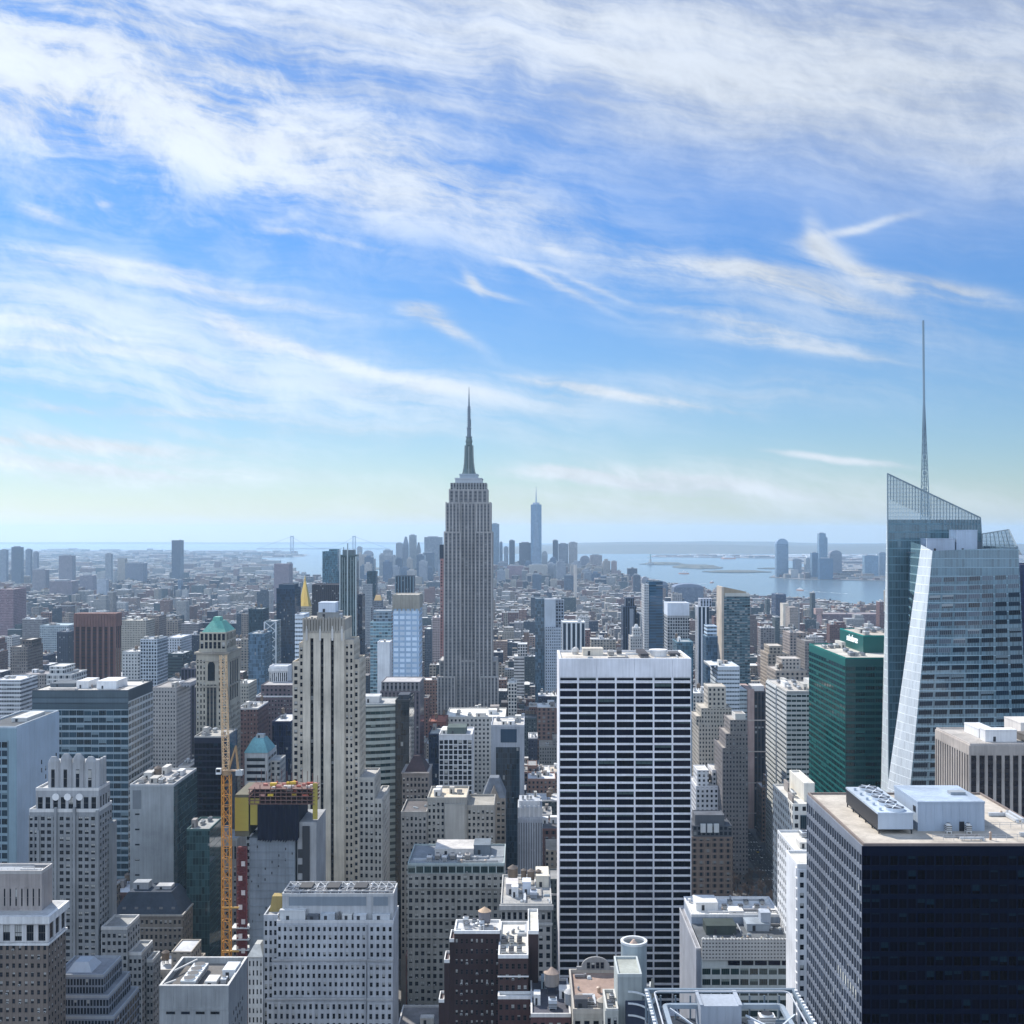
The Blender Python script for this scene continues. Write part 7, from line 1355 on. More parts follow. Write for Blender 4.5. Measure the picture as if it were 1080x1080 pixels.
# ================================================================ far skylines
def far(name, label, pl, pr, pt, Y, dep, style, col, shape=None, ref=None):
    b = box_building(name, label, 'skyscraper' if pt < 590 else 'office tower', pl, pr, pt, Y, dep, ref)
    if shape == 'taper':
        m = MB(); m.box(b.x0, b.x1, Y, Y + dep, 0, b.zt * .8); m.prism([(b.x0, Y), (b.x1, Y), (b.x1, Y + dep), (b.x0, Y + dep)], b.zt * .8, b.zt, scale=.35); b.part('wall', m, style, col)
    elif shape == 'round':
        m = MB(); n = 10; w_ = (b.x1 - b.x0) / 2; cx = (b.x0 + b.x1) / 2
        m.box(b.x0, b.x1, Y, Y + dep, 0, b.zt * .86)
        pr = [(cx + w_ * math.cos(math.pi * k / n), b.zt * .86 + b.zt * .14 * math.sin(math.pi * k / n)) for k in range(n + 1)]
        m.quad([(x_, Y, z_) for x_, z_ in reversed(pr)][::-1]); m.quad([(x_, Y + dep, z_) for x_, z_ in pr][::-1])
        for k in range(n): (xa, za), (xb, zb) = pr[k], pr[k + 1]; m.quad([(xa, Y, za), (xb, Y, zb), (xb, Y + dep, zb), (xa, Y + dep, za)][::-1])
        b.part('wall', m, style, col)
    else:
        b.vol('wall', b.x0, b.x1, Y, Y + dep, 0, b.zt, style, col)
        m = MB(); w_ = b.x1 - b.x0; m.box(b.x0 + w_ * .18, b.x1 - w_ * .25, Y + dep * .2, Y + dep * .7, b.zt, b.zt + 4.5); b.part('bulkhead', m, 'plain', (.3, .32, .35))
    return b
DT = [  # left, right, top (photo pixels), distance, colour, style, label, shape
 (376.5, 381.5, 577, 6500, (.38, .40, .42), 'fine', 'pale slender office tower at the left end of the downtown skyline', None),
 (383, 393, 580.5, 6300, (.26, .28, .32), 'fine', 'dome topped stone tower near the left end of the downtown skyline', 'round'),
 (404, 413.5, 580.5, 6000, (.33, .35, .38), 'fine', 'square topped grey block tower in the left downtown skyline', None),
 (413.8, 417.4, 586, 6100, (.33, .35, .38), 'fine', 'low grey shoulder tower beside the square topped downtown tower', None),
 (417.6, 424.6, 573, 6250, (.24, .26, .30), 'fine', 'flat topped tower left of the pointed downtown tower', None),
 (425, 430.6, 566, 6300, (.19, .22, .28), 'fine', 'pointed pyramid topped tower in the downtown skyline', 'taper'),
 (431.5, 439, 564.5, 6350, (.36, .38, .40), 'strip', 'tall pale tower right of the pointed downtown tower', None),
 (439.2, 443.5, 572, 6400, (.30, .32, .36), 'strip', 'slanting shouldered tower right of the tall pale downtown tower', 'taper'),
 (447.5, 466, 566.5, 6150, (.27, .30, .35), 'grid', 'broad flat topped office block in the downtown skyline', None),
 (446, 458, 583, 5900, (.15, .19, .26), 'strip_dark', 'dark blue slab in front of the broad downtown block', None),
 (518, 526.5, 552.5, 6100, (.22, .30, .38), 'glass', 'tall glass tower just right of the art deco skyscraper', None),
 (526.8, 530, 572, 6100, (.22, .28, .36), 'glass', 'slim shoulder tower beside the tall downtown glass tower', None),
 (531.5, 536, 577, 6000, (.25, .29, .34), 'fine', 'small grey tower left of the dark narrow downtown tower', None),
 (537, 543, 570, 6100, (.13, .16, .21), 'strip_dark', 'dark narrow tower between two downtown groups', None),
 (547.5, 561, 572.5, 5950, (.17, .19, .24), 'strip_dark', 'dark wide tower at the left foot of the tallest downtown tower', None),
 (571.5, 577.5, 581, 5900, (.27, .29, .31), 'fine', 'round topped stone tower at the right foot of the tallest tower', 'round'),
 (583, 588.6, 570, 6000, (.14, .17, .22), 'strip_dark', 'slim dark tower right of the tallest downtown tower', None),
 (589, 599.4, 573.5, 6100, (.23, .25, .29), 'fine', 'stepped grey tower between the slim dark and pale downtown towers', None),
 (600, 609, 572.2, 6200, (.36, .35, .35), 'fine', 'pale square slab tower right of the stepped grey downtown tower', None),
 (612, 622, 586, 5900, (.20, .21, .25), 'fine', 'dome topped dark tower at the water end of downtown', 'round'),
 (622.4, 635, 585.5, 5950, (.33, .30, .30), 'fine', 'pyramid topped brown tower at the water end of downtown', None),
 (635.5, 642, 595, 5950, (.33, .30, .30), 'fine', 'lower brown wing tower at the water end of downtown', None),
 (645, 650.6, 592, 5600, (.34, .27, .26), 'fine', 'narrow rose brown tower standing alone by the harbour', None),
 (650.8, 655, 602, 5600, (.34, .27, .26), 'fine', 'low rose brown tower beside the lone harbour tower', None),
 (535, 552, 597, 5300, (.28, .19, .21), 'fine', 'purple brick slab before the dark wide downtown tower', None),
 (558, 577, 596, 5200, (.46, .44, .40), 'fine', 'cream wide stepped block before the tallest downtown tower', None),
 (561.5, 571, 606, 4700, (.12, .17, .24), 'glass', 'small blue glass block before the cream stepped downtown block', None),
 (584.5, 597, 595, 5200, (.32, .36, .41), 'grid', 'pale blue mid block before the stepped grey downtown tower', None),
 (595, 605, 607, 4600, (.10, .14, .20), 'glass', 'dark blue low tower before the pale blue downtown block', None),
 (605.5, 608.5, 596, 4300, (.50, .45, .40), 'plain', 'thin pale chimney like tower in the downtown foreground', None),
 (632, 643, 608, 5000, (.10, .14, .20), 'glass', 'dark squat block near the lone rose brown harbour tower', None),
 (668, 675.5, 606.5, 4300, (.14, .17, .23), 'strip_dark', 'dark small tower left of the blue dome by the river', None),
 (677, 684, 608, 4200, (.25, .26, .30), 'fine', 'small round topped tower left of the tall blue glass tower', 'round'),
 (692, 704.5, 613, 4000, (.15, .19, .26), 'grid', 'blue rounded block behind the tall blue glass tower', 'round'),
 (711, 742, 616, 3900, (.16, .20, .28), 'grid', 'large dark blue arched roof block on the river shore', 'round'),
 (0, 6.5, 580, 5600, (.22, .24, .29), 'fine', 'grey tower at the far left edge of the horizon', None),
 (12, 22, 577, 5400, (.17, .20, .26), 'strip_dark', 'dark wide tower near the far left edge of the horizon', None),
 (27, 32, 579.5, 5700, (.20, .23, .29), 'fine', 'narrow tower third from the left edge of the horizon', None),
 (35, 39, 582.5, 5700, (.24, .25, .29), 'fine', 'short narrow tower fourth from the left edge of the horizon', None),
 (62, 76, 586, 5200, (.26, .22, .24), 'fine', 'broad brownish slab on the left horizon', None),
 (111, 117, 584, 5500, (.30, .30, .32), 'fine', 'slim grey slab mid left on the horizon', None),
 (124, 132, 589, 5000, (.40, .37, .33), 'fine', 'pale cream slab mid left below the horizon', None),
 (132, 151, 594, 4900, (.20, .22, .27), 'fine', 'wide dark housing slab mid left below the horizon', None),
 (34, 48, 601, 4400, (.26, .24, .26), 'fine', 'dark housing slab below the left horizon towers', None),
 (52, 76, 613, 3900, (.24, .20, .22), 'fine', 'large violet brick block in the left middle distance', None),
 (102, 112, 611, 3800, (.44, .48, .54), 'punch', 'pale white blue block in the left middle distance', None),
 (84, 98, 607, 4200, (.26, .24, .28), 'fine', 'violet slab left of the pale white blue block', None),
 (187.5, 191, 612, 4300, (.20, .28, .38), 'glass', 'narrow blue glass tower under the lone dark tower', None),
]
for (a, c, t_, Y, col, st, lab, sh) in DT: far('skyscraper' if t_ < 590 else 'office_tower', lab, a, c, t_, Y, max(26, (c - a) * Y / F * .7), st, col, sh)
# tallest downtown tower: square base turning into an octagon, mast on top
Y = 5900; xc_ = X(565.5, Y); hw = 5.7 * Y / F; zt = Z(532, Y); b = B('skyscraper', 'tallest downtown glass tower with chamfered sides and a thin mast', 'skyscraper', xc_ - hw, xc_ + hw, Y, Y + 2 * hw, zt, ref='the tallest downtown tower')
m = MB(); cyy = Y + hw; m.box(xc_ - hw, xc_ + hw, Y, Y + 2 * hw, 0, 56)
Bc = [(xc_ + hw * i, cyy + hw * j, 56) for i, j in ((-1, -1), (1, -1), (1, 1), (-1, 1))]; Tc = [(xc_ + hw * i, cyy + hw * j, zt) for i, j in ((0, -1), (1, 0), (0, 1), (-1, 0))]
for k in range(4): j = (k + 1) % 4; m.quad([Bc[k], Bc[j], Tc[k]], [(0, 56), (2 * hw, 56), (hw, zt)]); m.quad([Bc[j], Tc[j], Tc[k]], [(0, 56), (hw, zt), (-hw, zt)])
m.quad(Tc); b.part('glass_shaft', m, 'glass', (.30, .40, .52)); m = MB(); m.cyl(xc_, cyy, zt, zt + 10, hw * .62, 16); m.cyl(xc_, cyy, zt + 10, zt + 40, 4.0, 8, r2=3.0); m.cyl(xc_, cyy, zt + 40, Z(513, Y), 2.8, 8, r2=.6); b.part('mast', m, 'steel', (.34, .40, .48))
# across the river
JC = [(819, 831.5, 568, 6700, (.22, .30, .40), 'glass', 'tall round shouldered glass tower across the river', 'round'), (838, 845.5, 590, 6600, (.27, .29, .33), 'fine', 'grey slab between the two tallest towers across the river', None), (850, 856, 589, 6600, (.42, .46, .50), 'grid', 'pale slab left of the dark blue slab across the river', None), (856.5, 863, 583, 6500, (.10, .17, .26), 'glass', 'dark blue slab left of the tallest tower across the river', None), (864, 871, 562.5, 6600, (.22, .33, .44), 'glass', 'tallest slim tower across the river', None), (871.2, 872.8, 567, 6600, (.22, .33, .44), 'glass', 'narrow shoulder of the tallest tower across the river', None), (864.5, 878.5, 589, 6350, (.10, .19, .30), 'glass', 'dark blue stepped glass block before the tallest tower across the river', None), (875.5, 888, 580.5, 6700, (.20, .22, .27), 'fine', 'grey rounded tower right of the tallest tower across the river', 'round'), (912, 926.5, 586, 6500, (.22, .33, .44), 'glass', 'two tone blue office block across the river left of the glass skyscraper', None), (927.5, 936, 583, 6550, (.32, .38, .44), 'glass', 'pale blue tower across the river against the glass skyscraper', None)]
for (a, c, t_, Y, col, st, lab, sh) in JC: far('skyscraper', lab, a, c, t_, Y, 46, st, col, sh)

# suspension bridge on the horizon
br = empty('suspension_bridge', (X(340, 13500), 13500, 0), 'far suspension bridge with two grey towers on the left horizon', 'bridge')
xa, xb, Yb = X(308, 13500), X(373.5, 13500), 13500.0
for xx in (xa, xb):
    m = MB()
    for dx_ in (-14, 14): m.box(xx + dx_ - 5, xx + dx_ + 5, Yb - 10, Yb + 10, 0, 225)
    m.box(xx - 9, xx + 9, Yb - 7, Yb + 7, 210, 222, bottom=True); m.box(xx - 9, xx + 9, Yb - 7, Yb + 7, 60, 74, bottom=True); m.build('bridge_tower', 'plain', br, (.22, .25, .30))
m = MB(); m.box(xa - 420, xb + 420, Yb - 14, Yb + 14, 66, 74, bottom=True); m.build('deck', 'plain', br, (.25, .28, .32))
m = MB(); n = 24
for k in range(n):
    f = lambda t_: (xa + (xb - xa) * t_, Yb, 78 + 140 * (2 * t_ - 1) ** 2); m.bar(f(k / n), f((k + 1) / n), 3.2)
for (p, q) in (((xa - 400, Yb, 74), (xa, Yb, 218)), ((xb, Yb, 218), (xb + 400, Yb, 74))): m.bar(p, q, 3.2)
m.build('cable', 'plain', br, (.25, .28, .32))
# statue on its island
Y = 9350.0; xs_ = X(686, Y); st = empty('statue', (xs_, Y, 0), 'tiny robed statue holding a torch on a star shaped pedestal in the harbour', 'statue')
m = MB(); m.cyl(xs_, Y, 1.5, 14, 30, 11); m.cyl(xs_, Y, 14, 20, 20, 4); m.prism([(xs_ - 10, Y - 10), (xs_ + 10, Y - 10), (xs_ + 10, Y + 10), (xs_ - 10, Y + 10)], 20, 47, scale=.7); m.build('pedestal', 'stone', st, (.40, .38, .34))
m = MB(); pr = [(5.6, 47), (5.2, 58), (4.4, 70), (4.2, 76), (1.8, 79), (2.4, 82), (2.2, 85.5), (.6, 87)]
for k in range(len(pr) - 1):
    for q in range(10): a, c = .62832 * q, .62832 * (q + 1); (ra, za), (rb, zb) = pr[k], pr[k + 1]; m.quad([(xs_ + ra * math.cos(a), Y + ra * math.sin(a), za), (xs_ + ra * math.cos(c), Y + ra * math.sin(c), za), (xs_ + rb * math.cos(c), Y + rb * math.sin(c), zb), (xs_ + rb * math.cos(a), Y + rb * math.sin(a), zb)])
m.bar((xs_ - 3, Y, 75), (xs_ - 5.6, Y - 1, 88), 2.0); m.bar((xs_ + 3, Y - 1, 74), (xs_ + 4, Y - 3.5, 67), 2.0); m.build('figure', 'copper', st, (.20, .36, .32))
m = MB(); m.cyl(xs_ - 5.8, Y - 1, 88, 93, 1.4, 8, r2=.5); m.build('torch', 'gold', st, (.7, .5, .2))

# the packed lower blocks of the downtown cluster
rr = random.Random(77); kinds = [('grey', (.27, .29, .33), 'fine'), ('dark blue', (.12, .17, .25), 'glass'), ('tan', (.36, .33, .30), 'fine'), ('pale', (.44, .46, .49), 'grid')]; k = 0
while k < 46:
    pa = rr.uniform(377, 462) if k % 2 else rr.uniform(520, 640); w_ = rr.uniform(4.5, 10); Y = rr.uniform(5000, 5850) + (k % 7) * 6; pt = rr.uniform(584, 602) if Y > 5400 else rr.uniform(592, 607); nm, cc, st = kinds[rr.randrange(4)]
    x0, x1 = X(pa, Y), X(pa + w_, Y)
    tries = globals().get('tries', 0) + 1
    if tries > 400: break
    if any(x0 < b_ + 2 and x1 > a - 2 and Y < d + 2 and Y + 40 > c - 2 for a, b_, c, d, h_ in FOOT): continue
    k += 1; b = B('office_tower', nm + ' mid height block in the packed downtown cluster under the tallest far towers', 'office tower', x0, x1, Y, Y + 36, Z(pt, Y), nm + ' downtown blocks'); v_ = rr.uniform(.8, 1.2); cc = tuple(c * v_ for c in cc)
    b.vol('wall', x0, x1, Y, Y + 36, 0, b.zt, st, cc); m = MB(); m.box(x0 + (x1 - x0) * .2, x1 - (x1 - x0) * .3, Y + 6, Y + 24, b.zt, b.zt + rr.uniform(3, 10)); b.part('bulkhead', m, 'plain', cc)
# ================================================================ the rest of the city, lot by lot
import numpy as np
rr = random.Random(2024)
WALLS = [(.30, .16, .13), (.34, .21, .17), (.24, .13, .115), (.40, .33, .27), (.46, .41, .34), (.36, .33, .30), (.50, .49, .47), (.62, .61, .59), (.28, .26, .26), (.19, .15, .14), (.38, .27, .22), (.56, .51, .44), (.43, .42, .42), (.07, .09, .12), (.05, .06, .10), (.10, .13, .14)]
WALLS = [tuple(c * .72 for c in w_) for w_ in WALLS]
WNAME = ['red brick', 'rust brick', 'dark red brick', 'tan', 'beige', 'grey brown', 'light grey', 'white', 'grey', 'dark brown', 'brown brick', 'cream', 'mid grey', 'slate blue', 'navy', 'dark green grey']
ROOFS = [(.74, .74, .74), (.66, .67, .69), (.80, .79, .76), (.44, .44, .44), (.30, .30, .30), (.12, .12, .13), (.46, .40, .33), (.22, .21, .21)]
RNAME = ['white', 'pale', 'bright white', 'grey', 'mid grey', 'black', 'tan', 'dark grey']
def inside(poly, x, y):
    c = False; j = len(poly) - 1
    for i in range(len(poly)):
        (xi, yi), (xj, yj) = poly[i], poly[j]
        if (yi > y) != (yj > y) and x < (xj - xi) * (y - yi) / (yj - yi) + xi: c = not c
        j = i
    return c
def clash(x0, x1, y0, y1):
    for a, b_, c, d, h_ in FOOT:
        if x0 < b_ + 1.5 and x1 > a - 1.5 and y0 < d + 1.5 and y1 > c - 1.5: return True
    return False
PARK = (84, 178, 505, 858)
lots = []
def lot(x0, x1, y0, y1, h):
    if x1 < x0 + 3: return
    px0, px1 = PX(x0, y0), PX(x1, y0)
    if min(px0, PX(x0, y1)) > 1120 or max(px1, PX(x1, y1)) < -40: return
    if y0 < 3600 and clash(x0, x1, y0, y1): return
    if not (x1 < PARK[0] or x0 > PARK[1] or y1 < PARK[2] or y0 > PARK[3]): return
    w_ = rr.randrange(len(WALLS) - 3); r_ = rr.choices(range(len(ROOFS)), (12, 12, 7, 18, 16, 13, 12, 12))[0]
    st_ = rr.choices(('punch', 'loft', 'fine'), (5, 3, 4))[0]
    if h > 46 and rr.random() < .30: w_ = rr.choice((len(WALLS) - 3, len(WALLS) - 2, len(WALLS) - 1)); st_ = 'fine'
    lots.append((y0, x0, x1, y1, h, w_, r_, st_))
ax_ = [-2200, -1960, -1700] + [a for a, _ in AVE]; aw_ = [24, 24, 24] + [w_ for _, w_ in AVE]
for s_ in range(len(STR) - 1):
    for a in range(len(ax_) - 1):
        xa, xb = ax_[a] + aw_[a] / 2 + 3, ax_[a + 1] - aw_[a + 1] / 2 - 3
        for (ya, yb) in ((STR[s_] + 12, STR[s_] + 39), (STR[s_] + 41, STR[s_ + 1] - 12)):
            x = xa
            while x < xb - 8:
                w_ = min(rr.choice((9, 14, 18, 24, 30, 38)) * (1.0 if STR[s_] < 2200 else 1.1), xb - x)
                if xb - x - w_ < 8: w_ = xb - x
                Yc = (ya + yb) / 2
                base = 40 if Yc < 1900 else (31 if Yc < 2500 else 24)
                h = base * math.exp(rr.gauss(0, .45))
                if rr.random() < .12: h *= 1.9
                h = min(h, 62 if Yc < 900 else (84 if Yc < 1700 else 100))
                if -190 < x + w_ / 2 < 220 and Yc < 1000: h = min(h, 52)
                if x + w_ / 2 > 150 and Yc > 820 and x < 240: h = min(h, 45)
                if inside(MANH, x + w_ / 2, Yc) and Yc > 420: lot(x, x + w_ - .3, ya, yb - rr.choice((0, 0, 2, 5)), h)
                x += w_
Y0 = STR[-1] + 10
y = Y0
while y < 6700:                                        # lower Manhattan, coarser lots
    x = -2500.0 + rr.uniform(0, 20); d_ = rr.uniform(26, 42)
    while x < 1700:
        w_ = rr.choice((16, 22, 28, 36, 48)); 
        if inside(MANH, x, y) and inside(MANH, x + w_, y + d_):
            core = max(0, 1 - abs(x - 0) / 700) * max(0, min(1, (y - 4700) / 900)); h = (19 if y < 4600 else 24) * math.exp(rr.gauss(0, .42)) * (1 + 1.5 * core)
            if x < -1300 and rr.random() < .3: h = rr.uniform(40, 62)          # riverside housing
            if x > 500 and y > 3600: h = min(h, 30)
            h = min(h, 95 if core > .2 else 66)
            if rr.random() < .93: lot(x, x + w_, y, y + d_ - 3, h)
        x += w_ + (1 if rr.random() < .72 else 13)
    y += d_ + (2 if rr.random() < .5 else 14)
y = 4800.0
while y < 16200:                                       # beyond the east river, then across the hudson
    sc = y / 5200.0; d_ = rr.uniform(30, 46) * sc; x = -.62 * y
    while x < -1000:
        w_ = rr.choice((18, 26, 34, 50, 80)) * sc
        if inside(BKLN, x, y) and inside(BKLN, x + w_, y + d_) and rr.random() < .80:
            h = 11 * math.exp(rr.gauss(0, .45)); 
            if rr.random() < .05: h = rr.uniform(28, 62)
            if y > 9000: h = min(h, 40)
            lot(x, x + w_, y, y + d_ * .8, h)
        x += w_ + rr.choice((2, 4, 26)) * sc
    y += d_ + rr.choice((3, 12)) * sc
y = 6230.0
while y < 13500:
    sc = y / 6000.0; d_ = rr.uniform(36, 60) * sc; x = 1400.0
    while x < .47 * y:
        w_ = rr.choice((26, 40, 60, 110)) * sc
        if inside(JERS, x, y) and inside(JERS, x + w_, y + d_) and rr.random() < (.75 if y < 7600 else .33):
            h = (14 if y < 7400 else 9) * math.exp(rr.gauss(0, .5)); lot(x, x + w_, y, y + d_ * .8, min(h, 48))
        x += w_ + rr.choice((4, 10, 40)) * sc
    y += d_ + rr.choice((6, 24)) * sc
lots.sort()
north = []                                             # the city behind the deck, which the glass fronts mirror
y = -6500.0
while y < -120:
    x = -1700.0
    while x < 1600:
        w_ = rr.choice((24, 34, 48, 60))
        if abs(x + w_ / 2) > 70 or y < -260: north.append((y, x, x + w_ - 4, y + 50, (34 if y < -900 else 60) * math.exp(rr.gauss(0, .5)), rr.randrange(len(WALLS)), rr.randrange(len(ROOFS)), rr.choice(('punch', 'loft', 'fine'))))
        x += w_ + rr.choice((0, 0, 16))
    y += 74
# which of them show, and how much: a coarse front-to-back coverage map
CW = 2; NXc, NYc, PY0 = 1080 // CW, 540 // CW, 540
cov = np.zeros((NYc, NXc), bool)
items = [(y0, 0, None, x0, x1, y1, h_) for x0, x1, y0, y1, h_ in FOOT] + [(q[0], 1, q, q[1], q[2], q[3], q[4]) for q in lots]
items.sort(key=lambda q: q[0]); seen = []
for y0, kind, q, x0, x1, y1, h in items:
    xa = min(PX(x0, y0), PX(x0, y1)); xb = max(PX(x1, y0), PX(x1, y1)); ya, yb = min(PY(h, y0), PY(h, y1)), PY(0, y0)
    i0, i1, j0, j1 = max(0, int(xa / CW)), min(NXc, int(xb / CW) + 1), max(0, int((ya - PY0) / CW)), min(NYc, int((yb - PY0) / CW) + 1)
    if i1 <= i0 or j1 <= j0: continue
    sub = cov[j0:j1, i0:i1]
    if kind == 1:
        vis_ = ~sub; n_ = int(vis_.sum())
        if n_: ys_, xs_ = np.nonzero(vis_); seen.append((n_, q, i0 * CW + float(xs_.mean()) * CW, PY0 + j0 * CW + float(ys_.mean()) * CW))
    fx0, fx1 = max(0, int(PX(x0, y0) / CW)), min(NXc, int(PX(x1, y0) / CW)); fj = max(0, int((PY(h, y0) - PY0) / CW))
    cov[fj:j1, fx0:fx1] = True
seen.sort(key=lambda s_: -s_[0])
solo = [s_ for s_ in seen if s_[1][0] < 6000][:290]; solo_ids = {id(s_[1]) for s_ in solo}
# describe each so that it can be told from its neighbours
used = set()
def describe(q, px, py):
    y0, x0, x1, y1, h, w_, r_, st_ = q
    asp = h / (x1 - x0); size = 'tall narrow' if asp > 2.4 else ('tall' if h > 52 else ('low wide' if asp < .75 else ('low' if h < 24 else 'mid height')))
    d_ = sorted((abs(PX(rx, ry) - px) + 1.2 * abs(PY(rz, ry) + 14 - py), ref, rx, ry, rz) for ref, rx, ry, rz in REFS)
    for rank in ('', 'second ', 'third ', 'fourth ', 'fifth ', 'sixth ', 'seventh ', 'eighth '):
        for _, ref, rx, ry, rz in d_[:3]:
            dxp = px - PX(rx, ry); rel = ('left of' if dxp < 0 else 'right of') if abs(dxp) > 16 else ('below' if py > PY(rz, ry) + 30 else ('behind' if y0 > ry else 'in front of'))
            what = f"{size} {WNAME[w_]} {'loft' if st_ == 'loft' else 'block'} with {RNAME[r_]} roof"
            lab = f"{rank}{what} {rel} {ref}" if rank == '' else f"{what}, {rank}such {rel} {ref}"
            if lab not in used and len(lab.replace(',', '').split()) <= 16: used.add(lab); return lab
    return None
def shade(c, k): return (min(.85, c[0] * k), min(.85, c[1] * k), min(.85, c[2] * k))
n_parts = 0
for rank, (n_, q, px, py) in enumerate(solo):
    y0, x0, x1, y1, h, w_, r_, st_ = q; lab = describe(q, px, py)
    if lab is None: solo_ids.discard(id(q)); continue
    wc = shade(WALLS[w_], rr.uniform(.85, 1.15)); rc = shade(ROOFS[r_], rr.uniform(.85, 1.1))
    if rank < 170:
        b = B('city_building', lab, 'building', x0, x1, y0, y1, h, 'ordinary blocks between the landmarks', foot=False)
        b.vol('wall', x0, x1, y0, y1, .1, h, st_, wc, rc, rr.uniform(.7, 1.3), shade(wc, 1.25) if rr.random() < .6 else (.62, .61, .6))
        b.clutter(x0, x1, y0, y1, h + .05, 5 if rank < 90 else 3, rank, .3)
        if rr.random() < .35 and x1 - x0 > 14: k = rr.uniform(.2, .5); b.vol('upper_block', x0 + (x1 - x0) * k, x1 - 1.5, y0 + 3, y1 - 2, h + .05, h + rr.uniform(5, 10), st_, shade(wc, 1.05), rc, .6)
    else:
        m = MB(); m.box(x0, x1, y0, y1, .1, h, 0, 1); cx, cyy, e = (x0 + x1) / 2, (y0 + y1) / 2, min(x1 - x0, y1 - y0) * .16; m.box(cx - e, cx + e * 1.4, cyy - e, cyy + e, h, h + rr.uniform(3, 6), 0, 1)
        o = m.build('city_building', [st_, 'roof_mid'], None, wc, loc=((x0 + x1) / 2, y0, 0)) if 'roof_mid' in MATS else None
        if o is None:
            mm, t_, p_ = newmat('roof_mid'); oi_ = t_.n('ShaderNodeObjectInfo'); g_ = t_.n('ShaderNodeNewGeometry').outputs['Position']; nn = t_.noise(g_, .12, 5, .6); t_.link(t_.mixc(t_.ramp(nn, .3, .7), (.28, .28, .285), (.62, .62, .61)), p_.inputs['Base Color']); p_.inputs['Roughness'].default_value = .9
            o = m.build('city_building', [st_, 'roof_mid'], None, wc, loc=((x0 + x1) / 2, y0, 0))
        m = None; tag(o, lab, 'building', 'ordinary blocks between the landmarks')
bulk = {k: MB() for k in ('punch_attr', 'loft_attr', 'fine_attr')}
for q in lots + north:
    if id(q) in solo_ids: continue
    y0, x0, x1, y1, h, w_, r_, st_ = q; m = bulk[st_ + '_attr']; far_ = .72 if y0 > 1900 else .9; wc = shade(WALLS[w_], rr.uniform(.7, 1.2)); rc = shade(ROOFS[r_], rr.uniform(.75, 1.1) * far_)
    m.box(x0, x1, y0, y1, .1, h, 0, 1, col=wc, colt=rc, u0=rr.uniform(0, 50))
    if 0 < y0 < 5200:
        for k in range(rr.choice((1, 2, 3)) if y0 < 3000 else 1):
            cx, cyy = x0 + (x1 - x0) * rr.uniform(.2, .8), y0 + (y1 - y0) * rr.uniform(.2, .8); e = (x1 - x0) * rr.uniform(.06, .16)
            m.box(cx - e, cx + e, cyy - e, cyy + e, h, h + rr.uniform(2.5, 6.5), 2, 1, col=shade(rr.choice(WALLS), .9), colt=rr.choice(ROOFS))
mat_plain('plain_attr', src='attr')
for k, m in bulk.items():
    if m.f: tag(m.build('city_blocks', [k, 'roof_attr', 'plain_attr'], None, kind='stuff'), {'punch_attr': 'sea of small far off city blocks with punched windows and mixed roofs', 'loft_attr': 'far off city lofts with broad windows spread between the blocks', 'fine_attr': 'far off brick housing with fine window rows spread to the horizon'}[k], 'city')
# white tank farms and sheds beyond the harbour
sh = MB()
for k in range(70):
    xx, yy = rr.uniform(1500, 5200), rr.uniform(11700, 13100)
    if inside(JERS, xx, yy): sh.box(xx, xx + rr.uniform(60, 190), yy, yy + 60, .1, rr.uniform(9, 18))
tag(sh.build('dock_sheds', 'plain', None, (.74, .74, .73), kind='stuff'), 'white dock sheds and tanks strung along the far shore', 'sheds')
# ---------------------------------------------------------------- bare trees of the park and cars on the avenue
def bare_tree(seed, h):
    q = random.Random(seed); tr = MB(); cr = MB()
    def limb(mb, p, d, L, w_, depth):
        e = p + d * L; mb.bar(p, e, w_)
        if depth == 0: return
        for k in range(3 if depth > 1 else 4):
            nd = (d + Vector((q.uniform(-.75, .75), q.uniform(-.75, .75), q.uniform(-.1, .5)))).normalized(); limb(cr, p + d * L * q.uniform(.6, 1.0), nd, L * q.uniform(.55, .8), max(.10, w_ * .55), depth - 1)
    limb(tr, Vector((0, 0, 0)), Vector((q.uniform(-.05, .05), q.uniform(-.05, .05), 1)).normalized(), h * .32, .55, 5)
    return tr, cr
protos = []
tree_spots = [(rr.uniform(146, 175), rr.uniform(782, 852)) for _ in range(34)]
for i, (x, yy) in enumerate(tree_spots):
    if i < 4:
        r_ = empty('bare_tree', (x, yy, .15), 'bare winter plane tree with brown twigs in the park beside the avenue', 'tree', 'bare trees in the park'); tr, cr = bare_tree(70 + i, 15)
        for nm, m, cc in (('trunk', tr, (.11, .085, .07)), ('crown', cr, (.17, .125, .10))): o = m.build(nm, 'plain', None, cc); o.parent = r_
        protos.append(r_)
    else:
        c = copy_tree(protos[i % 4]); c.location = (x, yy, .15); c.rotation_euler = (0, 0, rr.uniform(0, 6.28)); s_ = rr.uniform(.8, 1.15); c.scale = (s_, s_, s_)
lawn = MB(); lawn.box(146, 174, 730, 775, .1, .17); lawn.build('lawn', 'wooded', None, kind='structure')
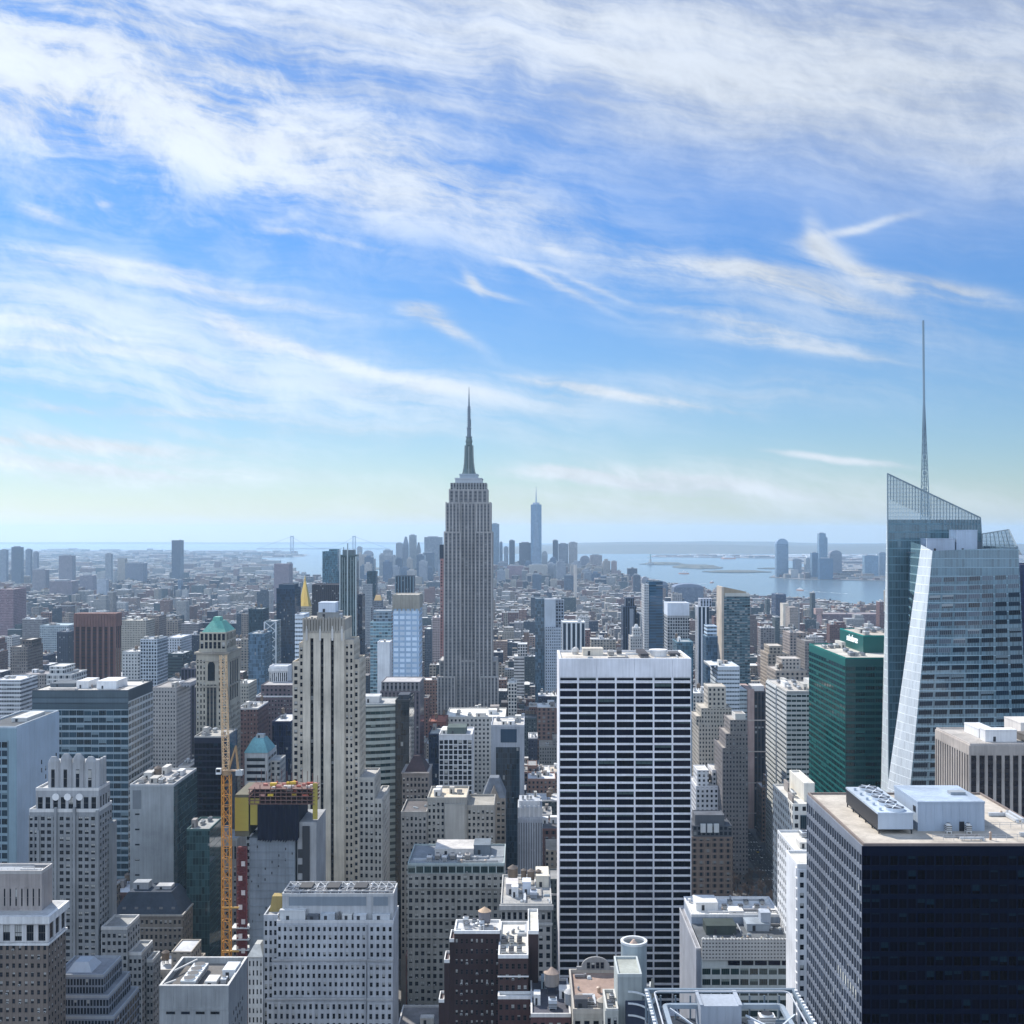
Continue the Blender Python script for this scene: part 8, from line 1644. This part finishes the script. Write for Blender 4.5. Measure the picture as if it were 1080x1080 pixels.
def car(cc, lab):
    r_ = empty('car', (0, 0, 0), lab, 'car', 'cars on the avenue'); m = MB(); m.box(-.9, .9, -2.2, 2.2, .35, .9, bottom=True); m.build('body', 'paint', r_, cc)
    m = MB(); m.prism([(-.82, -1.1), (.82, -1.1), (.82, 1.5), (-.82, 1.5)], .9, 1.45, scale=.82); m.build('cabin', 'black_glass', r_)
    for sx in (-1, 1):
        for sy in (-1.4, 1.4):
            w_ = MB(); pr = [(sy + .33 * math.cos(6.2832 * k / 10), .33 + .33 * math.sin(6.2832 * k / 10)) for k in range(10)]; xa, xb = sx * .92 - .1, sx * .92 + .1
            w_.quad([(xb, a, z_) for a, z_ in pr]); w_.quad([(xa, a, z_) for a, z_ in reversed(pr)])
            for k in range(10): (a, z_), (c, zc) = pr[k], pr[(k + 1) % 10]; w_.quad([(xa, a, z_), (xa, c, zc), (xb, c, zc), (xb, a, z_)])
            w_.build('wheel', 'dark', r_)
    return r_
CARS = [((.72, .72, .70), 'small white car on the avenue beside the bare trees'), ((.70, .48, .04), 'yellow taxi on the avenue beside the bare trees'), ((.03, .03, .035), 'small black car on the avenue beside the bare trees'), ((.30, .31, .33), 'small grey car on the avenue beside the bare trees')]
cp_ = [car(*c) for c in CARS]; first = [True] * 4
for k in range(64):
    i = rr.choices(range(4), (3, 4, 4, 3))[0]; x = 186 + rr.choice((-6.6, -2.2, 2.2, 6.6)); yy = 640 + k * 8.2 + rr.uniform(-1, 1)
    o = cp_[i] if first[i] else copy_tree(cp_[i]); first[i] = False; o.location = (x, yy, .01)
def boat(x, y, L, lab, ang):
    r_ = empty('ferry', (x, y, -3), lab, 'boat', None); r_.rotation_euler = (0, 0, R(ang)); m = MB(); m.prism([(-L / 2, -L * .12), (L * .36, -L * .12), (L / 2, 0), (L * .36, L * .12), (-L / 2, L * .12)], 0, L * .07); o = m.build('hull', 'paint', None, (.55, .20, .06)); o.parent = r_
    m = MB(); m.box(-L * .4, L * .3, -L * .1, L * .1, L * .07, L * .16); m.box(-L * .25, L * .15, -L * .08, L * .08, L * .16, L * .22); m.cyl(0, 0, L * .22, L * .3, L * .03, 8); o = m.build('cabin', 'paint', None, (.75, .75, .74)); o.parent = r_
    w_ = MB(); w_.quad([(x + math.cos(R(ang)) * a - math.sin(R(ang)) * c, y + math.sin(R(ang)) * a + math.cos(R(ang)) * c, -2.9) for a, c in ((-L * .3, -L * .1), (-L * 7, -L * .55), (-L * 7, L * .55), (-L * .3, L * .1))][::-1]); w_.build('water', 'foam', None, kind='structure')
mm, t_, p_ = newmat('foam'); p_.inputs['Base Color'].default_value = (.35, .42, .46, 1); p_.inputs['Roughness'].default_value = .6; nn = t_.noise(t_.n('ShaderNodeNewGeometry').outputs['Position'], .05, 5, .7); t_.link(t_.ramp(nn, .45, .62), p_.inputs['Alpha'])
boat(1010, 7300, 70, 'orange hulled ferry crossing the harbour in front of the islands', 150); boat(1250, 5200, 46, 'small ferry on the river before the far shore towers', 115); boat(980, 6000, 40, 'small ferry leaving the downtown river shore', 60); boat(2050, 11500, 160, 'long ship lying off the far harbour shore', 20)
# ---------------------------------------------------------------- haze
hm = bpy.data.materials.new('haze'); hm.use_nodes = True; hm.node_tree.nodes.clear(); t = NT(hm.node_tree); ou = t.n('ShaderNodeOutputMaterial'); pvn = t.n('ShaderNodeVolumePrincipled'); t.link(pvn.outputs[0], ou.inputs[1])
pvn.inputs['Color'].default_value = HAZE_COL + (1.0,); pvn.inputs['Density'].default_value = HAZE_D; pvn.inputs['Anisotropy'].default_value = .3; MATS['haze'] = hm
hz = MB(); hz.box(-25400, 25400, -7200, 29300, -5.2, 431, bottom=True); hz.build('haze', 'haze', None, kind='stuff')
